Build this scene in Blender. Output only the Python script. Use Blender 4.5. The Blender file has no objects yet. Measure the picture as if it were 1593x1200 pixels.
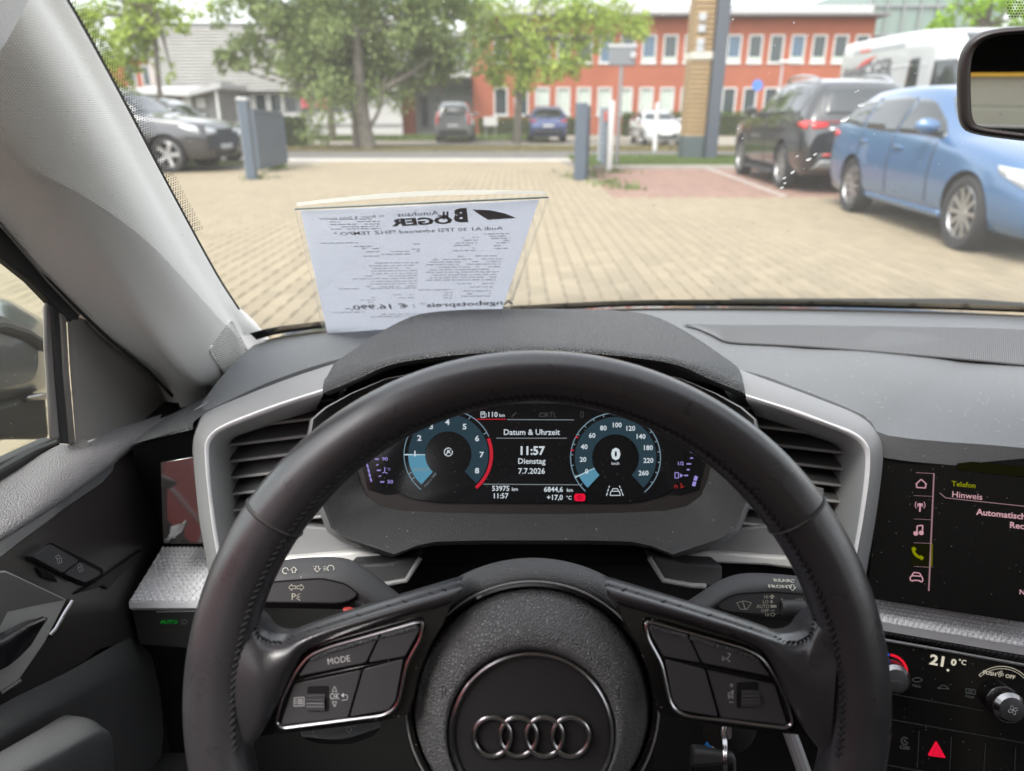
import bpy, bmesh, math, random
from math import sin, cos, tan, radians, pi, atan2, sqrt
from mathutils import Vector, Matrix
from mathutils.bvhtree import BVHTree
from mathutils.geometry import delaunay_2d_cdt
random.seed(11)
S = bpy.context.scene
COL = S.collection

# ------------------------------------------------------------------ camera
PITCH, F, CX, CY, CAMH = radians(21.1), 1110.0, 796.5, 600.0, 1.2
FW = Vector((0, cos(PITCH), -sin(PITCH))); UP = Vector((0, sin(PITCH), cos(PITCH))); RT = Vector((1, 0, 0))
ORG = Vector((0, 0, CAMH))
cam_d = bpy.data.cameras.new('camera'); cam = bpy.data.objects.new('camera', cam_d); COL.objects.link(cam)
cam.location = ORG; cam.rotation_euler = (pi/2 - PITCH, 0, 0)
cam_d.sensor_width = 36; cam_d.lens = 36*F/1593; cam_d.clip_start = 0.02; cam_d.clip_end = 2000
cam_d.dof.use_dof = True; cam_d.dof.focus_distance = 0.50; cam_d.dof.aperture_fstop = 7.0
S.camera = cam

# ------------------------------------------------------------------ world, sun, exposure
EXPO = 1.6
SUN_EL, SUN_ROT = radians(58), radians(215)
w = bpy.data.worlds.new('World'); S.world = w; w.use_nodes = True
nt = w.node_tree; nt.nodes.clear()
sky = nt.nodes.new('ShaderNodeTexSky'); sky.sky_type = 'NISHITA'; sky.sun_disc = False
sky.sun_elevation = SUN_EL; sky.sun_rotation = SUN_ROT; sky.dust_density = 3.0; sky.air_density = 1.0
hsv = nt.nodes.new('ShaderNodeHueSaturation'); hsv.inputs['Saturation'].default_value = 0.22; hsv.inputs['Value'].default_value = 1.25
bg = nt.nodes.new('ShaderNodeBackground'); bg.inputs['Strength'].default_value = 0.15
wo = nt.nodes.new('ShaderNodeOutputWorld')
nt.links.new(sky.outputs[0], hsv.inputs['Color']); nt.links.new(hsv.outputs[0], bg.inputs[0]); nt.links.new(bg.outputs[0], wo.inputs[0])
sun_d = bpy.data.lights.new('sun', 'SUN'); sun = bpy.data.objects.new('sun', sun_d); COL.objects.link(sun)
sun_d.energy = 0.8; sun_d.angle = radians(25); sun_d.color = (1, .95, .87)
_az = SUN_ROT   # sky: rotation 0 = +Y, clockwise
sd = Vector((sin(_az)*cos(SUN_EL), cos(_az)*cos(SUN_EL), sin(SUN_EL)))
sun.rotation_euler = sd.to_track_quat('Z', 'Y').to_euler(); sun.location = sd*30
vs = S.view_settings; vs.view_transform = 'Standard'; vs.look = 'None'; vs.gamma = 1; vs.use_curve_mapping = False
vs.exposure = EXPO
S.render.engine = 'CYCLES'
cy = S.cycles; cy.use_denoising = True; cy.max_bounces = 10; cy.diffuse_bounces = 4; cy.glossy_bounces = 4
cy.transparent_max_bounces = 24; cy.caustics_reflective = False; cy.caustics_refractive = False; cy.sample_clamp_indirect = 6

# ------------------------------------------------------------------ pixels of the photo -> points of the place
def ray(px, py): return FW + RT*((px-CX)/F) + UP*((CY-py)/F)
def P(px, py, z): return ORG + ray(px, py)*z
def HZ(px, py, zw):
    d = ray(px, py); return ORG + d*((zw-CAMH)/d.z)
def VY(px, py, y):
    d = ray(px, py); return ORG + d*(y/d.y)
def VX(px, py, x):
    d = ray(px, py); return ORG + d*(x/d.x)
def zg(y): return 0.0 if y < 16 else (-.25*(y-16)/8 if y < 24 else -.25)
def G(px, py):
    y = 10
    z = 0.0
    for _ in range(30):
        p = HZ(px, py, z); z = z*.4+.6*zg(p.y)
    return HZ(px, py, z)
class Pl:                                          # a plane through three points (facing the camera)
    def __init__(s, a, b, c):
        s.o = a.copy(); s.u = (b-a).normalized(); n = (b-a).cross(c-a).normalized()
        if n.dot(ORG-a) < 0: n = -n
        s.n = n; s.v = n.cross(s.u).normalized()
        if s.v.z < 0: s.v = -s.v
    def __call__(s, px, py, off=0.0):
        d = ray(px, py); t = (s.o + s.n*off - ORG).dot(s.n)/d.dot(s.n); return ORG + d*t
def FP(z): return Pl(P(800, 600, z), P(900, 600, z), P(800, 500, z))

# ------------------------------------------------------------------ curves
def cr(pts, n=4, closed=False):
    pts = [Vector(p) for p in pts]
    out = []; m = len(pts); segs = m if closed else m-1
    for i in range(segs):
        p1, p2 = pts[i], pts[(i+1) % m]
        p0 = pts[(i-1) % m] if (closed or i > 0) else p1*2-p2
        p3 = pts[(i+2) % m] if (closed or i+2 < m) else p2*2-p1
        for k in range(n):
            t = k/n
            out.append(.5*((2*p1)+(p2-p0)*t+(2*p0-5*p1+4*p2-p3)*t*t+(3*p1-p0-3*p2+p3)*t**3))
    if not closed: out.append(pts[-1].copy())
    return out
def crs(rows, nu=4, nv=4, cu=False, cv=False):
    a = [cr(r, nu, cu) for r in rows]
    b = [cr([r[j] for r in a], nv, cv) for j in range(len(a[0]))]
    return [[b[j][i] for j in range(len(b))] for i in range(len(b[0]))]
def rpoly(pts, r=6, n=4):                          # rounded corners in 2-D
    out = []; m = len(pts)
    for i in range(m):
        p = Vector(pts[i][:2]); a = Vector(pts[i-1][:2]); b = Vector(pts[(i+1) % m][:2])
        rr = pts[i][2] if len(pts[i]) > 2 else r
        da, db = (a-p), (b-p)
        ra = min(rr, da.length*.49); rb = min(rr, db.length*.49)
        s, e = p+da.normalized()*ra, p+db.normalized()*rb
        for k in range(n+1):
            t = k/n; q = s*(1-t)**2 + p*2*t*(1-t) + e*t*t; out.append((q.x, q.y))
    return out
def lin(c): return tuple(((x/255)/12.92 if x/255 <= .04045 else ((x/255+.055)/1.055)**2.4) for x in c)

# ------------------------------------------------------------------ mesh builder
WM = {}
class MB:
    def __init__(s): s.v = []; s.f = []; s.m = []; s.cur = 0
    def add(s, vs, fs):
        b = len(s.v); s.v.extend(Vector(x) for x in vs)
        for f in fs: s.f.append(tuple(b+i for i in f)); s.m.append(s.cur)
        return s
    def grid(s, rows, cu=False, cv=False):
        n, m = len(rows), len(rows[0]); fs = []
        for i in range(n if cv else n-1):
            for j in range(m if cu else m-1):
                fs.append((i*m+j, i*m+(j+1) % m, ((i+1) % n)*m+(j+1) % m, ((i+1) % n)*m+j))
        return s.add([p for r in rows for p in r], fs)
    def box(s, c, size, R=None):
        c = Vector(c); x, y, z = [k/2 for k in size]
        vs = [Vector((a*x, b*y, d*z)) for a in (-1, 1) for b in (-1, 1) for d in (-1, 1)]
        if R is not None: vs = [R @ q for q in vs]
        return s.add([c+q for q in vs], [(0, 1, 3, 2), (4, 6, 7, 5), (0, 4, 5, 1), (2, 3, 7, 6), (0, 2, 6, 4), (1, 5, 7, 3)])
    def bar(s, a, b, w, h, up=Vector((0, 0, 1))):
        a, b = Vector(a), Vector(b); d = (b-a); L = d.length; d.normalize()
        x = d.cross(up).normalized(); y = x.cross(d)
        R = Matrix((d, x, y)).transposed()
        return s.box((a+b)/2, (L, w, h), R)
    def prism(s, pts, off):
        pts = [Vector(p) for p in pts]; off = Vector(off); n = len(pts)
        return s.add(pts+[p+off for p in pts], [tuple(range(n-1, -1, -1)), tuple(range(n, 2*n))]+[(i, (i+1) % n, n+(i+1) % n, n+i) for i in range(n)])
    def poly(s, pts): return s.add(pts, [tuple(range(len(pts)))])
    def tube(s, path, r, n=8, closed=False, caps=True, flat=1.0, up=None):
        path = [Vector(p) for p in path]; m = len(path); rows = []
        nrm = None
        for i, p in enumerate(path):
            t = (path[(i+1) % m]-path[i-1]) if closed else (path[min(i+1, m-1)]-path[max(i-1, 0)])
            t.normalize()
            if up is not None: nrm = up - t*up.dot(t)
            elif nrm is None:
                a = Vector((0, 0, 1)) if abs(t.z) < .9 else Vector((1, 0, 0)); nrm = a - t*a.dot(t)
            else: nrm = nrm - t*nrm.dot(t)
            nrm.normalize(); bn = t.cross(nrm)
            rr = r[i] if isinstance(r, (list, tuple)) else r
            rows.append([p+nrm*(cos(2*pi*k/n)*rr*flat)+bn*(sin(2*pi*k/n)*rr) for k in range(n)])
        s.grid(rows, cu=True, cv=closed)
        if caps and not closed:
            s.poly(list(reversed(rows[0]))); s.poly(rows[-1])
        return s
    def lathe(s, c, axis, prof, n=24, caps=True):       # prof: (radius, height along axis)
        c = Vector(c); axis = Vector(axis).normalized()
        a = Vector((0, 0, 1)) if abs(axis.z) < .9 else Vector((1, 0, 0)); x = a.cross(axis).normalized(); y = axis.cross(x)
        rows = [[c+axis*h+(x*cos(2*pi*k/n)+y*sin(2*pi*k/n))*r for k in range(n)] for r, h in prof]
        s.grid(rows, cu=True)
        if caps: s.poly(list(reversed(rows[0]))); s.poly(rows[-1])
        return s
    def disc(s, c, n_, r, k=10):
        n_ = Vector(n_).normalized(); a = Vector((0, 0, 1)) if abs(n_.z) < .9 else Vector((1, 0, 0)); x = a.cross(n_).normalized(); y = n_.cross(x)
        return s.poly([Vector(c)+x*(r*cos(2*pi*i/k))+y*(r*sin(2*pi*i/k)) for i in range(k)])
    def text(s, body, o, u, v, cap, bold=0.0, align='CENTER', mirror=False, rot=0.0, sx=1.0):
        vs_, fs_ = text_geo(body, align, bold); k = cap/.69
        u = Vector(u).normalized(); v = Vector(v).normalized()
        c, sn = cos(rot), sin(rot); U = u*c+v*sn; V = v*c-u*sn
        if mirror: U = -U
        return s.add([Vector(o)+U*(q.x*k*sx)+V*(q.y*k) for q in vs_], fs_)
    def build(s, name, mats, parent=None, ang=35, smooth=True, bev=0, weld=False, flip=False, subd=0, **props):
        me = bpy.data.meshes.new(name)
        me.from_pydata(s.v, [], [tuple(reversed(f)) for f in s.f] if flip else s.f)
        if not isinstance(mats, (list, tuple)): mats = [mats]
        for m_ in mats: me.materials.append(m_)
        if len(mats) > 1: me.polygons.foreach_set('material_index', s.m)
        bm = bmesh.new(); bm.from_mesh(me)
        if weld: bmesh.ops.remove_doubles(bm, verts=bm.verts, dist=1e-5)
        if not flip: bmesh.ops.recalc_face_normals(bm, faces=bm.faces)
        bm.to_mesh(me); bm.free()
        if smooth:
            me.polygons.foreach_set('use_smooth', [True]*len(me.polygons)); me.set_sharp_from_angle(angle=radians(ang))
        o = bpy.data.objects.new(name, me); COL.objects.link(o)
        if bev:
            md = o.modifiers.new('edge', 'BEVEL'); md.width = bev; md.segments = 2; md.limit_method = 'ANGLE'; md.angle_limit = radians(40)
        if subd:
            md = o.modifiers.new('sub', 'SUBSURF'); md.levels = subd; md.render_levels = subd
        attach(o, parent); tag(o, **props)
        return o
def attach(o, parent):
    M = Matrix.Translation(o.location) @ o.rotation_euler.to_matrix().to_4x4()
    if parent is not None:
        o.parent = parent; o.matrix_parent_inverse = WM[parent].inverted()
    WM[o] = M
def tag(o, label=None, cat=None, group=None, kind=None):
    if label: o['label'] = label
    if cat: o['category'] = cat
    if group: o['group'] = group
    if kind: o['kind'] = kind
    return o
def thing(name, label, cat, loc=(0, 0, 0), group=None, rz=0.0):
    o = bpy.data.objects.new(name, None); o.location = loc; o.rotation_euler = (0, 0, rz); o.empty_display_size = .1; COL.objects.link(o)
    WM[o] = Matrix.Translation(Vector(loc)) @ Matrix.Rotation(rz, 4, 'Z')
    return tag(o, label, cat, group)
def part_local(o, parent):                         # the part's vertices are in its thing's own axes
    o.parent = parent; o.matrix_parent_inverse = Matrix.Identity(4); WM[o] = WM[parent]
_tc = {}
def text_geo(body, align='CENTER', bold=0.0):
    k = (body, align, bold)
    if k not in _tc:
        cu = bpy.data.curves.new('t', 'FONT'); cu.body = body; cu.align_x = align; cu.align_y = 'CENTER'; cu.resolution_u = 2; cu.offset = bold
        o = bpy.data.objects.new('t', cu); COL.objects.link(o)
        bpy.context.view_layer.update()
        me = bpy.data.meshes.new_from_object(o.evaluated_get(bpy.context.evaluated_depsgraph_get()))
        _tc[k] = ([v.co.copy() for v in me.vertices], [tuple(p.vertices) for p in me.polygons])
        bpy.data.meshes.remove(me); bpy.data.objects.remove(o); bpy.data.curves.remove(cu)
    return _tc[k]
# font outlines are read while the scene is still small
for _s in ():
    text_geo(_s)

# ------------------------------------------------------------------ materials
def mat(name, col, rough=.5, metal=0.0, spec=.5, coat=0.0, var=0.0, vscale=3.0, bump=0.0, bscale=100.0, kind='noise', island=0.0, rvar=0.0, speck=0.0, speckscale=500, sheen=0, trans=0.0, alpha=1.0, warm=None, wear=0.0, coatr=.03):
    m = bpy.data.materials.new(name); m.use_nodes = True; n = m.node_tree.nodes; l = m.node_tree.links
    b = n['Principled BSDF']
    b.inputs['Roughness'].default_value = rough; b.inputs['Metallic'].default_value = metal
    b.inputs['Specular IOR Level'].default_value = spec; b.inputs['Coat Weight'].default_value = coat; b.inputs['Coat Roughness'].default_value = coatr
    b.inputs['Base Color'].default_value = (*col, 1)
    tc = n.new('ShaderNodeTexCoord'); co = tc.outputs['Object']
    src = None
    def mix(a_, b_, fac, mode='MIX'):
        x = n.new('ShaderNodeMix'); x.data_type = 'RGBA'; x.blend_type = mode
        if isinstance(fac, float): x.inputs[0].default_value = fac
        else: l.new(fac, x.inputs[0])
        for k, q in ((6, a_), (7, b_)):
            if isinstance(q, tuple): x.inputs[k].default_value = (*q[:3], 1)
            else: l.new(q, x.inputs[k])
        return x.outputs[2]
    def ramp(fac, a, b_):
        r = n.new('ShaderNodeMapRange'); l.new(fac, r.inputs[0]); r.inputs[1].default_value = a; r.inputs[2].default_value = b_; return r.outputs[0]
    def noise(sc, det=4.0, ro=.55):
        t = n.new('ShaderNodeTexNoise'); t.inputs['Scale'].default_value = sc; t.inputs['Detail'].default_value = det; t.inputs['Roughness'].default_value = ro
        l.new(co, t.inputs['Vector']); return t.outputs[0]
    cur = tuple(col)
    if var:
        hi = tuple(min(1, c*(1+var)) for c in col); lo = tuple(c*(1-var) for c in (warm or col))
        cur = mix(lo, hi, ramp(noise(vscale), .3, .7))
    if island:
        g = n.new('ShaderNodeNewGeometry')
        cur = mix(cur, mix(tuple(c*(1-island) for c in col), tuple(min(1, c*(1+island)) for c in col), g.outputs['Random Per Island']), .6)
    if speck:
        t = n.new('ShaderNodeTexVoronoi'); t.inputs['Scale'].default_value = speckscale; l.new(co, t.inputs['Vector'])
        g = n.new('ShaderNodeSeparateColor'); l.new(t.outputs['Color'], g.inputs[0])
        a = ramp(t.outputs['Distance'], .22, .12); c2 = ramp(g.outputs[0], .9, .93)
        mm = n.new('ShaderNodeMath'); mm.operation = 'MULTIPLY'; l.new(a, mm.inputs[0]); l.new(c2, mm.inputs[1])
        m2 = n.new('ShaderNodeMath'); m2.operation = 'MULTIPLY'; l.new(mm.outputs[0], m2.inputs[0]); m2.inputs[1].default_value = speck
        cur = mix(cur, (.55, .53, .5), m2.outputs[0])
    if not isinstance(cur, tuple): l.new(cur, b.inputs['Base Color'])
    if rvar:
        r = n.new('ShaderNodeMapRange'); l.new(noise(wear or 9.0, 5.0), r.inputs[0]); r.inputs[1].default_value = .3; r.inputs[2].default_value = .7
        r.inputs[3].default_value = max(.02, rough-rvar); r.inputs[4].default_value = min(1, rough+rvar); l.new(r.outputs[0], b.inputs['Roughness'])
    if bump:
        if kind == 'noise': h = noise(bscale, 3.0)
        elif kind == 'leather':
            t = n.new('ShaderNodeTexVoronoi'); t.feature = 'DISTANCE_TO_EDGE'; t.inputs['Scale'].default_value = bscale; l.new(co, t.inputs['Vector'])
            h = ramp(t.outputs['Distance'], 0.0, .22)
        elif kind == 'weave':
            t = n.new('ShaderNodeTexWave'); t.inputs['Scale'].default_value = bscale; t.bands_direction = 'DIAGONAL'; l.new(co, t.inputs['Vector'])
            t2 = n.new('ShaderNodeTexWave'); t2.inputs['Scale'].default_value = bscale*.9; t2.bands_direction = 'Z'; l.new(co, t2.inputs['Vector'])
            mm = n.new('ShaderNodeMath'); mm.operation = 'MULTIPLY'; l.new(t.outputs['Fac'], mm.inputs[0]); l.new(t2.outputs['Fac'], mm.inputs[1]); h = mm.outputs[0]
        bp = n.new('ShaderNodeBump'); bp.inputs['Strength'].default_value = bump; bp.inputs['Distance'].default_value = (.65 if kind == 'leather' else .3)/bscale
        l.new(h, bp.inputs['Height']); l.new(bp.outputs[0], b.inputs['Normal'])
    if sheen: b.inputs['Sheen Weight'].default_value = sheen
    return m
def emit(name, srgb, k=1.0):
    m = bpy.data.materials.new(name); m.use_nodes = True; n = m.node_tree.nodes; l = m.node_tree.links
    n.remove(n['Principled BSDF']); e = n.new('ShaderNodeEmission'); g = 2**EXPO
    e.inputs[0].default_value = (*lin(srgb), 1); e.inputs[1].default_value = k/g
    l.new(e.outputs[0], n['Material Output'].inputs[0]); return m
def glass(name, tint, gloss=.08, dust=0.0, dustcol=(.8, .78, .72), rough=.0, fres=True):
    m = bpy.data.materials.new(name); m.use_nodes = True; n = m.node_tree.nodes; l = m.node_tree.links
    n.remove(n['Principled BSDF'])
    t = n.new('ShaderNodeBsdfTransparent'); t.inputs[0].default_value = (*tint, 1)
    g = n.new('ShaderNodeBsdfGlossy'); g.inputs['Roughness'].default_value = rough
    x = n.new('ShaderNodeMixShader')
    if fres:
        fr = n.new('ShaderNodeLayerWeight'); fr.inputs[0].default_value = gloss; l.new(fr.outputs['Fresnel'], x.inputs[0])
    else: x.inputs[0].default_value = gloss
    l.new(t.outputs[0], x.inputs[1]); l.new(g.outputs[0], x.inputs[2]); out = x.outputs[0]
    if dust:
        d = n.new('ShaderNodeBsdfDiffuse'); d.inputs[0].default_value = (*dustcol, 1)
        d2 = n.new('ShaderNodeBsdfTranslucent'); d2.inputs[0].default_value = (*dustcol, 1)
        dd = n.new('ShaderNodeMixShader'); l.new(d.outputs[0], dd.inputs[1]); l.new(d2.outputs[0], dd.inputs[2]); dd.inputs[0].default_value = .6
        tc = n.new('ShaderNodeTexCoord')
        nz = n.new('ShaderNodeTexNoise'); nz.inputs['Scale'].default_value = 7; nz.inputs['Detail'].default_value = 6; l.new(tc.outputs['Object'], nz.inputs['Vector'])
        v = n.new('ShaderNodeTexVoronoi'); v.inputs['Scale'].default_value = 330; l.new(tc.outputs['Object'], v.inputs['Vector'])
        sc = n.new('ShaderNodeSeparateColor'); l.new(v.outputs['Color'], sc.inputs[0])
        r1 = n.new('ShaderNodeMapRange'); l.new(v.outputs['Distance'], r1.inputs[0]); r1.inputs[1].default_value = .20; r1.inputs[2].default_value = .12
        r2 = n.new('ShaderNodeMapRange'); l.new(sc.outputs[0], r2.inputs[0]); r2.inputs[1].default_value = .955; r2.inputs[2].default_value = .985
        mu = n.new('ShaderNodeMath'); mu.operation = 'MULTIPLY'; l.new(r1.outputs[0], mu.inputs[0]); l.new(r2.outputs[0], mu.inputs[1])
        r3 = n.new('ShaderNodeMapRange'); l.new(nz.outputs[0], r3.inputs[0]); r3.inputs[3].default_value = dust*.6; r3.inputs[4].default_value = dust*1.4
        ma = n.new('ShaderNodeMath'); ma.operation = 'MAXIMUM'; l.new(r3.outputs[0], ma.inputs[0])
        mm = n.new('ShaderNodeMath'); mm.operation = 'MULTIPLY'; l.new(mu.outputs[0], mm.inputs[0]); mm.inputs[1].default_value = .5; l.new(mm.outputs[0], ma.inputs[1])
        y = n.new('ShaderNodeMixShader'); l.new(ma.outputs[0], y.inputs[0]); l.new(out, y.inputs[1]); l.new(dd.outputs[0], y.inputs[2]); out = y.outputs[0]
    l.new(out, n['Material Output'].inputs[0]); return m
# ================================================================== THE PLACE OUTSIDE
M = {}
M['ground'] = mat('ground_dirt', (.14, .12, .09), .95, var=.3, vscale=.6, bump=.4, bscale=30)
M['asphalt'] = mat('asphalt', (.10, .095, .085), .9, var=.2, vscale=1.2, bump=.3, bscale=80)
M['joint'] = mat('joint_sand', (.14, .118, .084), .95, var=.25, vscale=4)
M['paver'] = mat('sand_coloured_paver', (.226, .187, .123), .85, island=.12, var=.13, vscale=.45, bump=.25, bscale=120)
M['redpaver'] = mat('red_paver', (.205, .124, .094), .85, island=.14, var=.12, vscale=.6, bump=.25, bscale=120)
M['kerb'] = mat('pale_concrete', (.32, .30, .27), .9, var=.12, vscale=2, bump=.2, bscale=60)
M['whitepaint'] = mat('white_marking', (.37, .36, .34), .7, var=.12, vscale=5)
M['grass'] = mat('grass_blades', (.085, .125, .025), .8, island=.45)
M['drygrass'] = mat('dry_grass_blades', (.14, .12, .05), .85, island=.35)
M['lot'] = mat('parking_lot', (.22, .195, .16), .9, var=.15, vscale=.5)

def sheet(mb, xs, ys, dz):
    mb.grid([[Vector((x, y, zg(y)+dz)) for x in xs] for y in ys])
YS = [-60, -20, -8, 0, 8, 16, 18, 20, 22, 24]
mb = MB(); sheet(mb, [-400, -60, -20, 0, 20, 60, 400], YS+[40, 80, 200, 600], -.05); mb.build('ground', M['ground'], kind='structure')

# yard: sand-coloured pavers 10 x 20 cm, running bond, joints recessed
YX0, YX1, YY0, YY1 = -9.5, 9.0, -3.0, 21.2
def red_left(y): return 1.45+(y-10.76)*.058
def is_red(x, y): return 10.8 < y < 16.75 and x > red_left(y)
def in_yard(x, y):
    if y > 16.7 and (x > 1.35 or x < -5.3): return False
    return True
mb = MB(); sheet(mb, [YX0, YX1], [-3, 0, 8, 16, 16.75], -.011)
mb.grid([[Vector((x, y, zg(y)-.011)) for x in (-5.3, 1.35)] for y in (16.75, 18, 19.5, YY1)])
yard = mb.build('yard_paving', M['joint'], kind='structure')
def paver_geo(x0, x1, y0, y1, tilt):
    j, k, c, y_a, y_b = .0012, .011, .005, y0+.055, y1-.055
    a = [(x0+j, y0+.0018), (x1-j, y0+.0018), (x1-j, y_a-.012), (x1-k, y_a+.004), (x1-k, y_b-.004), (x1-j, y_b+.012), (x1-j, y1-.0018), (x0+j, y1-.0018)]
    mx, my = (x0+x1)/2, (y0+y1)/2
    b = [(x+(c if x < mx else -c), y+(c if y < y0+.03 else -c if y > y1-.03 else 0)) for x, y in a]
    vs = [Vector((x, y, zg(y)-.012)) for x, y in a]+[Vector((x, y, zg(y)-.004+tilt)) for x, y in a]+[Vector((x, y, zg(y)+tilt)) for x, y in b]
    return vs, [(i+o, (i+1) % 8+o, 8+(i+1) % 8+o, 8+i+o) for o in (0, 8) for i in range(8)]+[tuple(range(16, 24))]
PW, PL = .125, .25
cells = []
i = 0; x = YX0
while x < YX1:
    y = YY0-(PL/2 if i % 2 else 0)
    while y < YY1:
        if in_yard(x+PW/2, y+PL/2): cells.append((x, y))
        y += PL
    x += PW; i += 1
def near_key(c):
    x, y = c
    d = Vector((x+PW/2, y+PL/2, -CAMH)); zc = d.dot(FW)
    px = CX+F*d.x/zc; py = CY-F*d.dot(UP)/zc
    if not (420 < px < 1593 and py < 468) or y < 3.9: return 1e9
    return y+abs(x)*.05
order = sorted(range(len(cells)), key=lambda k: near_key(cells[k]))
singles = set(order[:296])
mbs = {False: MB(), True: MB()}
rnd = random.Random(5)
for k, (x, y) in enumerate(cells):
    if k in singles: continue
    r = is_red(x+PW/2, y+PL/2)
    vs_, fs_ = paver_geo(x, x+PW, y, y+PL, rnd.uniform(-.0015, .0015)); mbs[r].add(vs_, fs_)
mbs[False].build('paver', M['paver'], yard, smooth=False, kind='stuff', flip=False)
mbs[True].build('red_paver', M['redpaver'], yard, smooth=False, kind='stuff', label='reddish pavers of the parking bays')
vs_, fs_ = paver_geo(0, PW, 0, PL, 0)
shared = []
for q in range(5):
    me = bpy.data.meshes.new('paver'); me.from_pydata(vs_, [], fs_); mm = M['paver'].copy(); t = .9+.05*q
    for nd in mm.node_tree.nodes:
        if nd.type == 'MIX':
            for sck in nd.inputs:
                if sck.type == 'RGBA' and not sck.is_linked: sck.default_value = (*[c*t for c in sck.default_value[:3]], 1)
    me.materials.append(mm); shared.append(me)
for k in singles:
    o = bpy.data.objects.new('paver', shared[rnd.randrange(5)]); o.location = (*cells[k], rnd.uniform(-.0015, .0015)); COL.objects.link(o); o.parent = yard

# kerb, road, verge, parking lot beyond
mb = MB(); mb.box((-21.8, 21.75, -.18), (47, 1.0, .09)); mb.build('far_kerb', M['kerb'], kind='structure', bev=.02)
mb = MB(); sheet(mb, [-200, 200], [22.3, 24, 28.6], -.02); mb.build('road', M['asphalt'], kind='structure')
mb = MB(); sheet(mb, [-200, 200], [32.6, 46], -.02); mb.build('parking_lot', M['lot'], kind='structure')
mb = MB(); mb.grid([[Vector((x, y, zg(y)-.012)) for x in (1.75, 14)] for y in (16.95, 18, 20, 22, 24, 25.2)]); mb.build('grass_verge', mat('verge_soil', (.09, .10, .035), .95, var=.3, vscale=3), kind='structure')
def blades(mb, x0, x1, y0, y1, n, h, seed, zoff=-.03, test=None):
    r = random.Random(seed)
    for _ in range(n):
        x, y = r.uniform(x0, x1), r.uniform(y0, y1)
        if test and not test(x, y): continue
        a = r.uniform(0, pi); hh = h*r.uniform(.5, 1.2); wd = r.uniform(.012, .03); l = Vector((r.uniform(-.5, .5)*hh, r.uniform(-.5, .5)*hh, hh)); p = Vector((x, y, zg(y)+zoff)); d = Vector((cos(a)*wd, sin(a)*wd, 0))
        mb.add([p-d, p+d, p+l], [(0, 1, 2)])
for nm, mt, x0, x1, y0, y1, n, h, sd_ in (('grass', 'grass', 1.9, 12, 17.0, 25.0, 60000, .13, 1), ('grass', 'grass', -16, -5.6, 16.9, 18.6, 16000, .12, 2), ('grass', 'drygrass', -30, 24, 28.8, 32.5, 38000, .12, 3), ('grass', 'grass', -30, 2, 38, 46, 16000, .2, 4), ('grass', 'grass', 12, 40, 20, 28, 9000, .15, 6)):
    mb = MB(); blades(mb, x0, x1, y0, y1, n, h, sd_); mb.build(nm, M[mt], smooth=False, kind='stuff', flip=True)
mb = MB()
r_ = random.Random(9)
for cx_, cy_, q in ((1.3, 14.2, .55), (1.7, 13.0, .4), (1.45, 15.2, .5), (-4.8, 13.9, .4), (-5.2, 16.4, .4), (2.15, 15.4, .3), (1.9, 12.1, .3)):
    for _ in range(70):
        a = r_.uniform(0, 2*pi); d = q*abs(r_.gauss(0, .55)); blades(mb, cx_+cos(a)*d, cx_+cos(a)*d+.01, cy_+sin(a)*d*1.6, cy_+sin(a)*d*1.6+.01, 1, .09, r_.random(), 0)
mb.build('weeds', M['grass'], smooth=False, kind='stuff', flip=True)
mb = MB(); mb.box((7.0, 16.86, -.02), (10.3, .1, .12)); mb.build('grass_kerb', M['kerb'], kind='structure', bev=.01)
mb = MB(); mb.box((-10.6, 16.82, -.02), (10.4, .1, .10)); mb.build('side_kerb', M['kerb'], kind='structure', bev=.01)
# white stones of the bay marking, one part each
bm_ = thing('bay_marking', 'row of white marking stones between the red bays and the black SUV', 'road marking', (4.3, 13.8, 0))
for k in range(15):
    t = k/14; c = Vector((4.34, 16.5, 0)).lerp(Vector((4.08, 11.1, 0)), t)
    m_ = MB(); m_.box((c.x, c.y, .002), (.1, .2, .012)); m_.build('marking_stone', M['whitepaint'], bm_, bev=.004)

# ------------------------------------------------------------------ buildings
M['render_red'] = mat('orange_red_facade', (.31, .094, .052), .85, var=.10, vscale=.8, bump=.15, bscale=40)
M['eave'] = mat('grey_eave', (.16, .15, .15), .7)
M['roofpale'] = mat('pale_roof', (.45, .45, .45), .6)
M['white'] = mat('white_frame', (.55, .55, .53), .5)
M['blind'] = mat('white_blind', (.42, .46, .41), .6, var=.06, vscale=3)
M['pane'] = mat('window_pane', (.035, .05, .055), .05, spec=.8)
M['panebl'] = mat('window_pane_bluish', (.06, .11, .17), .05, spec=.8)
M['sheetmetal'] = mat('pale_corrugated_sheet', (.57, .56, .535), .55, var=.06, vscale=1)
M['hallwall'] = mat('white_hall_wall', (.45, .445, .43), .8, var=.05, vscale=.7)
M['hallgrey'] = mat('grey_band', (.2, .2, .2), .7)
M['dark'] = mat('dark_opening', (.03, .03, .032), .6)
M['greyalu'] = mat('grey_aluminium', (.26, .275, .275), .45, metal=.3)
M['glassgreen'] = mat('greenish_facade_glass', (.17, .23, .20), .12, spec=.8)
D = 50.0
def bz(py): return VY(900, py, D).z
def bx(px, py=120): return VY(px, py, D).x
RB = thing('office_building', 'long two-storey orange-red office building with rows of white-framed windows', 'building', (10, 54, -.25))
x0, x1 = bx(735), bx(1349); top = bz(27)
cols = [778.8+32.6*k for k in range(0, 18)]
g0, g1, u0, u1 = bz(181), bz(136), bz(100), bz(54)
hw = (bx(1011+11)-bx(1011-11))/2
xs_w = []
for c in cols: xs_w.append((bx(c)-hw, bx(c)+hw))
m_ = MB()                                           # facade with real openings: piers between, bands above and below
zl = [-.4, g0, g1, u0, u1, top]
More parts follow.
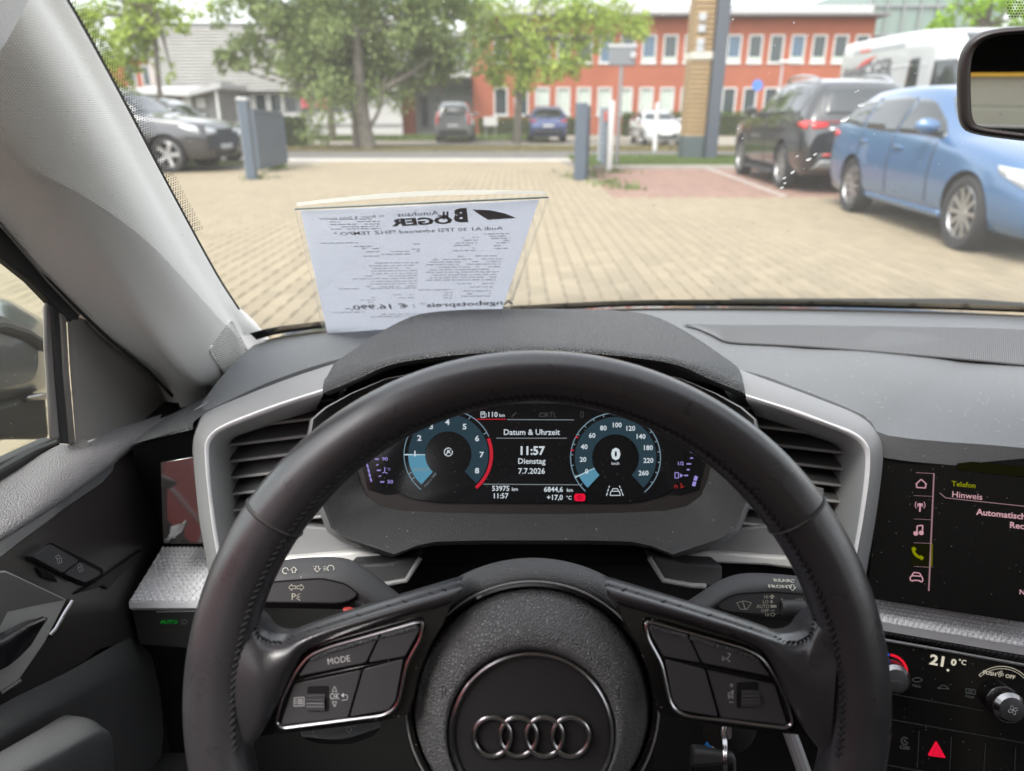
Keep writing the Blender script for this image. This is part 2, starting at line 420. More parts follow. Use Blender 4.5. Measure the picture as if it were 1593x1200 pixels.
for a, b in zip(zl[:-1], zl[1:]):
    if (a, b) in ((g0, g1), (u0, u1)):
        e = [x0]+[q for p in xs_w for q in p]+[x1]
        for k in range(0, len(e), 2):
            if e[k+1] > e[k]: m_.box(((e[k]+e[k+1])/2, D+.2, (a+b)/2), (e[k+1]-e[k], .4, b-a))
    else: m_.box(((x0+x1)/2, D+.2, (a+b)/2), (x1-x0, .4, b-a))
m_.box((x1-.2, D+6.2, (top-.4)/2), (.4, 11.6, top+.4)); m_.box((x0+.2, D+6.2, (top-.4)/2), (.4, 11.6, top+.4)); m_.box(((x0+x1)/2, D+12.2, (top-.4)/2), (x1-x0, .4, top+.4))
m_.build('wall', M['render_red'], RB, smooth=False)
m_ = MB(); m_.box(((x0+x1)/2, D+5.9, top+.09), (x1-x0+1.0, 13.4, .18)); m_.build('eave', M['eave'], RB, bev=.03)
m_ = MB(); m_.box(((x0+x1)/2+.2, D+6.2, top+.45), (x1-x0-.6, 11.6, .55)); m_.build('roof', M['roofpale'], RB)
rw = random.Random(3)
for row, (a, b) in enumerate(((g0, g1), (u0, u1))):
    for k, (xa, xb) in enumerate(xs_w):
        blind = row == 0 and 2 <= k <= 8
        f = MB(); t = .09
        for c_, sz in ((((xa+xb)/2, D+.03, b-t/2), (xb-xa, .12, t)), (((xa+xb)/2, D+.03, a+.06), (xb-xa+.1, .22, .14)), ((xa+t/2, D+.03, (a+b)/2), (t, .118, b-a-.2)), ((xb-t/2, D+.03, (a+b)/2), (t, .118, b-a-.2))): f.box(c_, sz)
        fr = f.build('window', M['white'], RB, smooth=False)
        g = MB(); g.box(((xa+xb)/2, D+.09, (a+b)/2), (xb-xa-.1, .02, b-a-.1))
        g.build('pane', M['blind'] if blind else (M['panebl'] if row == 1 and (k in (7, 11, 14) or rw.random() < .1) else M['pane']), fr, smooth=False)
        if not blind and rw.random() < .5 and row == 1:
            q = MB(); q.box(((xa+xb)/2, D+.07, a+.28), (xb-xa-.2, .01, .3)); q.build('sill_screen', M['blind'], fr, smooth=False)
# glazed entrance left of it
EN = thing('entrance_block', 'grey glazed entrance block with an orange pier beside the red office', 'building', (-5.5, 51.5, -.25))
ex0, ex1 = bx(640), x0-.02
m_ = MB(); m_.box(((ex0+ex1)/2, D+3.1, 2.8), (ex1-ex0, 4, 6.4)); m_.build('wall', mat('entrance_grey', (.31, .32, .315), .7, var=.08, vscale=.8), EN)
m_ = MB(); m_.box((bx(631), D+1.0, 1.2), (bx(641)-bx(621), 1.6, 3.4)); m_.build('orange_pier', M['render_red'], EN)
for (pa, pb, qa, qb) in ((648, 664, 148, 200), (668, 684, 148, 160), (668, 684, 165, 200), (688, 731, 132, 150), (688, 731, 155, 200), (690, 728, 60, 95), (648, 684, 100, 128)):
    f = MB(); xa, xb, a, b = bx(pa), bx(pb), bz(qb), bz(qa); t = .1
    for c_, sz in ((((xa+xb)/2, D+1.03, b-t/2), (xb-xa, .16, t)), (((xa+xb)/2, D+1.03, a+t/2), (xb-xa, .16, t)), ((xa+t/2, D+1.03, (a+b)/2), (t, .15, b-a)), ((xb-t/2, D+1.03, (a+b)/2), (t, .15, b-a))): f.box(c_, sz)
    fr = f.build('window', M['greyalu'], EN, smooth=False)
    g = MB(); g.box(((xa+xb)/2, D+1.07, (a+b)/2), (xb-xa-.1, .02, b-a-.1)); g.build('pane', M['pane'] if pb < 670 else M['glassgreen'], fr, smooth=False)
m_ = MB(); m_.box(((ex0+ex1)/2, D-.3, bz(118)), (ex1-ex0-.1, 2.6, .25)); m_.build('canopy', M['white'], EN)
# white hall with a corrugated sheet fascia
H = 45.0
def hz(py): return VY(400, py, H).z
def hx(px): return VY(px, 120, H).x
HA = thing('workshop_hall', 'low white hall under a tall pale corrugated metal fascia', 'building', (-13, 50, -.25))
a0, a1 = hx(235), hx(620)
m_ = MB(); m_.box(((a0+a1)/2, H+6, (hz(143)+hz(41))/2), (a1-a0-.2, 11.4, hz(41)-hz(143)-.1)); m_.build('wall', M['hallwall'], HA)
n_ = 20
for k in range(n_):
    za, zb = hz(141)+(hz(40)-hz(141))*k/n_, hz(141)+(hz(40)-hz(141))*(k+1)/n_
    m_ = MB(); m_.prism([(a0, H+.25, za), (a0, H-.02, za+.02), (a0, H+.20, zb-.03), (a0, H+.27, zb-.03)], (a1-a0, 0, 0)); m_.build('fascia_panel', M['sheetmetal'], HA, smooth=False)
m_ = MB(); m_.box(((a0+a1)/2, H+6, hz(39)+.05), (a1-a0+.3, 12, .12)); m_.build('roof_edge', M['hallgrey'], HA)
m_ = MB(); m_.box(((a0+a1)/2, H+.5, hz(143)+.03), (a1-a0, .9, .06)); m_.build('soffit', M['hallgrey'], HA)
m_ = MB(); m_.box(((a0+a1)/2, H+.6, (hz(177)-.4)/2), (a1-a0, .5, hz(177)+.4)); m_.build('plinth_wall', M['hallwall'], HA)
m_ = MB(); m_.box(((a0+a1)/2+.05, H+.33, hz(195)), (a1-a0, .04, .12)); m_.build('plinth_band', M['hallgrey'], HA)
m_ = MB(); m_.box(((hx(540)+hx(620))/2, H+.6, (hz(144)+hz(177))/2), (hx(620)-hx(540), .4, hz(144)-hz(177)-.02)); m_.build('end_wall', M['hallwall'], HA)
for px in range(338, 540, 24):
    xa, xb, a, b = hx(px), hx(px+22), hz(177)+.01, hz(144)-.01
    f = MB(); t = .1
    for c_, sz in ((((xa+xb)/2, H+.5, b-t/2), (xb-xa, .16, t)), (((xa+xb)/2, H+.5, a+t/2), (xb-xa, .16, t)), ((xa+t/2, H+.5, (a+b)/2), (t, .15, b-a)), ((xb-t/2, H+.5, (a+b)/2), (t, .15, b-a))): f.box(c_, sz)
    fr = f.build('window', M['white'] if px < 430 else M['hallgrey'], HA, smooth=False)
    g = MB(); g.box(((xa+xb)/2, H+.56, (a+b)/2), (xb-xa-.1, .02, b-a-.1)); g.build('pane', M['pane'], fr, smooth=False)
m_ = MB(); m_.box((hx(482), H+.46, hz(160)), (1.6, .03, .55)); m_.build('red_poster', mat('red_poster', (.55, .12, .13), .6, var=.4, vscale=6), HA)
# lower annex with canopy
AN = thing('annex', 'grey flat-roofed annex with a pale canopy in front of the hall', 'building', (-15, 40, -.25))
A = 40.0
def ax(px, py=150): return VY(px, py, A)
m_ = MB(); m_.box(((ax(150).x+ax(330).x)/2, A+2.2, (ax(250, 166).z-.3)/2+.55), (ax(330).x-ax(150).x, 3.4, ax(250, 150).z+.2)); m_.build('wall', mat('annex_grey', (.22, .215, .21), .8, var=.1, vscale=1), AN)
m_ = MB(); m_.prism([(ax(140).x, A, ax(200, 142).z), (ax(300).x, A-.6, ax(300, 150).z), (ax(345).x, A, ax(345, 137).z), (ax(345).x, A+4, ax(345, 137).z), (ax(140).x, A+4, ax(200, 142).z)], (0, 0, .28)); m_.build('canopy', M['roofpale'], AN, smooth=False)
for px in (292, 336): m_ = MB(); m_.bar((ax(px).x, A+.1, -.3), (ax(px).x, A+.1, ax(px, 140).z), .12, .12, Vector((0, 1, 0))); m_.build('post', M['white'], AN)
for px in (284, 305): m_ = MB(); m_.box((ax(px).x, A+.47, ax(px, 160).z), (.45, .03, .5)); m_.build('sign_panel', M['white'], AN)
# orange block far left and glass block far right
OB = thing('orange_annex', 'small orange-red building glimpsed behind the young tree', 'building', (-30, 60, -.25))
xa, xb = VY(150, 120, 60).x, VY(241, 120, 60).x; zt = VY(200, 92, 60).z
m_ = MB(); m_.box(((xa+xb)/2, 63, zt/2-.2), (xb-xa, 6, zt+.4)); m_.build('wall', M['render_red'], OB)
m_ = MB(); m_.box(((xa+xb)/2, 63, zt+.15), (xb-xa+.6, 6.6, .3)); m_.build('roof', M['eave'], OB)
for px in (205, 228):
    m_ = MB(); q = VY(px, 118, 60); m_.box((q.x, 59.97, q.z), (.7, .1, 1.5)); fr = m_.build('window', M['white'], OB); m_ = MB(); m_.box((q.x, 59.91, q.z), (.5, .03, 1.3)); m_.build('pane', M['pane'], fr)
GB = thing('glass_building', 'pale green glass-fronted building rising behind the white van', 'building', (32, 60, -.25))
xa, xb = VY(1352, 30, 56).x, VY(1560, 30, 56).x
m_ = MB(); m_.box(((xa+xb)/2, 62, 4.5), (xb-xa, 11.7, 10)); m_.build('wall', M['glassgreen'], GB)
for k in range(9):
    x = xa+(xb-xa)*k/8; m_ = MB(); m_.box((x, 56.05, 4.5), (.12, .2, 10)); m_.build('mullion', M['greyalu'], GB)
for z in (2.4, 4.6, 6.2, 8.0): m_ = MB(); m_.box(((xa+xb)/2, 56.08, z), (xb-xa, .2, .14)); m_.build('transom', M['greyalu'], GB)
for k in (1, 3): m_ = MB(); m_.box((xa+(xb-xa)*(k+.5)/8, 56.12, 5.4), ((xb-xa)/8-.14, .1, 1.4)); m_.build('pane', M['pane'], GB)
# the pale hall behind the car (seen in the rear-view mirror)
RH = thing('showroom', 'cream metal-clad showroom wall seen in the rear-view mirror', 'building', (0, -13, 0))
mcl = mat('cream_cladding', (.42, .41, .33), .7, var=.06, vscale=1.5)
for k in range(8): m_ = MB(); m_.prism([(-14, -12.3, -.1+k*.5), (-14, -12.26, -.1+k*.5+.46), (-14, -12.34, -.1+k*.5+.5), (-14, -12.5, -.1+k*.5+.5), (-14, -12.5, -.1+k*.5)], (28, 0, 0)); m_.build('cladding_panel', mcl, RH, smooth=False)
m_ = MB(); m_.box((0, -15, 2), (27.8, 4.9, 3.9)); m_.build('wall', M['hallwall'], RH)

# ------------------------------------------------------------------ trees, hedges
M['bark'] = mat('grey_bark', (.12, .105, .085), .9, var=.3, vscale=6, bump=.6, bscale=25)
def leafmat(nm, c, isl):
    m = mat(nm, c, .65, island=isl, spec=.3); n = m.node_tree.nodes; l = m.node_tree.links; b = n['Principled BSDF']
    t = n.new('ShaderNodeBsdfTranslucent'); x = n.new('ShaderNodeMixShader'); x.inputs[0].default_value = .42
    l.new(b.inputs['Base Color'].links[0].from_socket, t.inputs[0]); l.new(b.outputs[0], x.inputs[1]); l.new(t.outputs[0], x.inputs[2]); l.new(x.outputs[0], n['Material Output'].inputs[0]); return m
M['leafdark'] = leafmat('dark_leaves', (.215, .27, .10), .5)
M['leaflight'] = leafmat('light_leaves', (.34, .43, .09), .5)
M['leafyoung'] = leafmat('yellow_green_leaves', (.34, .43, .09), .5)
M['leafhedge'] = leafmat('hedge_leaves', (.075, .11, .03), .5)
M['leafbright'] = leafmat('fresh_green_leaves', (.28, .44, .05), .45)
def leaves(mb, clumps, per, size, seed, squash=1.0):
    r = random.Random(seed)
    for c, rad in clumps:
        c = Vector(c)
        for _ in range(int(per*(rad**1.7))):
            d = Vector((r.gauss(0, 1), r.gauss(0, 1), r.gauss(0, 1)*squash)); d.normalize(); p = c+d*rad*(r.random()**.45)*Vector((1, 1, squash)).length/1.732
            n = Vector((r.gauss(0, 1), r.gauss(0, 1), r.gauss(.6, 1))).normalized(); a = n.orthogonal().normalized(); b = n.cross(a); s = size*r.uniform(.5, 1.3); t = r.uniform(0, 2*pi); a, b = a*cos(t)+b*sin(t), b*cos(t)-a*sin(t)
            mb.add([p-a*s, p-b*s*.55, p+a*s, p+b*s*.55], [(0, 1, 2, 3)])
def crown_clumps(c, rx, ry, rz, n, rmin, rmax, seed):
    r = random.Random(seed); out = []
    while len(out) < n:
        q = Vector((r.uniform(-1, 1), r.uniform(-1, 1), r.uniform(-1, 1)))
        if q.length < 1 and (q.length > .35 or r.random() < .4): out.append((Vector(c)+Vector((q.x*rx, q.y*ry, q.z*rz)), r.uniform(rmin, rmax)))
    return out
def tree(label, base, trunks, clumps, leaf, per, size, seed, group=None):
    t = thing('broadleaf_tree', label, 'tree', base, group)
    m_ = MB(); r = random.Random(seed)
    for path, r0, r1 in trunks:
        pp = cr(path, 4); m_.tube(pp, [r0+(r1-r0)*i/(len(pp)-1) for i in range(len(pp))], 8)
    tops = [Vector(p[-1]) for p, _, _ in trunks]
    for c, rad in r.sample(clumps, min(16, len(clumps))):
        a = min(tops, key=lambda q: (q-Vector(c)).length); mid = (a+Vector(c))/2+Vector((0, 0, -.3))
        pp = cr([a-Vector((0, 0, .4)), mid, c], 3); m_.tube(pp, [.07-.05*i/(len(pp)-1) for i in range(len(pp))], 5)
    m_.build('trunk', M['bark'], t)
    m_ = MB(); leaves(m_, clumps, per, size, seed+1); m_.build('crown', leaf, t, smooth=False, flip=True)
    return t
def pt(px, py, y): return VY(px, py, y)
# big dark tree with three stems
b1, b2, b3 = G(574, 232), G(556, 231), G(517, 219)
cl = []
for (px, py, rr, y) in ((545, 60, 2.6, 31), (470, 75, 2.1, 31), (620, 70, 2.2, 31.5), (430, 40, 1.8, 31), (690, 60, 1.9, 32), (560, -20, 2.6, 31), (650, -10, 2.2, 32), (470, -10, 2.2, 31), (600, 98, 1.4, 31), (510, 96, 1.4, 31), (655, 95, 1.4, 32), (455, 90, 1.0, 31), (395, 80, .8, 31), (556, 112, 1.0, 31), (690, 100, 1.0, 32), (400, 20, 1.3, 31), (340, 92, .45, 31), (365, 90, .5, 31), (715, 20, 1.2, 32)):
    c = pt(px, py, y); r = random.Random(px)
    for _ in range(10): cl.append((c+Vector((r.gauss(0, .45), r.gauss(0, .45), r.gauss(0, .4)))*rr, rr*r.uniform(.28, .5)))
tree('large dense dark green tree on three stems across the road', b1, [([b1, pt(566, 190, b1.y), pt(560, 130, b1.y), pt(552, 40, b1.y)], .33, .16), ([b2, pt(553, 190, b2.y), pt(549, 140, b2.y)], .2, .12), ([pt(574, 200, b1.y), pt(590, 170, b1.y), pt(600, 120, b1.y)], .09, .05)], cl, M['leafdark'], 420, .105, 5)
tree('slim separate tree stem under the large dark crown', b3, [([b3, pt(515, 180, b3.y), pt(513, 110, b3.y)], .22, .14)], [(pt(513+random.uniform(-60, 60), random.uniform(30, 110), b3.y), random.uniform(.8, 1.5)) for _ in range(14)], M['leafdark'], 200, .16, 6)
b4 = G(804, 223)
cl = []
for (px, py, rr) in ((805, 60, 1.9), (760, 80, 1.3), (860, 70, 1.6), (905, 40, 1.6), (950, 25, 1.5), (740, 55, 1.0), (800, 115, 1.3), (850, 110, 1.2), (780, 0, 2.0), (860, -5, 2.0), (930, -10, 1.9), (720, 20, .9), (905, 80, 1.0), (975, 45, .8), (820, -60, 2.2), (770, 118, .8), (740, 100, .6), (885, 108, .8)):
    c = pt(px, py, 35.5); r = random.Random(px+1)
    for _ in range(5): cl.append((c+Vector((r.gauss(0, .5), r.gauss(0, .5), r.gauss(0, .4)))*rr, rr*r.uniform(.3, .55)))
tree('light green loose-crowned tree before the red office facade', b4, [([b4, pt(806, 180, b4.y), pt(808, 120, b4.y), pt(806, 40, b4.y)], .22, .1)], cl, M['leaflight'], 300, .115, 15)
b5 = Vector((pt(246, 160, 25).x, 25, -.25))
cl = []
for (px, py, rr) in ((235, 30, .9), (200, 60, .9), (170, 30, .9), (215, 90, .7), (250, 10, .7), (275, 40, .4), (260, 120, .3), (190, 105, .5), (160, 75, .9), (225, -10, 1.1), (150, 10, 1.0), (290, 15, .45), (205, 20, .9), (185, 60, .9), (215, 60, .7), (145, 50, .9), (265, 20, .5), (180, 115, .6), (320, 5, .35)):
    c = pt(px, py, 25)
    r = random.Random(px+2)
    for _ in range(5): cl.append((c+Vector((r.gauss(0, .5), r.gauss(0, .5), r.gauss(0, .5)))*rr, rr*r.uniform(.3, .5)))
tree('young thin tree with sparse yellow-green leaves behind the parked grey car', b5, [([b5, pt(247, 130, 25), pt(242, 60, 25), pt(238, -10, 25)], .1, .05)], cl, M['leafyoung'], 480, .08, 25)
b6 = Vector((pt(1530, 30, 28).x, 28, -.25)); cl = []
for (px, py, rr) in ((1530, 20, 1.1), (1480, 45, .9), (1570, 0, 1.3), (1510, -10, 1.0), (1450, 48, .5), (1600, 40, 1.2), (1560, 45, .9)):
    c = pt(px, py, 28); r = random.Random(px+3)
    for _ in range(6): cl.append((c+Vector((r.gauss(0, .5), r.gauss(0, .5), r.gauss(0, .5)))*rr, rr*r.uniform(.3, .5)))
tree('bright green tree crown above the roof of the white van', b6, [([b6, Vector((b6.x, 28, 2)), pt(1540, 20, 28)], .16, .08)], cl, M['leafbright'], 240, .11, 35)
def hedge(label, c, size, per, seed):
    t = thing('hedge', label, 'hedge', (c[0], c[1], c[2])); m_ = MB(); r = random.Random(seed); x, y, z = size
    for _ in range(per):
        p = Vector((c[0]+x*(r.random()-.5), c[1]+y*(r.random()-.5), c[2]+z*r.random())); q = [abs(p.x-c[0])/x*2, abs(p.y-c[1])/y*2, (p.z-c[2])/z]
        if max(q) < .7: continue
        n = Vector((r.gauss(0, 1), r.gauss(0, 1), r.gauss(0, 1))).normalized(); a = n.orthogonal().normalized(); b = n.cross(a); s = r.uniform(.05, .11); p += n*.08
        m_.add([p-a*s, p-b*s*.6, p+a*s, p+b*s*.6], [(0, 1, 2, 3)])
    m_.build('foliage', M['leafhedge'], t, smooth=False, flip=True)
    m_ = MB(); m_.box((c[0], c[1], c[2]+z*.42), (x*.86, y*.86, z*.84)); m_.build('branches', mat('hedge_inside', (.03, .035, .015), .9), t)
hedge('clipped rounded hedge beside the blue-grey gate leaf', (G(463, 226).x, 32.5, -.25), (1.35, 1.0, 1.15), 2600, 1)
hedge('low hedge along the foot of the red office', ((bx(745)+bx(905))/2, 48.6, -.25), (bx(905)-bx(745), 1.1, .95), 5000, 2)
hedge('dark clipped bush near the white car', (VY(988, 190, 46).x, 46, -.25), (1.6, 1.3, 1.3), 1800, 3)
hedge('broad green hedge between the pylon sign and the black SUV', (VY(1110, 190, 45).x, 46.5, -.25), (8, 1.4, 1.35), 6000, 4)
hedge('hedge in front of the annex windows', (VY(330, 180, 38).x, 38.4, -.25), (3.0, .9, .8), 1800, 5)
tl = MB(); r = random.Random(77); cl = []
for k in range(60): cl.append((Vector((-75+k*3+r.uniform(-1, 1), 95+r.uniform(-6, 6), r.uniform(1, 3.2))), r.uniform(1.8, 3)))
leaves(tl, cl, 45, .45, 5); tl.build('far_woods', M['leafhedge'], smooth=False, kind='stuff', flip=True)

# ------------------------------------------------------------------ gate, fence, signs, posts
M['gate'] = mat('blue_grey_paint', (.07, .092, .12), .45, var=.05, vscale=4)
M['palegrey'] = mat('pale_grey_paint', (.38, .39, .40), .45)
def zt(px, py, y): return VY(px, py, y).z
gp = G(391, 280)
t = thing('gate_post', 'blue-grey steel gate post with pale side beside the gate leaf', 'post', gp)
m_ = MB(); m_.box((gp.x, gp.y+.08, zt(378, 157, gp.y)/2), (.17, .17, zt(378, 157, gp.y))); m_.build('shaft', M['gate'], t, bev=.008)
m_ = MB(); m_.box((gp.x-.09, gp.y+.08, zt(378, 160, gp.y)/2), (.02, .12, zt(378, 157, gp.y)-.05)); m_.build('side_strip', M['palegrey'], t)
m_ = MB(); m_.box((gp.x, gp.y+.08, zt(378, 157, gp.y)+.03), (.19, .19, .06)); m_.build('cap', M['palegrey'], t, bev=.01)
def leaf_gate(label, a, b, h):
    a, b = Vector(a), Vector(b); t = thing('gate_leaf', label, 'gate', (a+b)/2)
    d = (b-a).normalized(); a2, b2 = Vector((a.x, a.y, .1)), Vector((b.x, b.y, b.z+.1)); u = Vector((0, 0, h))
    m_ = MB()
    m_.bar(a2, a2+u, .06, .06, d); m_.bar(b2, b2+u, .06, .06, d); m_.bar(a2, b2, .06, .06); m_.bar(a2+u, b2+u, .06, .06); m_.build('gate_frame', M['gate'], t)
    n = 24
    for k in range(1, n):
        p = a2.lerp(b2, k/n); m_ = MB(); m_.bar(p+Vector((0, 0, .03)), p+u-Vector((0, 0, .03)), .11, .025, d.cross(Vector((0, 0, 1)))); m_.build('slat', M['gate'], t)
    return t
la, lb = G(404, 270), G(447, 258)
leaf_gate('open blue-grey gate leaf of upright slats beside its post', la, lb, zt(392, 172, la.y)-.1)
mp = G(902, 281)
t = thing('gate_post', 'blue-grey square gate post at the edge of the red bays', 'post', mp)
m_ = MB(); m_.box((mp.x, mp.y+.1, zt(905, 160, mp.y)/2), (.2, .2, zt(905, 160, mp.y))); m_.build('shaft', M['gate'], t, bev=.008)
m_ = MB(); m_.box((mp.x+.13, mp.y+.2, zt(905, 166, mp.y)/2), (.06, .05, zt(905, 166, mp.y))); m_.build('stop_plate', M['gate'], t)
leaf_gate('second blue-grey gate leaf swung open, seen nearly edge-on', (mp.x+.16, mp.y+.35, 0), (mp.x+.42, mp.y+3.2, 0), 1.15)
fa, fb = G(947, 267), G(931, 256)
t = thing('mesh_fence', 'pale wire-mesh fence panel with a white end post and red plate', 'fence', fa)
h = zt(949, 157, fa.y)
m_ = MB(); m_.box((fa.x, fa.y, h/2), (.11, .11, h)); m_.build('end_post', M['white'], t, bev=.006)
m_ = MB(); m_.bar((fb.x, fb.y, fb.z), (fb.x, fb.y, h-.1), .06, .06, Vector((0, 1, 0))); m_.build('post', M['palegrey'], t)
m_ = MB(); d = (fb-fa)
for k in range(60):
    p = fa.lerp(fb, k/59); m_.bar((p.x, p.y, p.z+.06), (p.x, p.y, h-.12), .012, .006, Vector((0, 1, 0)))
for k in range(7):
    z = .1+(h-.25)*k/6; m_.bar((fa.x, fa.y, z), (fb.x, fb.y, z+fb.z), .012, .012)
m_.build('wire_mesh', mat('mesh_grey', (.17, .20, .23), .5), t, kind='stuff')
m_ = MB(); q = fa.lerp(fb, .35); m_.box((q.x-.03, q.y, h-.3), (.012, .8, .22), Matrix.Rotation(atan2(d.y, d.x)-pi/2, 3, 'Z')); m_.build('red_plate', mat('red_plate', (.6, .1, .08), .5), t)
# sign on a pole (back side), bollard, round sign, lamp, small white sign
sp = G(959, 259); t = thing('traffic_sign', 'grey back of a traffic sign on a pole in front of the facade', 'sign', sp)
m_ = MB(); m_.tube([sp, Vector((sp.x, sp.y, zt(961, 68, sp.y)))], .045, 10); m_.build('pole', mat('pole_grey', (.20, .19, .19), .5), t)
m_ = MB(); m_.box((sp.x, sp.y-.04, zt(961, 87, sp.y)), (.60, .04, .42)); m_.build('sign_back', mat('sign_back', (.16, .17, .18), .5), t, bev=.02)
m_ = MB(); m_.box((sp.x, sp.y-.05, zt(961, 72, sp.y)), (.66, .05, .07)); m_.build('top_plate', M['palegrey'], t, bev=.01)
m_ = MB(); m_.lathe((sp.x+.24, sp.y-.08, zt(974, 86, sp.y)), (0, -1, 0), [(.0, 0), (.07, 0), (.07, .03), (0, .03)], 14, False); m_.build('round_plate', M['palegrey'], t)
bp_ = G(1018, 241); t = thing('marker_post', 'thin white marker post standing before the white car', 'post', bp_)
m_ = MB(); zz = zt(1019, 162, bp_.y); m_.tube([bp_, Vector((bp_.x, bp_.y, zz))], .075, 10); m_.build('shaft', M['white'], t)
m_ = MB(); m_.tube([Vector((bp_.x, bp_.y, zz)), Vector((bp_.x, bp_.y, zz+.06))], [.08, .04], 10); m_.build('cap', M['palegrey'], t)
m_ = MB(); m_.tube([Vector((bp_.x, bp_.y, -.26)), Vector((bp_.x, bp_.y, -.1))], .08, 10); m_.build('foot', M['greyalu'], t)
rs = VY(1178, 133, 30); t = thing('round_sign', 'small round blue sign on a thin pole above the black SUV', 'sign', (rs.x, 30, -.25))
m_ = MB(); m_.lathe(rs, (0, -1, 0), [(0, 0), (.2, 0), (.2, .03), (0, .03)], 18, False); m_.build('plate', mat('sign_blue', (.08, .2, .6), .4), t)
m_ = MB(); m_.tube([Vector((rs.x, 30.05, -.25)), Vector((rs.x, 30.05, rs.z+.2))], .03, 8); m_.build('pole', M['palegrey'], t)
ll = VY(1218, 97, 35); t = thing('street_lamp', 'slim pale street lamp with a short arm before the red facade', 'street lamp', (ll.x, 35, -.25))
m_ = MB(); m_.tube([Vector((ll.x, 35, -.25)), Vector((ll.x, 35, ll.z))], [.06, .04], 8); m_.build('pole', M['palegrey'], t)
m_ = MB(); m_.box((ll.x+.3, 35, ll.z+.02), (.9, .25, .12)); m_.build('lamp_head', M['white'], t, bev=.03)
ws = VY(763, 189, 41); t = thing('small_sign', 'small white board on two legs in the low hedge', 'sign', (ws.x, 41, -.25))
m_ = MB(); m_.box(ws, (.75, .04, .45)); m_.build('board', M['white'], t)
for s in (-.25, .25): m_ = MB(); m_.bar((ws.x+s, 41.02, -.25), (ws.x+s, 41.02, ws.z), .05, .04, Vector((0, 1, 0))); m_.build('leg', M['greyalu'], t)
# pylon sign: wooden slats in a dark blue frame
py_ = G(1090, 249); Y0 = 22.0
t = thing('pylon_sign', 'tall pylon sign with tan wooden slats in a dark blue frame', 'sign', (VY(1090, 249, Y0).x, Y0, -.2))
xa, xb, xc = VY(1066, 230, Y0).x, VY(1096, 230, Y0).x, VY(1114, 230, Y0).x; zb = VY(1090, 212, Y0).z
wood = mat('tan_wood_slat', (.33, .225, .115), .7, island=.15, var=.12, vscale=3)
xa += .0
m_ = MB(); m_.box(((xb+xc)/2+.02, Y0+.5, 2.9), (xc-xb, 1.2, 6.4)); m_.build('frame_column', mat('pylon_slate', (.068, .080, .098), .5), t, bev=.02)
m_ = MB(); m_.box(((xa+xb)/2-.01, Y0+.5, (zb-.3)/2), (xb-xa, .9, zb+.3)); m_.build('base_panel', mat('dark_base', (.07, .09, .09), .5), t, bev=.02)
m_ = MB(); m_.box(((xa+xb)/2-.01, Y0+.6, zb+2.8), (xb-xa-.06, .6, 5.6)); m_.build('core', M['dark'], t)
k = 0; z = zb+.05
while z < 6.0:
    if not 2.55 < z < 2.72:
        m_ = MB(); m_.box(((xa+xb)/2, Y0+.5, z), (xb-xa-.01, .82, .10)); m_.build('slat', wood, t, bev=.01)
    z += .128
m_ = MB(); m_.box(((xa+xb)/2, Y0+.5, VY(1090, 86, Y0).z), (xb-xa+.01, .9, .2)); m_.build('pale_band', mat('pale_band', (.5, .47, .4), .6), t)
for py in (26, 44, 66, 76): m_ = MB(); q = VY(1092, py, Y0); m_.box(((xa+xb)/2-.08, Y0+.07, q.z), (.2, .06, .2)); m_.build('white_tile', M['palegrey'], t, bev=.01)
# ------------------------------------------------------------------ vehicles (own axes: X forward, Y to the car's left)
M['tyre'] = mat('tyre_rubber', (.022, .022, .024), .85, bump=.2, bscale=60)
M['rim'] = mat('alloy_rim', (.42, .42, .42), .3, metal=.8)
M['rimdark'] = mat('rim_gap', (.015, .015, .017), .7)
M['carglass'] = mat('car_window_glass', (.025, .03, .032), .03, spec=1.0)
M['blacktrim'] = mat('black_trim', (.018, .018, .02), .5)
M['lampglass'] = mat('headlight_glass', (.45, .47, .49), .08, spec=.9)
M['redlamp'] = mat('red_lamp', (.5, .02, .02), .15, spec=.8)
M['plate'] = mat('number_plate', (.5, .5, .49), .4)
M['chrome'] = mat('chrome', (.62, .62, .64), .15, metal=1)
ST = {
 'wagon': [(2.33, .30, .55, .60, .62, .5), (2.22, .20, .66, .72, .84, .7), (1.85, .19, .77, .86, .95, .75), (1.35, .19, .85, .96, 1, .78), (.95, .19, .90, 1.03, 1, .78), (.55, .19, .93, 1.22, 1, .70), (.1, .19, .94, 1.41, 1, .66), (-.5, .19, .95, 1.46, 1, .69), (-1.2, .19, .98, 1.45, 1, .68), (-1.75, .19, 1.02, 1.40, .99, .65), (-2.08, .22, 1.02, 1.20, .96, .64), (-2.3, .30, .85, .95, .84, .6)],
 'suv': [(2.25, .42, .75, .85, .7, .55), (2.12, .27, .90, .98, .9, .75), (1.6, .25, .98, 1.06, 1, .8), (1.05, .25, 1.03, 1.12, 1, .8), (.7, .25, 1.06, 1.28, 1, .74), (.2, .25, 1.07, 1.60, 1, .69), (-.4, .25, 1.08, 1.68, 1, .68), (-1.2, .25, 1.10, 1.66, 1, .67), (-1.8, .25, 1.12, 1.58, .98, .64), (-2.05, .27, 1.10, 1.35, .96, .66), (-2.2, .35, 1.0, 1.08, .92, .72), (-2.27, .45, .8, .92, .86, .7)],
 'van': [(2.75, .38, .85, .95, .8, .65), (2.6, .3, 1.05, 1.15, .95, .8), (2.1, .3, 1.2, 1.42, 1, .8), (1.65, .3, 1.25, 1.95, 1, .80), (1.2, .3, 1.27, 2.34, 1, .81), (.8, .3, 1.3, 2.48, 1, .90), (-.8, .3, 1.3, 2.52, 1, .92), (-2.5, .3, 1.3, 2.51, 1, .92), (-2.72, .32, 1.3, 2.48, .99, .91), (-2.76, .4, 1.25, 2.4, .96, .89)]}
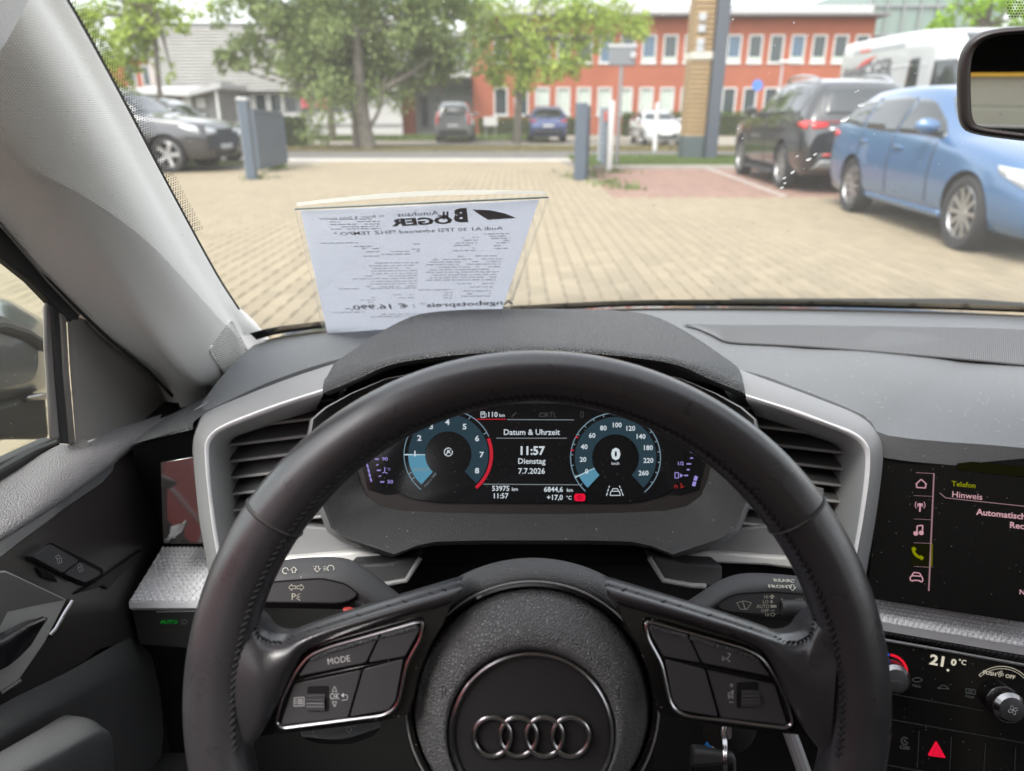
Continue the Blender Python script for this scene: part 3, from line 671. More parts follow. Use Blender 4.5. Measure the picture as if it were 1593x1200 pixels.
def car(kind, name, label, cat, wheel_pos, wheel_at, head, paint, L=None, W=1.8, Hs=1.0, rw=.325, wb=None, group=None, detail=True, spokes=10, handles=True, rear_plate=True, roof_rails=False):
    """wheel_pos: ground point of one wheel's outer contact; wheel_at: (+1 front/-1 rear, +1 left/-1 right)."""
    st = ST[kind]; base = st[0][0]-st[-1][0]; kx = (L or base)/base
    st = [(x*kx, zb, zbl*Hs, zt_*Hs, wf, wt) for x, zb, zbl, zt_, wf, wt in st]
    fx = {'wagon': 1.42, 'suv': 1.38, 'van': 1.75}[kind]*kx; rx = -(wb or 2.65*kx)+fx
    h = Vector((cos(head), sin(head), 0)); lf = Vector((-sin(head), cos(head), 0))
    loc = Vector(wheel_pos)-h*(fx if wheel_at[0] > 0 else rx)-lf*(wheel_at[1]*(W/2-.06)); loc.z = zg(loc.y)
    t = thing(name, label, cat, loc, group, head)
    def part(mb, nm, m_, parent=None, **k):
        o = mb.build(nm, m_, None, **k); part_local(o, parent or t); return o
    def sec(s):
        x, zb, zl, zt_, wf, wt = s; wm = W/2*wf; wb_ = wm*.955; wtop = W/2*wt
        ov = zl-zb
        half = [(0, zb), (wm*.7, zb), (wm*.93, zb+.05), (wm, zb+ov*.45), (wm*.995, zb+ov*.74), (wb_, zl), (wb_*.5+wtop*.5+.015, (zl+zt_)/2), (wtop, zt_-min(.07, (zt_-zl)*.3)), (wtop*.78, zt_-.012), (0, zt_)]
        return [Vector((x, y, z)) for y, z in half]+[Vector((x, -y, z)) for y, z in reversed(half[1:-1])]
    rows = crs([sec(s) for s in st], 2, 3, cu=True)
    mb = MB(); mb.grid(rows, cu=True); mb.poly(list(reversed(rows[0]))); mb.poly(rows[-1])
    bvh = BVHTree.FromPolygons([tuple(v) for v in mb.v], mb.f)
    mb.m = [0]*len(mb.f)
    body = mb.build('body', [paint, M['blacktrim']], None, ang=50)
    cut = MB()
    for x in (fx, rx):
        for s in (1, -1): cut.lathe((x, s*(W/2-.14), rw), (0, s, 0), [(rw*1.13, -.14), (rw*1.13, .4)], 28)
    c = cut.build('cut', M['blacktrim'], None)
    md = body.modifiers.new('arch', 'BOOLEAN'); md.operation = 'DIFFERENCE'; md.object = c; md.solver = 'EXACT'; md.material_mode = 'TRANSFER'
    bpy.context.view_layer.update()
    me = bpy.data.meshes.new_from_object(body.evaluated_get(bpy.context.evaluated_depsgraph_get()))
    body.modifiers.clear(); body.data = me; bpy.data.objects.remove(c); part_local(body, t)
    me.polygons.foreach_set('use_smooth', [True]*len(me.polygons)); me.set_sharp_from_angle(angle=radians(50))
    def interp(x, k):
        for a, b in zip(st[:-1], st[1:]):
            if b[0] <= x <= a[0]: return a[k]+(b[k]-a[k])*(a[0]-x)/(a[0]-b[0])
        return st[-1][k] if x < 0 else st[0][k]
    def patch(nm, poly, axis, m_, off=.006, step=.07, parent=None, dens=True, **kw):
        pts = [Vector(p[:2]) for p in poly]; b = []
        for i, p in enumerate(pts):
            q = pts[(i+1) % len(pts)]; n_ = max(1, int((q-p).length/step)); b += [p.lerp(q, k/n_) for k in range(n_)]
        nb = len(b); xs = [p.x for p in b]; ys = [p.y for p in b]; ins = []
        x = min(xs)+step/2
        while x < max(xs):
            y = min(ys)+step/2
            while y < max(ys):
                w_ = False
                for i in range(nb):
                    p, q = b[i], b[i-1]
                    if (p.y > y) != (q.y > y) and x < (q.x-p.x)*(y-p.y)/(q.y-p.y)+p.x: w_ = not w_
                if w_ and min((Vector((x, y))-p).length for p in b) > step*.5: ins.append(Vector((x, y)))
                y += step
            x += step
        r = delaunay_2d_cdt(b+ins, [(i, (i+1) % nb) for i in range(nb)], [], 1, 1e-5)
        vs_ = []
        for p in r[0]:
            if axis == 'y+': o, d = Vector((p.x, 3, p.y)), Vector((0, -1, 0))
            elif axis == 'y-': o, d = Vector((p.x, -3, p.y)), Vector((0, 1, 0))
            elif axis == 'x+': o, d = Vector((5, p.x, p.y)), Vector((-1, 0, 0))
            else: o, d = Vector((-5, p.x, p.y)), Vector((1, 0, 0))
            hit = bvh.ray_cast(o, d)
            vs_.append((hit[0] if hit[0] is not None else o+d*(3-W/2 if axis[0] == 'y' else 5-base*kx/2)) - d*off)
        g = MB(); g.add(vs_, [tuple(f) for f in r[2]])
        o = g.build(nm, m_, None, ang=60); part_local(o, parent or t); tag(o, **kw)
        md = o.modifiers.new('depth', 'SOLIDIFY'); md.thickness = off*1.6; md.offset = -1
        return o
    belt = lambda x: interp(x, 2); roof = lambda x: interp(x, 3)
    spans = {'wagon': [(.78, -.20), (-.26, -1.12), (-1.2, -1.86)], 'suv': [(.78, -.22), (-.28, -1.16), (-1.24, -1.78)], 'van': [(1.72, .95)]}[kind]
    for sgn, axn in ((1, 'y+'), (-1, 'y-')):
        for k, (xa, xb) in enumerate(spans):
            xa, xb = xa*kx, xb*kx; up = []; dn = []
            for i in range(9):
                x = xa+(xb-xa)*i/8; lo = belt(x)+.035; hi = roof(x)-(.115 if kind != 'van' else .5)
                if kind == 'van': hi = min(roof(x)-.14, 1.98); lo = belt(x)+.1
                if hi-lo > .03: up.append((x, hi)); dn.append((x, lo))
            if len(up) > 2: patch('window', dn+list(reversed(up)), axn, M['carglass'], .013, .05)
        if kind == 'van':
            patch('window', rpoly([(.55, 1.35), (.1, 1.35), (.16, 2.06), (.5, 2.06)], .06, 3), axn, M['carglass'])
            patch('side_rail', [(-2.5, .72), (1.2, .72), (1.2, .86), (-2.5, .86)], axn, M['blacktrim'])
            patch('roof_seam', [(-2.6, 1.93), (.7, 1.93), (.7, 1.955), (-2.6, 1.955)], axn, mat('seam_grey', (.5, .5, .5), .5))
        elif detail:
            patch('sill', [(fx-rw*1.3, .2), (rx+rw*1.3, .2), (rx+rw*1.3, .285), (fx-rw*1.3, .285)], axn, paint if kind == 'wagon' else M['blacktrim'], .02)
            for x in (.72*kx, -.24*kx, -1.12*kx):
                lo, hi = .34, belt(x)
                patch('door_seam', [(x-.006, lo), (x+.006, lo), (x+.006, hi), (x-.006, hi)], axn, M['blacktrim'], .006, .05)
            if handles:
                for x in (-.05*kx, -.98*kx):
                    z = belt(x)-.11; g = MB(); hit = bvh.ray_cast(Vector((x, 3*sgn, z)), Vector((0, -sgn, 0)))[0]
                    if hit: g.box((x, hit.y+.012*sgn, z), (.2, .035, .035)); part(g, 'door_handle', paint, bev=.01)
        # door mirror
        xm = {'wagon': .62, 'suv': .66, 'van': 1.7}[kind]*kx; zm = belt(xm)+.08
        hit = bvh.ray_cast(Vector((xm, 3*sgn, zm)), Vector((0, -sgn, 0)))[0] or Vector((xm, sgn*W/2*.9, zm))
        g = MB(); c_ = Vector((xm+.02, hit.y+.13*sgn, zm+.05)); sc_ = 2.0 if kind == 'van' else 1
        g.lathe(c_-Vector((.055, 0, 0)), (1, 0, 0), [(.0, -.005), (.085, 0), (.095, .03), (.085, .08), (.05, .11), (.0, .12)], 16, False)
        g.v = [Vector((q.x, c_.y+(q.y-c_.y)*1.25, c_.z+(q.z-c_.z)*.8*sc_)) for q in g.v]
        mo = part(g, 'side_mirror', paint if kind != 'van' else M['blacktrim'])
        g = MB(); g.bar((xm, hit.y-.03*sgn, zm-.03), (xm, hit.y+.1*sgn, zm+.02), .05, .03); part(g, 'mirror_arm', M['blacktrim'], mo)
    rf = max(s[3] for s in st); hoodz = {'wagon': 1.06, 'suv': 1.16, 'van': 1.5}[kind]*Hs
    wt = W/2*.62
    patch('windscreen', [(-W/2*.76, hoodz), (W/2*.76, hoodz), (wt, rf-.13), (-wt, rf-.13)], 'x+', M['carglass'], .015, .06)
    if kind != 'van':
        zb_ = (1.04 if kind == 'wagon' else 1.16)*Hs
        patch('rear_window', rpoly([(-W/2*.68, zb_), (W/2*.68, zb_), (wt*.93, rf-.15), (-wt*.93, rf-.15)], .06, 3), 'x-', M['carglass'], .013, .06)
        patch('bumper_trim', [(-W/2*.78, .42), (W/2*.78, .42), (W/2*.7, .60), (-W/2*.7, .60)], 'x-', M['blacktrim'], .012)
        if rear_plate: patch('licence_plate', [(-.26, .70), (.26, .70), (.26, .82), (-.26, .82)], 'x-', M['plate'], .012)
        if roof_rails:
            for s in (1, -1):
                g = MB(); g.tube(cr([(.1*kx, s*W/2*.6, roof(.1*kx)-.02), (-.3*kx, s*W/2*.62, rf+.03), (-1.2*kx, s*W/2*.6, roof(-1.2*kx)+.03), (-1.7*kx, s*W/2*.55, roof(-1.7*kx)-.02)], 4), .02, 8); part(g, 'roof_rail', M['chrome'])
        for s in (1, -1):
            zt_ = .92*Hs if kind == 'wagon' else 1.0*Hs
            if kind == 'suv' and Hs > 1.03: pl_ = [(s*W/2*.78, .8), (s*W/2*.92, .8), (s*W/2*.80, 1.45), (s*W/2*.7, 1.45)]
            else: pl_ = [(s*W/2*.60, zt_-.03), (s*W/2*.92, zt_-.07), (s*W/2*.88, zt_+.06), (s*W/2*.62, zt_+.03)]
            patch('tail_light', pl_, 'x-', M['redlamp'], .012)
            xq = st[-1][0]
            patch('tail_light', [(xq+.10, zt_-.06), (xq+.42, zt_-.02), (xq+.42, zt_+.03), (xq+.12, zt_+.06)], 'y+' if s > 0 else 'y-', M['redlamp'], .01)
    for s in (1, -1):
        zh = {'wagon': .64, 'suv': .80, 'van': 1.0}[kind]*Hs
        patch('headlight', [(s*W/2*.42, zh-.04), (s*W/2*.82, zh-.06), (s*W/2*.80, zh+.09), (s*W/2*.45, zh+.03)], 'x+', M['lampglass'], .012)
        x0_ = st[0][0]
        o = patch('headlight', [(x0_-.13, zh-.06), (x0_-.50, zh+.07), (x0_-.56, zh+.13), (x0_-.2, zh+.10)], 'y+' if s > 0 else 'y-', M['lampglass'], .01)
    gz = .30 if kind != 'van' else .45
    patch('grille', [(-W/2*.55, gz+.02), (W/2*.55, gz+.02), (W/2*.62, gz+.20), (-W/2*.62, gz+.20)], 'x+', M['blacktrim'], .01)
    patch('licence_plate', [(-.26, gz+.13), (.26, gz+.13), (.26, gz+.24), (-.26, gz+.24)], 'x+', M['plate'], .022)
    for x in (fx, rx):
        for s in (1, -1):
            c_ = Vector((x, s*(W/2-.115), rw)); g = MB(); ri = rw*.72
            g.lathe(c_, (0, s, 0), [(ri, -.1), (rw*.93, -.11), (rw, -.08), (rw, .06), (rw*.94, .10), (ri*1.04, .095), (ri, .07)], 28, False)
            wh = part(g, 'wheel', M['tyre'])
            g = MB(); g.lathe(c_, (0, s, 0), [(ri, -.08), (ri, .075), (ri*.94, .085), (ri*.9, .06), (ri*.9, -.02)], 28, False)
            g.lathe(c_, (0, s, 0), [(.0, .07), (.045, .07), (.06, .05), (.06, -.02)], 14, False)
            for k in range(spokes):
                a = 2*pi*k/spokes; d = Vector((cos(a), 0, sin(a))); o_ = Vector((0, s, 0))
                w_ = .40/spokes if spokes > 6 else .075
                g.bar(c_+d*.05+o_*.058, c_+d*ri*.93+o_*.068, w_, .022, o_)
            part(g, 'rim', M['rim'], wh)
            g = MB(); g.lathe(c_, (0, s, 0), [(0, .0), (ri*.92, .0)], 24, False); part(g, 'brake_disc', M['rimdark'], wh)
    return t, patch, part, dict(fx=fx, rx=rx, bvh=bvh)
def paint(nm, c, rough=.22, metal=.35): return mat(nm, c, rough, metal=metal, coat=1.0, spec=.5)
p_blue = mat('light_blue_metallic', (.066, .138, .265), .24, metal=.3, coat=.7); p_black = paint('black_metallic', (.035, .036, .039)); p_grey = paint('dark_grey_metallic', (.05, .05, .054))
p_silver = paint('silver_metallic', (.2, .21, .22)); p_navy = paint('navy_metallic', (.035, .055, .16)); p_white = paint('white_car_paint', (.44, .45, .45), .25, 0); p_red = mat('red_van_paint', (.42, .012, .012), .6, spec=.2)
car('wagon', 'parked_car', 'light blue estate car with multi-spoke alloy wheels, nose towards the viewer', 'car', G(1487, 388), (1, -1), radians(-93.7), p_blue, rw=.33, W=1.79)
M['redbar'] = mat('dark_red_bar', (.22, .02, .025), .2)
sv, svp, svpart, svd = car('suv', 'parked_car', 'black SUV with a red tail light, parked between the pylon and the blue estate', 'car', G(1212, 293), (-1, 1), radians(87), p_black, rw=.36, W=1.85, roof_rails=True)
svp('light_bar', [(-.8, 1.03), (.8, 1.03), (.8, 1.05), (-.8, 1.05)], 'x-', M['redbar'], .016)
svp('chrome_strip', [(-.55, .93), (.55, .93), (.55, .96), (-.55, .96)], 'x-', M['chrome'], .016)
svp('bumper_plate', [(-.75, .36), (.75, .36), (.62, .5), (-.62, .5)], 'x-', M['greyalu'], .02)
svp('reflector', [(.45, .56), (.60, .56), (.60, .59), (.45, .59)], 'x-', M['redlamp'], .02)
vh = Vector((0, -1, 0))
van, vp, vpart, vd = car('van', 'delivery_van', 'tall white panel van with red and grey lettering on its side', 'van', Vector((7.08, 15.7, 0)), (-1, -1), radians(-90), p_white, W=2.0, rw=.36, wb=3.4)
# lettering on the van's flank (flat print on the panel)
vl = MB(); vmats = [mat('print_grey', (.10, .10, .11), .5), mat('print_red', (.55, .05, .04), .5), mat('print_pale_red', (.42, .13, .11), .5), mat('print_pale_grey', (.30, .32, .33), .5)]
yy = -1.012; u_ = Vector((1, 0, 0)); v_ = Vector((0, .06, 1)).normalized()
def vside(x, z):
    hit = vd['bvh'].ray_cast(Vector((x, -3, z)), Vector((0, 1, 0)))[0]; return Vector((x, (hit.y if hit else -1)-.012, z))
vl.cur = 0; vl.text('Autohaus', vside(-2.08, 1.95), u_, v_, .20, .02, sx=.75)
vl.text('BÖGER', vside(-1.12, 1.93), u_, v_, .30, .03, sx=.95)
vl.cur = 1; q = [vside(x, z) for x, z in ((-2.0, 1.98), (-1.6, 2.13), (-1.1, 2.19), (-1.45, 2.08))]; vl.poly(q)
vl.cur = 2
for x0_, x1_, c_ in ((-2.2, -1.95, 3), (-1.9, -1.45, 2), (-1.4, -1.1, 3), (-1.06, -.6, 3), (-.55, -.15, 3)):
    vl.cur = c_; vl.poly([vside(x0_, 2.27), vside(x1_, 2.27), vside(x1_, 2.34), vside(x0_, 2.34)])
o = vl.build('lettering', vmats, None, smooth=False, flip=True); part_local(o, van)
car('suv', 'parked_car', 'dark grey SUV parked side-on beyond the windscreen pillar', 'car', G(266, 269), (1, -1), radians(-4), p_grey, rw=.36, spokes=5)
car('suv', 'parked_car', 'charcoal car with its bright headlight showing, behind the dark grey SUV', 'car', G(300, 254)+Vector((.45, 0, 0)), (1, -1), radians(-2), p_black, rw=.35, spokes=5)
def behind(px, y): q = VY(px, 200, y); return Vector((q.x, y, -.25))
def small(kind, label, px, y, head, pnt, W, L, Hs, rw=.32):
    p = behind(px, y); h_ = Vector((cos(head), sin(head), 0)); lf_ = Vector((-sin(head), cos(head), 0)); kx = L/(4.52 if kind == 'suv' else 4.63)
    fx = {'wagon': 1.42, 'suv': 1.38}[kind]*kx; rx = -2.65*kx+fx
    return car(kind, 'parked_car', label, 'car', p+h_*fx+lf_*(W/2-.06), (1, 1), head, pnt, L=L, W=W, Hs=Hs, rw=rw, detail=False)
small('suv', 'silver-grey compact people carrier seen from behind at the glazed entrance', 710, 38.0, radians(90), p_silver, 1.82, 4.3, 1.09)
small('suv', 'navy blue SUV seen from behind beside the light green tree', 850, 38.0, radians(90), p_navy, 1.86, 4.4, .99, .34)
small('wagon', 'white hatchback facing the road behind the marker post', 1020, 34.5, radians(-88), p_white, 1.8, 4.2, 1.0)
car('van', 'red_van', 'red van parked beside the driver door, seen only as a reflection in the gloss trim', 'van', Vector((-1.16, -.75, 0)), (1, -1), radians(90), p_red, W=2.0, rw=.36, wb=3.4)
# ================================================================== THE CAR WE SIT IN
CAR = thing('car', 'car seen from the driver seat: dark interior with leather steering wheel and grey dashboard', 'car', (.36, .1, 0))
I = {}
I['dash'] = mat('grey_soft_dash', (.150, .155, .161), .60, bump=.22, bscale=450, kind='leather', spec=.35, var=.04, vscale=8, speck=.5, speckscale=260)
I['hood'] = mat('dark_grained_hood', (.080, .082, .085), .52, bump=.8, bscale=430, kind='leather', spec=.4, speck=.35, speckscale=300)
I['frame'] = mat('vent_frame_grey', (.245, .245, .25), .55, bump=.15, bscale=500, spec=.4)
I['satin'] = mat('satin_silver_plastic', (.72, .71, .72), .42, metal=.1)
I['recess'] = mat('vent_recess_grey', (.42, .43, .43), .6)
I['slat'] = mat('vent_slat_black', (.10, .10, .10), .5)
I['slatedge'] = mat('slat_edge_grey', (.42, .41, .41), .45)
I['black'] = mat('black_plastic', (.020, .0195, .019), .55, bump=.15, bscale=900, spec=.4)
I['matte'] = mat('matte_black', (.012, .012, .012), .8, spec=.2)
I['gloss'] = mat('piano_black', (.010, .0096, .0092), .12, spec=.35, speck=.35, speckscale=420)
I['screen'] = mat('screen_glass', (.008, .008, .009), .12, spec=.35, speck=.16, speckscale=520)
I['screen2'] = mat('touchscreen_glass', (.008, .008, .008), .14, spec=.35, speck=.22, speckscale=420)
I['bezel'] = mat('bezel_dark_brown', (.022, .019, .018), .4)
I['binnacle'] = mat('binnacle_dark', (.052, .052, .054), .6, bump=.35, bscale=500, spec=.35, speck=.3, speckscale=300)
I['leather'] = mat('black_leather', (.036, .034, .037), .32, bump=.08, bscale=700, kind='leather', spec=.55, rvar=.08, wear=55.0, var=.08, vscale=40, coat=.45, coatr=.25)
I['leather2'] = mat('black_leather_grained', (.026, .025, .027), .42, bump=.22, bscale=1100, kind='leather', spec=.5, rvar=.08, wear=14.0)
I['thread'] = mat('black_thread', (.012, .012, .013), .8)
I['seam'] = mat('seam_edge', (.05, .048, .046), .5)
I['airbag'] = mat('grained_airbag_cover', (.17, .17, .172), .45, bump=.9, bscale=520, kind='leather', spec=.45, speck=.2, speckscale=350)
I['badge'] = mat('badge_disc', (.028, .027, .028), .5, spec=.4)
I['chrome'] = mat('satin_chrome', (.52, .51, .52), .22, metal=1.0)
I['chromed'] = mat('dark_chrome', (.36, .35, .36), .25, metal=1.0)
I['button'] = mat('soft_button', (.052, .051, .054), .5, spec=.45)
I['fabric'] = mat('pillar_fabric', (.88, .86, .81), .85, bump=.35, bscale=260, kind='weave', spec=.2, sheen=.2)
I['lining'] = mat('roof_lining', (.76, .75, .73), .9, bump=.3, bscale=300, kind='weave', spec=.1)
I['doorsoft'] = mat('door_grained', (.25, .235, .238), .5, bump=.7, bscale=520, kind='leather', spec=.5)
I['doorlow'] = mat('door_lower_dark', (.07, .07, .07), .6, bump=.4, bscale=700, kind='leather', spec=.4)
I['panel'] = mat('mirror_triangle_grey', (.22, .205, .19), .55, bump=.1, bscale=900)
I['rubber'] = mat('rubber_seal', (.028, .027, .027), .55)
I['bowl'] = mat('handle_bowl_grey', (.42, .41, .395), .5, metal=.1)
I['hex'] = mat('silver_honeycomb', (.80, .80, .83), .45, metal=.05)
I['white'] = mat('print_white', (.62, .62, .62), .6)
I['grey'] = mat('print_grey', (.20, .20, .20), .6)
I['dim'] = mat('print_dim', (.08, .08, .08), .6)
I['hoodpaint'] = mat('dark_car_paint', (.05, .05, .055), .15, metal=.3, coat=1.0)
I['cowl'] = mat('cowl_black', (.008, .008, .008), .6)
I['carpet'] = mat('footwell_cloth', (.045, .045, .047), .95, bump=.5, bscale=300)
I['wscreen'] = glass('windscreen_glass', (.97, .985, .975), .045, dust=.06)
I['sideglass'] = glass('side_glass', (.93, .96, .94), .03, dust=.02)
I['frit'] = mat('black_frit', (.006, .006, .007), .6)
I['mirror'] = mat('mirror_glass', (.85, .86, .84), .01, metal=1.0, speck=.5, speckscale=260)
I['mirrorframe'] = mat('mirror_frame', (.035, .029, .029), .45)
E = {k: emit('lit_'+k, c, s) for k, (c, s) in dict(white=((215, 225, 232), .9), slate=((44, 62, 72), 1), blue=((86, 140, 165), 1), needle=((200, 225, 235), .9), red=((190, 40, 56), 1), redb=((228, 22, 58), 1), grey=((105, 110, 112), 1), dim=((62, 62, 64), 1), purple=((150, 140, 205), 1), purplel=((105, 98, 140), 1), pink=((205, 160, 168), 1), olive=((128, 132, 10), 1), olived=((46, 46, 12), 1), warm=((226, 218, 198), .9), green=((12, 96, 30), 1), greyd=((72, 74, 75), 1), ared=((225, 30, 50), 1), ablue=((40, 80, 210), 1)).items()}

def pt2(p): return Vector((p[0], p[1]))
def surf(rows, nu=4, nv=4, mb=None):
    mb = mb or MB(); mb.grid(crs(rows, nu, nv)); return mb
def pl(poly, plane, off=0.0): return [plane(x, y, off) for x, y in [(p[0], p[1]) for p in poly]]
def slab(mb, poly, plane, front, back):            # polygon in photo pixels -> solid of that outline standing in a plane
    a = pl(poly, plane, front); mb.prism([p-plane.n*(front-back) for p in a], plane.n*(front-back)); return mb
def line(mb, a, b, plane, w, off):
    A, B = plane(*a, off), plane(*b, off); d = (B-A).normalized(); s = d.cross(plane.n)*(w*.5)
    return mb.add([A-s, B-s, B+s, A+s], [(0, 1, 2, 3)])
def pline(mb, pts, plane, w, off, closed=False):
    n = len(pts)
    for i in range(n if closed else n-1): line(mb, pts[i], pts[(i+1) % n], plane, w, off)
    return mb
def circ(cx, cy, r, z, n=48, a0=0, a1=2*pi, sx=1.0, sy=1.0):
    full = abs(a1-a0-2*pi) < 1e-6
    return [P(cx+r*sx*cos(a0+(a1-a0)*k/(n if full else n-1)), cy-r*sy*sin(a0+(a1-a0)*k/(n if full else n-1)), z) for k in range(n)]
def ringsec(mb, cx, cy, r0, r1, a0, a1, plane, off, n=40):
    A = [plane(cx+r0*cos(radians(a0+(a1-a0)*k/n)), cy-r0*sin(radians(a0+(a1-a0)*k/n)), off) for k in range(n+1)]
    B = [plane(cx+r1*cos(radians(a0+(a1-a0)*k/n)), cy-r1*sin(radians(a0+(a1-a0)*k/n)), off) for k in range(n+1)]
    return mb.grid([A, B])
def T(mb, s, x, y, cap, plane, off, **k):
    sc = (plane(x, y+1)-plane(x, y)).length
    return mb.text(s, plane(x, y, off), plane.u, plane.v, cap*sc, **k)
def empty_part(name, parent=CAR, **kw):
    o = bpy.data.objects.new(name, None); COL.objects.link(o); o.empty_display_size = .05; attach(o, parent); tag(o, **kw); return o

# ------------------------------------------------------------------ dashboard top
ZD = .95
def far_edge(px, py): return HZ(px, py, ZD)
FE = [(395, 537), (432, 527), (500, 518), (620, 506), (760, 495), (900, 487), (1009, 483), (1204, 483), (1378, 486), (1593, 493), (1800, 505), (2050, 522)]
NE = [(300, 648, .66), (345, 628, .655), (420, 594, .68), (515, 562, .70), (620, 540, .70), (760, 530, .70), (900, 530, .70), (1145, 574, .69), (1240, 604, .65), (1345, 647, .62), (1383, 678, .602), (1593, 697, .585), (1800, 722, .57)]
far = cr([far_edge(*p) for p in FE], 4); near = cr([P(*p) for p in NE], 4)
def resample(c, n):
    L = [0]
    for a, b in zip(c[:-1], c[1:]): L.append(L[-1]+(b-a).length)
    out = []; j = 0
    for k in range(n):
        s = L[-1]*k/(n-1)
        while j < len(L)-2 and L[j+1] < s: j += 1
        out.append(c[j].lerp(c[j+1], min(1, (s-L[j])/max(1e-9, L[j+1]-L[j]))))
    return out
far_b = [p+Vector((0, .02, -.012)) for p in far]; 
NF = 90
nr, fr_ = resample(near, NF), resample(far, NF)
rows = [[p+Vector((0, -.002, -.02)) for p in nr], nr]
for t in (.15, .35, .6, .85, 1.0):
    rows.append([a.lerp(b, t)+Vector((0, 0, .006*sin(pi*t))) for a, b in zip(nr, fr_)])
rows.append([b+Vector((0, .012, -.014)) for b in fr_])
mb = MB(); mb.grid(rows); DASH = mb.build('dashboard', I['dash'], CAR, label='grey soft dashboard top', ang=60)
# dash corner ledge by the door
mb = surf([[P(207, 691, .60), P(252, 680, .60), P(300, 668, .605)], [P(207, 688, .602), P(255, 673, .604), P(303, 655, .612)], [P(255, 652, .65), P(290, 642, .655), P(330, 637, .66)], [P(300, 628, .70), P(325, 622, .70), P(350, 615, .70)], [P(330, 612, .74), P(370, 594, .74), P(405, 572, .78)]], 4, 4)
mb.build('corner_ledge', I['hood'], DASH)
# side-window demister slot
gp_ = Pl(P(285, 650, .655), P(340, 622, .69), P(275, 655, .66)); gp_ = Pl(P(278, 656, .655), P(350, 615, .70), P(300, 660, .65))
mb = MB(); slab(mb, [(279, 657), (303, 640), (330, 625), (356, 613), (352, 620), (330, 634), (312, 647), (304, 656)], gp_, .004, .001); dm = mb.build('demister_slot', I['matte'], DASH)
mb = MB(); mb.tube([gp_(x, y, .005) for x, y in ((279, 658), (300, 641), (328, 624), (358, 611))], .0012, 6); mb.tube([gp_(x, y, .005) for x, y in ((286, 658), (306, 643), (332, 627), (356, 614))], .0008, 6)
for x in (318, 330): mb.tube([gp_(x-8, 646-(x-318)*.6, .004), gp_(x+3, 633-(x-318)*.6, .004)], .0016, 6)
mb.build('demister_bar', I['frame'], DASH)
# defrost grille on the right
gu = [(1060, 508), (1110, 508), (1160, 508), (1250, 508), (1335, 509), (1460, 511), (1593, 515), (1800, 526)]
gl = [(1085, 514), (1110, 526), (1135, 536), (1210, 540), (1291, 545), (1440, 557), (1593, 571), (1800, 590)]
dbv = BVHTree.FromPolygons([tuple(v.co) for v in DASH.data.vertices], [tuple(p.vertices) for p in DASH.data.polygons])
def dash_at(px, py, lift=.0015):
    h = dbv.ray_cast(ORG, ray(px, py).normalized())[0]; return (h if h is not None else HZ(px, py, ZD))+Vector((0, 0, lift))
A_ = resample(cr([dash_at(*p) for p in gu], 3), 230); B_ = resample(cr([dash_at(*p) for p in gl], 3), 230)
mb = MB(); mb.grid([A_, B_]); GR = mb.build('defrost_grille', mat('grille_dark', (.10, .10, .105), .6), DASH, smooth=False)
mb = MB()
for k in range(2, 228):
    a, b = A_[k], B_[k]; d = (A_[k+1]-a)*.45; up = Vector((0, 0, .0016))
    mb.add([a, a+d, b+d, b, a+up, a+d+up, b+d+up, b+up], [(4, 5, 6, 7), (0, 1, 5, 4), (2, 3, 7, 6), (1, 2, 6, 5), (3, 0, 4, 7)])
mb.build('grille_rib', mat('grille_rib_grey', (.155, .157, .162), .6), GR, smooth=False, kind='stuff')

# ------------------------------------------------------------------ instrument hood and binnacle
AXD = 830
def sym(pts): return list(pts)+[(2*AXD-p[0],)+tuple(p[1:]) for p in reversed(pts[:-1] if abs(pts[-1][0]-AXD) < .5 else pts)]
lip = sym([(502, 612, .585), (556, 590, .572), (607, 568, .565), (680, 556, .563), (760, 549, .562), (830, 547, .562)])
edge = sym([(503, 598, .59), (556, 576, .575), (609, 558, .568), (680, 548, .566), (760, 541, .565), (830, 539, .565)])
roll = sym([(507, 582, .61), (558, 562, .59), (620, 548, .585), (690, 538, .583), (765, 531, .582), (830, 529, .582)])
mid_ = sym([(514, 570, .63), (572, 540, .63), (634, 515, .645), (700, 505, .655), (770, 503, .66), (830, 502, .66)])
crest = sym([(530, 558, .655), (588, 519, .67), (646, 491, .70), (706, 483, .73), (772, 481, .74), (830, 480.5, .745)])
mb = MB()
rr = [cr([P(*p) for p in c], 5) for c in (lip, edge, roll, mid_, crest)]
back = [Vector((p.x, p.y+.03, max(ZD, p.z-.012))) for p in rr[-1]]; back2 = [Vector((p.x, p.y+.05, ZD-.01)) for p in rr[-1]]
under = [p+FW*.02+UP*-.002 for p in rr[0]]
mb.grid([under, rr[0], [a.lerp(b, .5)-FW*.0012 for a, b in zip(rr[0], rr[1])], rr[1]]+crs(rr[1:], 1, 4)[1:]+[back, back2])
HOOD = mb.build('instrument_hood', I['hood'], CAR, label='dark grained hood over the instruments', ang=70)
def loop(pts, z): return [P(x, y, z) for x, y in pts]
OUT = [(830, 566), (760, 567), (680, 574), (600, 588), (545, 612), (505, 634), (484, 652), (478, 690), (486, 742), (497, 785), (512, 824), (535, 840), (612, 866), (645, 852), (675, 845), (750, 843), (830, 843)]
OUTF = OUT+[(2*AXD-x, y) for x, y in reversed(OUT[1:-1])]
INN = [(830, 606), (760, 607), (690, 612), (632, 618), (585, 632), (562, 650), (552, 668), (550, 690), (553, 722), (560, 750), (570, 772), (592, 788), (625, 795), (690, 798), (735, 799), (780, 800), (830, 800)]
INNF = INN+[(2*AXD-x, y) for x, y in reversed(INN[1:-1])]
def shrink(pts, q, k): return [(x+(a-x)*k, y+(b-y)*k) for (x, y), (a, b) in zip(pts, q)]
mb = MB()
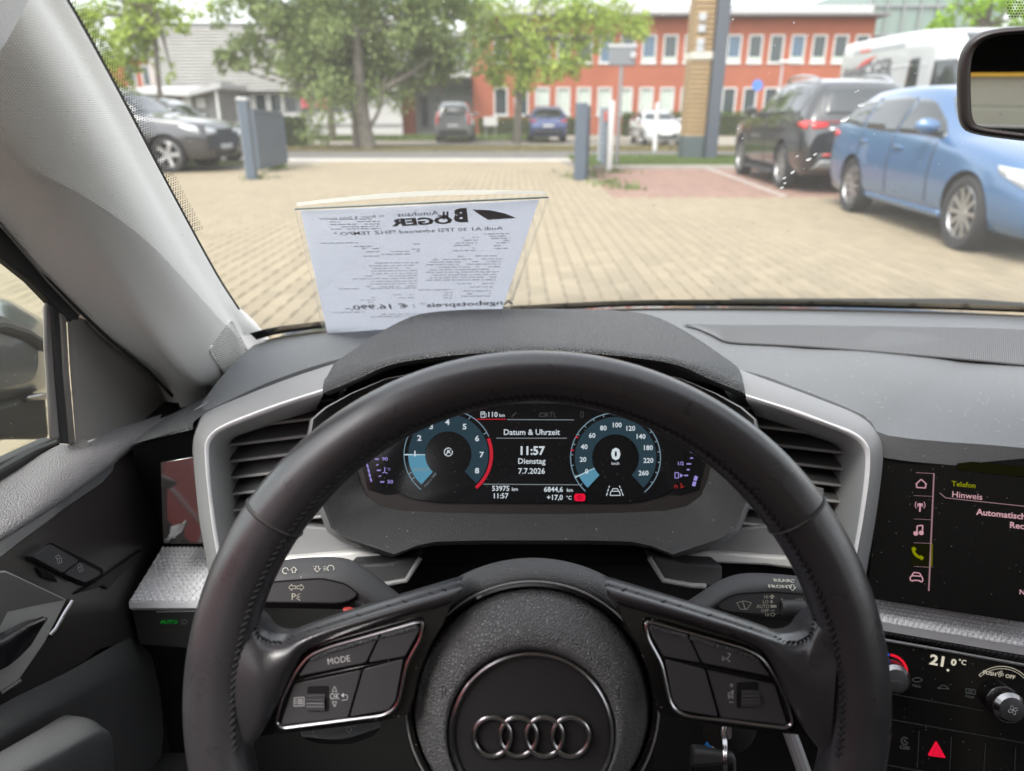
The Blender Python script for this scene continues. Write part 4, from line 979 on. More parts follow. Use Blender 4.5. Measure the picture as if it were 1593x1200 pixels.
L0 = loop([(x+(x-AXD)*.01, y+4) for x, y in OUTF], .64); L1 = loop(OUTF, .585); L2 = loop(shrink(OUTF, INNF, .05), .572); L3 = loop(shrink(OUTF, INNF, .13), .574); L4 = loop(shrink(OUTF, INNF, .35), .588); L5 = loop(INNF, .602)
mb.grid([L2, L3, L4, L5, loop(INNF, .612)], cu=True); mb.cur = 1; mb.grid([L0, L1, L2], cu=True)  # outer flank uses the paler frame grey to look lit beneath the hood
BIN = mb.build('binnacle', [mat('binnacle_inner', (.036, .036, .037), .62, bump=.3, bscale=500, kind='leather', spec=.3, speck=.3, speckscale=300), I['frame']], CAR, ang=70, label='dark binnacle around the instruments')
CP = FP(.604)
mb = MB(); slab(mb, INNF, CP, .0, -.02); CL = mb.build('instrument_cluster', I['bezel'], CAR, label='digital instrument display with two dials')
SCR = rpoly([(610, 628), (1050, 628), (1068, 700), (1062, 745), (1040, 770), (985, 783), (675, 783), (622, 772), (600, 745), (594, 700)], 20, 5)
mb = MB(); slab(mb, SCR, CP, .0015, -.001); mb.build('display_glass', I['screen'], CL, bev=.0004)
for s, px in ((1, [(557, 700), (588, 690), (618, 745), (622, 768), (600, 770), (572, 762)]), (-1, None)):
    q = px or [(2*AXD-x, y) for x, y in [(557, 700), (588, 690), (618, 745), (622, 768), (600, 770), (572, 762)]]
    mb = MB(); slab(mb, q, CP, .0008, -.001); mb.build('side_gauge', I['screen'], CL)
# dials (lit graphics on the display)
o1, o2, o3 = .0019, .0022, .0025
c1, c2 = (697.5, 707.5), (957.6, 712.5)
mb = MB(); ringsec(mb, *c1, 36, 62.5, 228, -46, CP, o1); mb.build('dial_band', E['slate'], CL, smooth=False)
mb = MB(); ringsec(mb, *c2, 36.5, 63.5, 227, -47, CP, o1); mb.build('dial_band', E['slate'], CL, smooth=False)
mb = MB(); ringsec(mb, *c1, 36, 62.5, 228, 180, CP, o2, 16); mb.build('dial_fill', E['blue'], CL, smooth=False)
mb = MB(); ringsec(mb, *c2, 36.5, 63.5, 227, 206, CP, o2, 8); mb.build('dial_fill', E['blue'], CL, smooth=False)
lsc = emit('lit_scale', (120, 145, 158))
mb = MB(); ringsec(mb, *c1, 68.3, 69.6, 232, 24, CP, o2, 60)
for a in (206, 214, 150, 124, 90, 60, 30): ringsec(mb, *c1, 63.5, 69, a-.6, a+.6, CP, o2, 1)
mb.build('dial_scale', lsc, CL, smooth=False); mb = MB(); ringsec(mb, *c2, 69.2, 70.6, 228, -50, CP, o2, 60)
for k in range(19): ringsec(mb, *c2, 66, 70, 218-k*14-.6, 218-k*14+.6, CP, o2, 1)
mb.build('dial_scale', lsc, CL, smooth=False)
mb = MB(); ringsec(mb, *c1, 64.5, 69.5, 22, -50, CP, o2, 30); mb.build('red_zone', E['red'], CL, smooth=False)
mb = MB(); line(mb, (740, 652.5), (787, 652.5), CP, .0007, o2); mb.build('range_bar', E['red'], CL, smooth=False); mb = MB()
for a in (152, 170, 62): ringsec(mb, *c2, 66, 70.5, a-1, a+1, CP, o3, 1)
mb.build('speed_marking', E['red'], CL, smooth=False)
mb = MB(); ringsec(mb, *c1, 36, 68.5, 180.9, 179.3, CP, o3, 1); mb.build('needle', E['needle'], CL, smooth=False)
mb = MB(); ringsec(mb, *c2, 36.5, 70, 206.6, 205.2, CP, o3, 1); mb.build('needle', E['needle'], CL, smooth=False)
mb = MB()
def z1(x, y): return 540+x/5.69, 610+y/5.69
def z2(x, y): return 810+x/5.31, 610+y/5.31
for s, x, y in (('1', 600, 548), ('2', 640, 410), ('3', 745, 307), ('4', 888, 270), ('5', 1040, 310), ('6', 1150, 415), ('7', 1190, 558), ('8', 1150, 700)): T(mb, s, *z1(x, y), 8.2, CP, o3, bold=.022, sx=1.15)
for s, x, y in (('0', 545, 658), ('20', 515, 560), ('40', 525, 455), ('60', 590, 362), ('80', 683, 300), ('100', 793, 275), ('120', 905, 303), ('140', 990, 370), ('180', 1050, 463), ('220', 1055, 568), ('260', 1015, 672)): T(mb, s, *z2(x, y), 7.2, CP, o3, bold=.02, sx=1.0)
T(mb, '0', 958, 707.5, 16.5, CP, o3, bold=.05, sx=1.1); T(mb, 'km/h', 957.5, 721.5, 4.2, CP, o3, bold=.01)
T(mb, 'Datum & Uhrzeit', 827, 673, 8.6, CP, o3, bold=.012); T(mb, '11:57', 827, 702, 12.5, CP, o3, bold=.03); T(mb, 'Dienstag', 827, 718, 8.4, CP, o3, bold=.012); T(mb, '7.7.2026', 827, 733.5, 8.4, CP, o3, bold=.012)
T(mb, '53975', 779, 760.5, 7.6, CP, o3, bold=.015); T(mb, 'km', 801, 761.5, 5.5, CP, o3, bold=.01); T(mb, '11:57', 778.5, 772, 7.6, CP, o3, bold=.015)
T(mb, '6844,6', 861, 762, 7.6, CP, o3, bold=.015); T(mb, 'km', 886.5, 763, 5.5, CP, o3, bold=.01); T(mb, '+17,0', 863, 774.5, 7.6, CP, o3, bold=.015); T(mb, '°C', 885, 775, 5.5, CP, o3, bold=.01)
T(mb, '110', 766, 645.5, 7.6, CP, o3, bold=.015); T(mb, 'km', 781, 646.5, 5, CP, o3, bold=.01)
pline(mb, [(748, 641), (754, 641), (754, 649.5), (748, 649.5)], CP, .0005, o3, True); pline(mb, [(749.5, 643), (752.5, 643), (752.5, 645), (749.5, 645)], CP, .0004, o3, True); pline(mb, [(754, 643), (756.5, 644.5), (756.5, 649), (755, 649)], CP, .0004, o3)
ringsec(mb, 697.5, 703.5, 5.6, 6.9, 60, 380, CP, o3, 24); T(mb, 'A', 697.3, 703.5, 6.5, CP, o3, bold=.02, rot=.2); line(mb, (692.5, 708.5), (702.5, 698.5), CP, .0005, o3)
pline(mb, [(949, 771), (950.5, 764.5), (963.5, 764.5), (965, 771)], CP, .0006, o3, True); pline(mb, [(952, 764), (953.5, 760.5), (960.5, 760.5), (962, 764)], CP, .0006, o3)
for a, b in (((943.5, 771.5), (945, 766.5)), ((945.3, 765), (946.8, 760.5)), ((947.2, 759), (948.4, 756)), ((969.5, 771.5), (967.7, 766.5)), ((967.2, 765), (965.4, 760.5)), ((964.9, 759), (963.6, 756))): line(mb, a, b, CP, .0007, o3)
mb.build('display_lettering', E['white'], CL, smooth=False)
mb = MB(); line(mb, (772, 682), (882, 682), CP, .0006, o2); line(mb, (752, 753.5), (902, 754.5), CP, .0006, o2); line(mb, (789, 653), (893, 653.5), CP, .0006, o2); T(mb, 'READY', 656, 731, 4.6, CP, o3, bold=.01, sx=1.3); T(mb, '1/min x 1000', 669.5, 747, 3.6, CP, o3, rot=radians(50)); mb.build('display_rule', emit('lit_rule', (130, 138, 142)), CL, smooth=False)
mb = MB(); T(mb, 'RTL', 857, 646, 7.2, CP, o2, bold=.01); line(mb, (796, 649), (803, 642), CP, .0011, o2); pline(mb, [(839, 648), (841, 643), (847, 643), (849, 648)], CP, .0008, o2, True); pline(mb, [(903.5, 641), (907.5, 641), (907.5, 650), (903.5, 650)], CP, .0006, o2, True); mb.build('dim_lettering', E['dim'], CL, smooth=False)
mb = MB(); slab(mb, rpoly([(893.5, 768.5), (910.5, 768.5), (910.5, 780), (893.5, 780)], 4, 3), CP, o2, .001); mb.build('brake_warning', E['redb'], CL, smooth=False)
mb = MB(); pline(mb, [(898, 774.3), (902, 770.8), (906, 774.3), (902, 777.8)], CP, .0005, o3, True); T(mb, '!', 902, 774.3, 4.5, CP, o3); mb.build('brake_symbol', emit('lit_darkred', (110, 10, 30)), CL, smooth=False)
mb = MB()
for k in range(5):
    x0, x1 = 569.2+k*1.75, 570.9+k*1.75; y0 = 715+k*7.2; line(mb, (x0, y0), (x1, y0+6), CP, .0014, o2)
for x, y in ((586.3, 714.5), (589.3, 732), (594.5, 750)): line(mb, (x-3.2, y), (x+3.2, y), CP, .0012, o2)
for x, y in ((582.3, 697.5), (583, 705.7), (587, 723.5), (591, 741)): line(mb, (x-2, y+.5), (x+2, y-.5), CP, .0009, o2)
T(mb, '90', 598.8, 714.5, 5.2, CP, o2, bold=.02, sx=1.2); T(mb, '50', 607, 750, 5.2, CP, o2, bold=.02, sx=1.2); T(mb, '°C', 604.5, 730.5, 3.8, CP, o2); line(mb, (598.5, 727), (598.5, 735), CP, .0008, o2); pline(mb, [(594.5, 736), (598, 735), (603, 736.5)], CP, .0006, o2)
mb.build('gauge_marks', E['purple'], CL, smooth=False); mb = MB()
for x, y, w_ in ((1071.8, 722, 3.5), (1067.5, 740, 3), (1077, 703.5, 2.6), (1076, 713, 2.2), (1070.6, 731, 2.2)): line(mb, (x-w_, y), (x+w_, y), CP, .0011, o2)
T(mb, '1/2', 1058.5, 721.5, 5.2, CP, o2, bold=.02, sx=1.1); pline(mb, [(1050, 735.5), (1055.5, 735.5), (1055.5, 744), (1050, 744)], CP, .0007, o2, True); slab(mb, [(1058, 737), (1063, 740), (1058, 743)], CP, o2, .001)
for k in range(2): line(mb, (1083.3-k*2.4, 741+k*8.5), (1081.3-k*2.4, 748+k*8.5), CP, .0028, o2)
mb.build('gauge_marks', E['purple'], CL, smooth=False)
mb = MB(); pline(mb, [(1049.5, 760), (1049.5, 755.5), (1053.5, 755.5), (1053.5, 760)], CP, .0008, o2); line(mb, (1059, 751.5), (1061, 759), CP, .001, o2); line(mb, (1058, 759), (1064.5, 757), CP, .0009, o2); mb.build('fuel_warning', emit('lit_dullred', (140, 40, 38)), CL, smooth=False)

# ------------------------------------------------------------------ air vents
def vent(label, outer, shoulder, s_out, s_in, rec, slats, sgn):
    mb = MB(); n = 70
    def rs(c, z): return resample(cr([P(x, y, z) for x, y in c], 4), n)
    O_, Sh, So, Si, Rc = rs(outer, .628), rs(shoulder, .592), rs(s_out, .5885), rs(s_in, .590), rs(rec, .634)
    mb.grid([[p+FW*.05 for p in O_], O_, [a.lerp(b, .5)-FW*.006 for a, b in zip(O_, Sh)], Sh, So])
    VT = mb.build('air_vent', I['frame'], CAR, label=label, ang=60)
    mb = MB(); mb.grid([So, [a.lerp(b, .33)-FW*.0022 for a, b in zip(So, Si)], [a.lerp(b, .67)-FW*.0022 for a, b in zip(So, Si)], Si]); mb.build('silver_edge', I['satin'], VT, ang=70)
    mb = MB(); mb.grid([Si, Rc, [p+FW*.05 for p in Rc]]); mb.build('vent_recess', I['recess'], VT, ang=50)
    for (xa, ya, xb, yb) in slats:
        a, b = P(xa, ya, .642), P(xb, yb, .642); bk = Vector((0, .055, .004)); mb = MB()
        th = Vector((0, 0, -.0035)); mid = Vector((0, .004, .0015))
        mb.add([a+th, b+th, b, a, b+mid, a+mid, b+bk, a+bk, a+bk+th, b+bk+th], [(0, 1, 2, 3), (3, 2, 4, 5), (5, 4, 6, 7), (7, 6, 9, 8), (0, 8, 9, 1), (0, 3, 5, 7, 8), (1, 9, 6, 4, 2)])
        mb.build('slat', I['slat'], VT, bev=.0006, ang=60)
        mb = MB(); mb.tube([a+Vector((0, -.001, -.001)), b+Vector((0, -.001, -.001))], .0013, 6); mb.build('slat_edge', I['slatedge'], VT)
    return VT
lv_out = [(520, 566), (470, 582), (420, 600), (365, 622), (330, 637), (312, 650), (302, 668), (299, 690), (301, 732), (308, 802), (318, 858), (326, 900)]
lv_sh = [(506, 600), (462, 612), (420, 627), (375, 643), (345, 656), (326, 667), (315, 682), (313, 700), (316, 740), (323, 805), (331, 856), (338, 900)]
lv_so = [(504, 605), (462, 618), (420, 632), (375, 649), (347, 661), (330, 672), (320, 686), (318, 704), (322, 755), (329, 813), (336, 856), (344, 900)]
lv_si = [(503, 613), (462, 626), (422, 640), (377, 657), (351, 668), (336, 677), (327, 690), (325, 705), (328, 755), (335, 812), (342, 855), (350, 900)]
lv_rc = [(492, 637), (460, 647), (430, 656), (395, 668), (372, 676), (360, 681), (353, 688), (352, 705), (354, 745), (360, 813), (366, 855), (372, 900)]
LV = vent('driver side air vent with a silver edge', lv_out, lv_sh, lv_so, lv_si, lv_rc, [(352, 691+25.6*k, 520, 691+25.6*k-20) for k in range(-2, 8)], 1)
rv_out = [(1138, 570), (1190, 590), (1240, 608), (1300, 631), (1340, 646), (1360, 660), (1372, 678), (1375, 700), (1373, 730), (1364, 800), (1353, 870), (1345, 920)]
rv_sh = [(1158, 607), (1200, 620), (1245, 634), (1295, 652), (1325, 664), (1345, 675), (1357, 692), (1360, 708), (1358, 745), (1349, 808), (1338, 866), (1330, 910)]
rv_so = [(1159, 613), (1200, 626), (1245, 640), (1292, 658), (1322, 669), (1340, 680), (1351, 694), (1354, 710), (1352, 748), (1343, 808), (1332, 866), (1324, 910)]
rv_si = [(1160, 621), (1198, 633), (1242, 648), (1288, 665), (1316, 676), (1333, 686), (1343, 698), (1346, 712), (1344, 748), (1336, 808), (1326, 866), (1318, 910)]
rv_rc = [(1174, 645), (1205, 655), (1235, 665), (1270, 678), (1295, 687), (1308, 692), (1315, 700), (1317, 712), (1315, 748), (1309, 808), (1302, 866), (1296, 910)]
RV = vent('central air vent with a silver edge', rv_out, rv_sh, rv_so, rv_si, rv_rc, [(1140, 703+25.6*k-21, 1314, 703+25.6*k) for k in range(-2, 8)], -1)
mb = MB(); slab(mb, [(1263, 757), (1282, 760), (1282, 784), (1263, 781)], FP(.64), .003, -.004); mb.build('vent_thumbwheel', I['frame'], RV, bev=.001)
for q, par in (((300, 600, 530, 900), LV), ((1130, 600, 1370, 900), RV)):
    mb = MB(); slab(mb, [(q[0]+20, q[1]), (q[2], q[1]), (q[2], q[3]), (q[0]+20, q[3])], FP(.715), .0, -.01); mb.build('vent_duct', I['matte'], par)

# ------------------------------------------------------------------ lower dash
FPL = FP(.63)
mb = surf([[P(x, 880, .66) for x in (196, 500, 830, 1160, 1420)], [P(x, 930, .655) for x in (196, 500, 830, 1160, 1420)], [P(x, 1010, .66) for x in (196, 500, 830, 1160, 1420)], [P(x, 1110, .70) for x in (180, 500, 830, 1160, 1420)], [P(x, 1300, .74) for x in (150, 500, 830, 1160, 1450)]], 3, 3)
LD = mb.build('lower_dash', I['matte'], CAR)
for sgn in (1, -1):
    mx = (lambda p: p) if sgn > 0 else (lambda p: (2*AXD-p[0]+4, p[1]))
    mb = MB(); slab(mb, [mx(p) for p in [(430, 812), (509, 822), (545, 842), (582, 858), (560, 862), (430, 872)]], FP(.64), .004, -.02); mb.build('trim_panel', I['frame'], LD, bev=.002)
    mb = MB(); slab(mb, [mx(p) for p in [(400, 870), (470, 866), (560, 858), (600, 866), (628, 868), (600, 876), (553, 876), (470, 880), (400, 890)]], FP(.63), .004, -.015); mb.build('aluminium_strip', mat('brushed_strip', (.75, .74, .72), .4, metal=.1) if sgn > 0 else bpy.data.materials['brushed_strip'], LD, bev=.002, label='pale aluminium trim strip')
    mb = MB(); slab(mb, [mx(p) for p in [(540, 880), (600, 877), (645, 866), (652, 870), (630, 905), (585, 915), (540, 912)]], FP(.60), .004, -.03); w_ = mb.build('column_wing', I['binnacle'], LD, bev=.002)
    mb = MB(); mb.tube([FP(.60)(*mx(p), .006) for p in ((654, 868), (632, 903), (588, 911), (566, 912))], .0022, 8); mb.build('wing_ridge', I['frame'], w_)
mb = MB(); mb.grid([[P(x, y, z) for x in (560, 640, 830, 1020, 1104)] for y, z in ((840, .665), (880, .665), (950, .66), (1000, .66))]); mb.build('column_gap', I['matte'], LD)
# honeycomb trims
def hexpatch(mb, A, B, C, Dd, nx, ny, h):
    A, B, C, Dd = Vector(A), Vector(B), Vector(C), Vector(Dd); n = (B-A).cross(Dd-A).normalized()
    if n.dot(ORG-A) < 0: n = -n
    f = lambda u, v: (A.lerp(B, u)).lerp(Dd.lerp(C, u), v)
    for j in range(ny):
        for i in range(nx):
            u, v = (i+.5+(.5 if j % 2 else 0))/nx, (j+.5)/ny
            if u > 1-.3/nx: continue
            du, dv = .5/nx, .62/ny; ring = []
            for k in range(6):
                a = pi/2+k*pi/3; ring.append((u+du*1.06*cos(a), v+dv*sin(a)))
            o = [f(*q) for q in ring]; i_ = [f(u+(q[0]-u)*.62, v+(q[1]-v)*.62)+n*h for q in ring]
            mb.add(o+i_+[f(u, v)+n*h*.4], [(k, (k+1) % 6, 6+(k+1) % 6, 6+k) for k in range(6)]+[(6+k, 6+(k+1) % 6, 12) for k in range(6)])
HA_, HB_, HC_, HD_ = P(252, 851, .665), P(322, 851, .665), P(330, 936, .615), P(200, 936, .615)
mb = MB(); mb.grid([[HA_+Vector((0, 0, -.001)), HB_+Vector((0, 0, -.001))], [HD_+Vector((0, 0, -.001)), HC_+Vector((0, 0, -.001))], [HD_+Vector((0, -.001, -.006)), HC_+Vector((0, -.001, -.006))], [HD_+Vector((0, .004, -.014)), HC_+Vector((0, .004, -.014))]])
HX = mb.build('honeycomb_ledge', I['hex'], LD, label='silver honeycomb ledge beside the door')
mb = MB(); hexpatch(mb, HA_, HB_, HC_, HD_, 11, 15, .0011); mb.build('honeycomb_cell', I['hex'], HX, smooth=False, kind='stuff')
RA_, RB_, RC_, RD_ = P(1345, 930, .625), P(1640, 975, .595), P(1640, 1014, .578), P(1350, 964, .605)
mb = MB(); mb.grid([[RA_+UP*.0, RB_], [RD_, RC_], [RD_-UP*.008+FW*.003, RC_-UP*.008+FW*.003], [RD_-UP*.012+FW*.02, RC_-UP*.012+FW*.02]])
HX2 = mb.build('honeycomb_ledge', I['hex'], LD, label='silver honeycomb ledge below the touchscreen')
mb = MB(); hexpatch(mb, RA_-FW*.0006, RB_-FW*.0006, RC_-FW*.0006, RD_-FW*.0006, 34, 6, .0010); mb.build('honeycomb_cell', I['hex'], HX2, smooth=False, kind='stuff')
mb = MB(); dk = mat('honeycomb_dark', (.035, .035, .037), .5)
hexpatch(mb, RD_-UP*.0085+FW*.002, RC_-UP*.0085+FW*.002, P(1640, 1040, .585), P(1355, 984, .615), 34, 3, .0012); mb.build('dark_honeycomb', dk, HX2, smooth=False, kind='stuff')
# end of the dash: dark side and a gloss insert that mirrors the red car beside
mb = surf([[P(205, 694, .605), P(250, 683, .607), P(302, 668, .612)], [P(222, 770, .66), P(250, 770, .66), P(306, 770, .66)], [P(249, 848, .685), P(290, 849, .685), P(325, 850, .685)]], 3, 3)
mb.build('dash_end', I['matte'], LD)
_o = P(280, 780, .618); _n = Vector((.125, -.925, .360)).normalized(); _u = Vector((1, 0, 0)); _u = (_u-_n*_u.dot(_n)).normalized(); GP = Pl(_o, _o+_u, _o+_n.cross(_u))
mb = MB(); slab(mb, [(249, 719), (312, 708), (322, 846), (253, 846)], GP, .006, -.002); mb.build('gloss_insert', mat('gloss_insert', (.02, .018, .018), .03, spec=1.0, coat=1.0), LD, bev=.001)
# light switch panel
LP = Pl(P(205, 945, .622), P(330, 945, .622), P(215, 1010, .628))
mb = MB(); slab(mb, rpoly([(203, 941), (335, 941), (330, 1012), (216, 1004)], 6, 3), LP, .002, -.03); SWP = mb.build('light_switch', I['black'], CAR, bev=.001)
mb = MB(); line(mb, (243, 952), (310, 951), LP, .0012, .003); mb.build('switch_edge', I['grey'], SWP)
mb = MB(); T(mb, 'AUTO', 263, 968, 5.2, LP, .0035, bold=.04, sx=1.2); mb.build('green_lettering', E['green'], SWP, smooth=False)
mb = MB(); ringsec(mb, 287, 967.5, 2.6, 3.6, 0, 360, LP, .0035, 14)
for k in range(8): a = k*pi/4; line(mb, (287+4.4*cos(a), 967.5+4.4*sin(a)), (287+6*cos(a), 967.5+6*sin(a)), LP, .0005, .0035)
mb.build('lamp_symbol', E['dim'], SWP, smooth=False)

# ------------------------------------------------------------------ touchscreen and climate panel
a_, b_, c_ = P(1374, 680, .612), P(1593, 698, .588), P(1352, 931, .600)
SP = Pl(a_, b_, c_)
mb = MB(); slab(mb, rpoly([(1376, 679), (1650, 702), (1652, 978), (1349, 931)], 5, 3), SP, .0, -.03); TS = mb.build('touchscreen', I['screen2'], CAR, bev=.001, label='dusty central touchscreen with a menu of icons')
def SL(x, y): return 1300+x/2.222, 660+y/2.222
mb = MB(); e = .0012
line(mb, SL(340, 170), SL(322, 577), SP, .0011, e); line(mb, SL(278, 168), SL(340, 171), SP, .0004, e)
for y in (247, 328, 410, 492): line(mb, SL(270, y), SL(334, y+3), SP, .0003, e)
pline(mb, [SL(360, 238), SL(380, 255), SL(651, 284), SL(760, 296)], SP, .0006, e); mb.build('menu_rule', emit('lit_pinkdim', (150, 118, 124)), TS, smooth=False)
pr = 0.0
mb = MB()
pline(mb, [SL(277, 208), SL(296, 191), SL(315, 209)], SP, .0009, e); pline(mb, [SL(280, 207), SL(280, 219), SL(311, 221), SL(311, 209)], SP, .0009, e)
ic_ = emit('lit_pink2', (196, 150, 160)); mb.build('menu_icon', ic_, TS, smooth=False); mb = MB()
line(mb, SL(292, 283), SL(291, 303), SP, .0012, e); mb.disc(SP(*SL(292, 279), e), SP.n, .0015, 10)
for rr_, s_ in ((9, 1), (17, 1)):
    cxy = SL(292, 280); ringsec(mb, *cxy, rr_/2.222-.5, rr_/2.222+.5, -42, 42, SP, e, 8); ringsec(mb, *cxy, rr_/2.222-.5, rr_/2.222+.5, 138, 222, SP, e, 8)
mb.build('menu_icon', ic_, TS, smooth=False); mb = MB()
pline(mb, [SL(281, 377), SL(282, 352), SL(301, 350), SL(300, 374)], SP, .0010, e)
for q in ((277, 378), (296, 376)): mb.disc(SP(*SL(*q), e), SP.n, .0019, 10)
mb.build('menu_icon', ic_, TS, smooth=False); mb = MB()
pline(mb, [SL(258, 540), SL(258, 529), SL(264, 524), SL(296, 526), SL(301, 532), SL(300, 545), SL(292, 545), SL(291, 541), SL(268, 540), SL(267, 543)], SP, .0009, e, True); pline(mb, [SL(264, 523), SL(270, 513), SL(290, 515), SL(296, 525)], SP, .0009, e)
mb.build('menu_icon', ic_, TS, smooth=False)
mb = MB(); T(mb, 'Hinweis', *SL(401, 243), 9.2, SP, e, align='LEFT', rot=pr, bold=.005); T(mb, 'Automatische', *SL(487, 304), 9.2, SP, e, align='LEFT', rot=pr, bold=.02); T(mb, 'Rec', *SL(601, 349), 9.2, SP, e, align='LEFT', rot=pr, bold=.02); T(mb, 'N', *SL(645, 582), 7.5, SP, e, rot=pr, bold=.01)
mb.build('screen_lettering', E['pink'], TS, smooth=False)
mb = MB(); T(mb, 'Telefon', *SL(401, 206), 7.6, SP, e, align='LEFT', rot=pr, bold=.015); cxy = SL(283, 447)
pth = cr([SP(*SL(*q), e+.0004) for q in ((268, 433), (272, 445), (282, 456), (296, 463))], 4); mb.tube(pth, .0011, 6); mb.tube([SP(*SL(266, 434), e), SP(*SL(275, 429), e)], .0015, 6); mb.tube([SP(*SL(292, 466), e), SP(*SL(300, 458), e)], .0015, 6)
mb.build('phone_symbol', E['olive'], TS, smooth=False)
mb = MB(); slab(mb, [SL(420, 124), SL(651, 148), SL(790, 164), SL(790, 200), SL(651, 183), SL(420, 158)], SP, .0006, -.001); mlh = emit('lit_highlight', (22, 22, 9)); mb.build('menu_highlight', mlh, TS, smooth=False); mb = MB(); slab(mb, [SL(262, 411), SL(333, 413), SL(331, 491), SL(260, 489)], SP, .0006, -.001); mb.build('menu_highlight', mlh, TS, smooth=False)
mb = MB(); line(mb, SL(333, 413), SL(331, 491), SP, .0014, .0017); mb.build('menu_marker', emit('lit_marker', (96, 92, 14)), TS, smooth=False)
# climate
k0, k1, k2 = P(1365, 990, .600), P(1593, 1032, .585), P(1365, 1200, .60)
KP = Pl(k0, k1, k2)
mb = MB(); slab(mb, [(1340, 992), (1360, 993), (1650, 1046), (1650, 1300), (1340, 1300)], KP, .0, -.04); KL = mb.build('climate_panel', I['gloss'], CAR, bev=.001, label='gloss black climate control panel')
mb = MB(); mb.tube([KP(1372, 995, .001), KP(1480, 1014, .001), KP(1650, 1045, .001)], .0012, 6); mb.build('panel_edge', I['frame'], KL)
def KC(x, y): return 1350+x/5, 960+y/5
kr = 0.0
def knob(cx, cy, r, r2, dx, dy):
    c = KP(cx, cy, 0); sc = (KP(cx+1, cy)-KP(cx, cy)).length; ax = (KP.n*.8+(KP(cx-dx*9, cy-dy*9)-c)*-0).normalized(); mb = MB()
    ax = KP.n; prof = [(r*sc, 0), (r*sc, .010), (r*sc*.97, .012)]
    mb.lathe(c, ax, [(r*sc*1.05, 0), (r*sc*1.05, .003), (r*sc, .004), (r*sc*.98, .013), (r2*sc, .0165), (r2*sc*.97, .0165)], 40, False); K_ = mb.build('rotary_knob', I['chromed'], KL, ang=30)
    mb = MB()
    for k in range(64):
        a = 2*pi*k/64; d = KP.u*cos(a)+KP.v*sin(a); mb.bar(c+d*r*sc*1.0+ax*.0045, c+d*r*sc*.985+ax*.0128, .0007, .0007, d)
    mb.build('knurl', I['chrome'], K_, kind='stuff', smooth=False)
    mb = MB(); mb.lathe(c, ax, [(0, .0155), (r2*sc*.97, .0155), (r2*sc*.97, .0172), (r2*sc*.9, .0176), (0, .0176)], 32, False); mb.build('knob_face', I['button'], K_)
    return c+ax*.0179, sc, K_
f1, sc1, K1 = knob(1382, 1047, 24, 18.5, 0, 0)
mb = MB(); mb.text('AUTO', f1, KP.u, KP.v, 4.6*sc1, rot=kr*.5); mb.build('knob_lettering', I['grey'], K1, smooth=False)
f2, sc2, K2 = knob(1557, 1090, 25, 19.5, 0, 0)
mb = MB()
for k in range(4):
    a = k*pi/2+.5; d = KP.u*cos(a)+KP.v*sin(a); e2 = KP.v*cos(a)-KP.u*sin(a); o_ = f2+d*4*sc2
    ring = [o_+d*3.6*sc2*cos(q)+e2*2.3*sc2*sin(q) for q in [i*2*pi/12 for i in range(12)]]; mb.tube(ring, .00022, 4, closed=True)
mb.build('fan_symbol', I['white'], K2, smooth=False)
mb = MB(); ringsec(mb, 1382, 1048, 27, 31, 84, -8, KP, .001, 24); mb.build('red_arc', E['ared'], KL, smooth=False)
mb = MB(); ringsec(mb, 1382, 1048, 27, 31, 130, 87, KP, .001, 10); mb.build('blue_arc', E['ablue'], KL, smooth=False)
mb = MB(); T(mb, '21', *KC(548, 345), 15, KP, .001, rot=kr, bold=.03, sx=1.15); T(mb, '.', *KC(628, 388), 15, KP, .001, rot=kr, bold=.03); T(mb, '0', *KC(668, 356), 9.5, KP, .001, rot=kr, bold=.035, sx=1.15); T(mb, '°C', *KC(735, 354), 7.5, KP, .001, rot=kr, bold=.01)
mb.build('temperature_lettering', E['warm'], KL, smooth=False)
mb = MB(); T(mb, 'PUSH', *KC(948, 440), 5.6, KP, .001, rot=kr, bold=.015); T(mb, 'OFF', *KC(1108, 466), 5.6, KP, .001, rot=kr, bold=.015)
cxy = KC(1032, 443)
for k in range(4): a = k*pi/2+.4; ringsec(mb, cxy[0]+3*cos(a), cxy[1]+3*sin(a), 1.5, 2.2, 0, 360, KP, .001, 10)
cxy = (1558, 1089); ringsec(mb, *cxy, 51.6, 52.5, 132, 38, KP, .001, 30); ringsec(mb, *cxy, 48.2, 48.9, 132, 38, KP, .001, 30)
ringsec(mb, *cxy, 48.2, 52.5, 132.6, 131.6, KP, .001, 1)
mb.build('fan_lettering', emit('lit_fan', (196, 190, 172)), KL, smooth=False)
mb = MB(); x, y = KC(385, 495); pline(mb, [(x-8, y-1), (x-4, y-4), (x+4, y-4), (x+8, y-1), (x+4, y+2), (x-4, y+2)], KP, .0005, .001, True); T(mb, 'MAX', x-1, y+9, 4, KP, .001, rot=kr)
x, y = KC(587, 550); pline(mb, [(x-9, y+1), (x-5, y-1), (x-1, y-4), (x+5, y-2), (x+9, y+2)], KP, .0005, .001, True)
x, y = KC(800, 577); pline(mb, [(x-7, y-4), (x+7, y-2), (x+7, y+5), (x-7, y+3)], KP, .0005, .001, True); 
for k in (-2.5, 0, 2.5): line(mb, (x+k, y-2), (x+k, y+3), KP, .0004, .001)
T(mb, 'REAR', x-1, y+9, 3.8, KP, .001, rot=kr)
x, y = KC(288, 965); ringsec(mb, x, y, 5, 6, 30, 340, KP, .001, 20); T(mb, 'A', x, y, 5, KP, .001); T(mb, 'OFF', x, y+11, 6, KP, .001, rot=kr*.6)
mb.build('dim_lettering', E['greyd'], KL, smooth=False)
mb = MB(); slab(mb, rpoly([KC(535, 968), KC(608, 1098), KC(470, 1080)], 2, 3), KP, .0012, -.001); mb.build('hazard_triangle', E['redb'], KL, smooth=False)
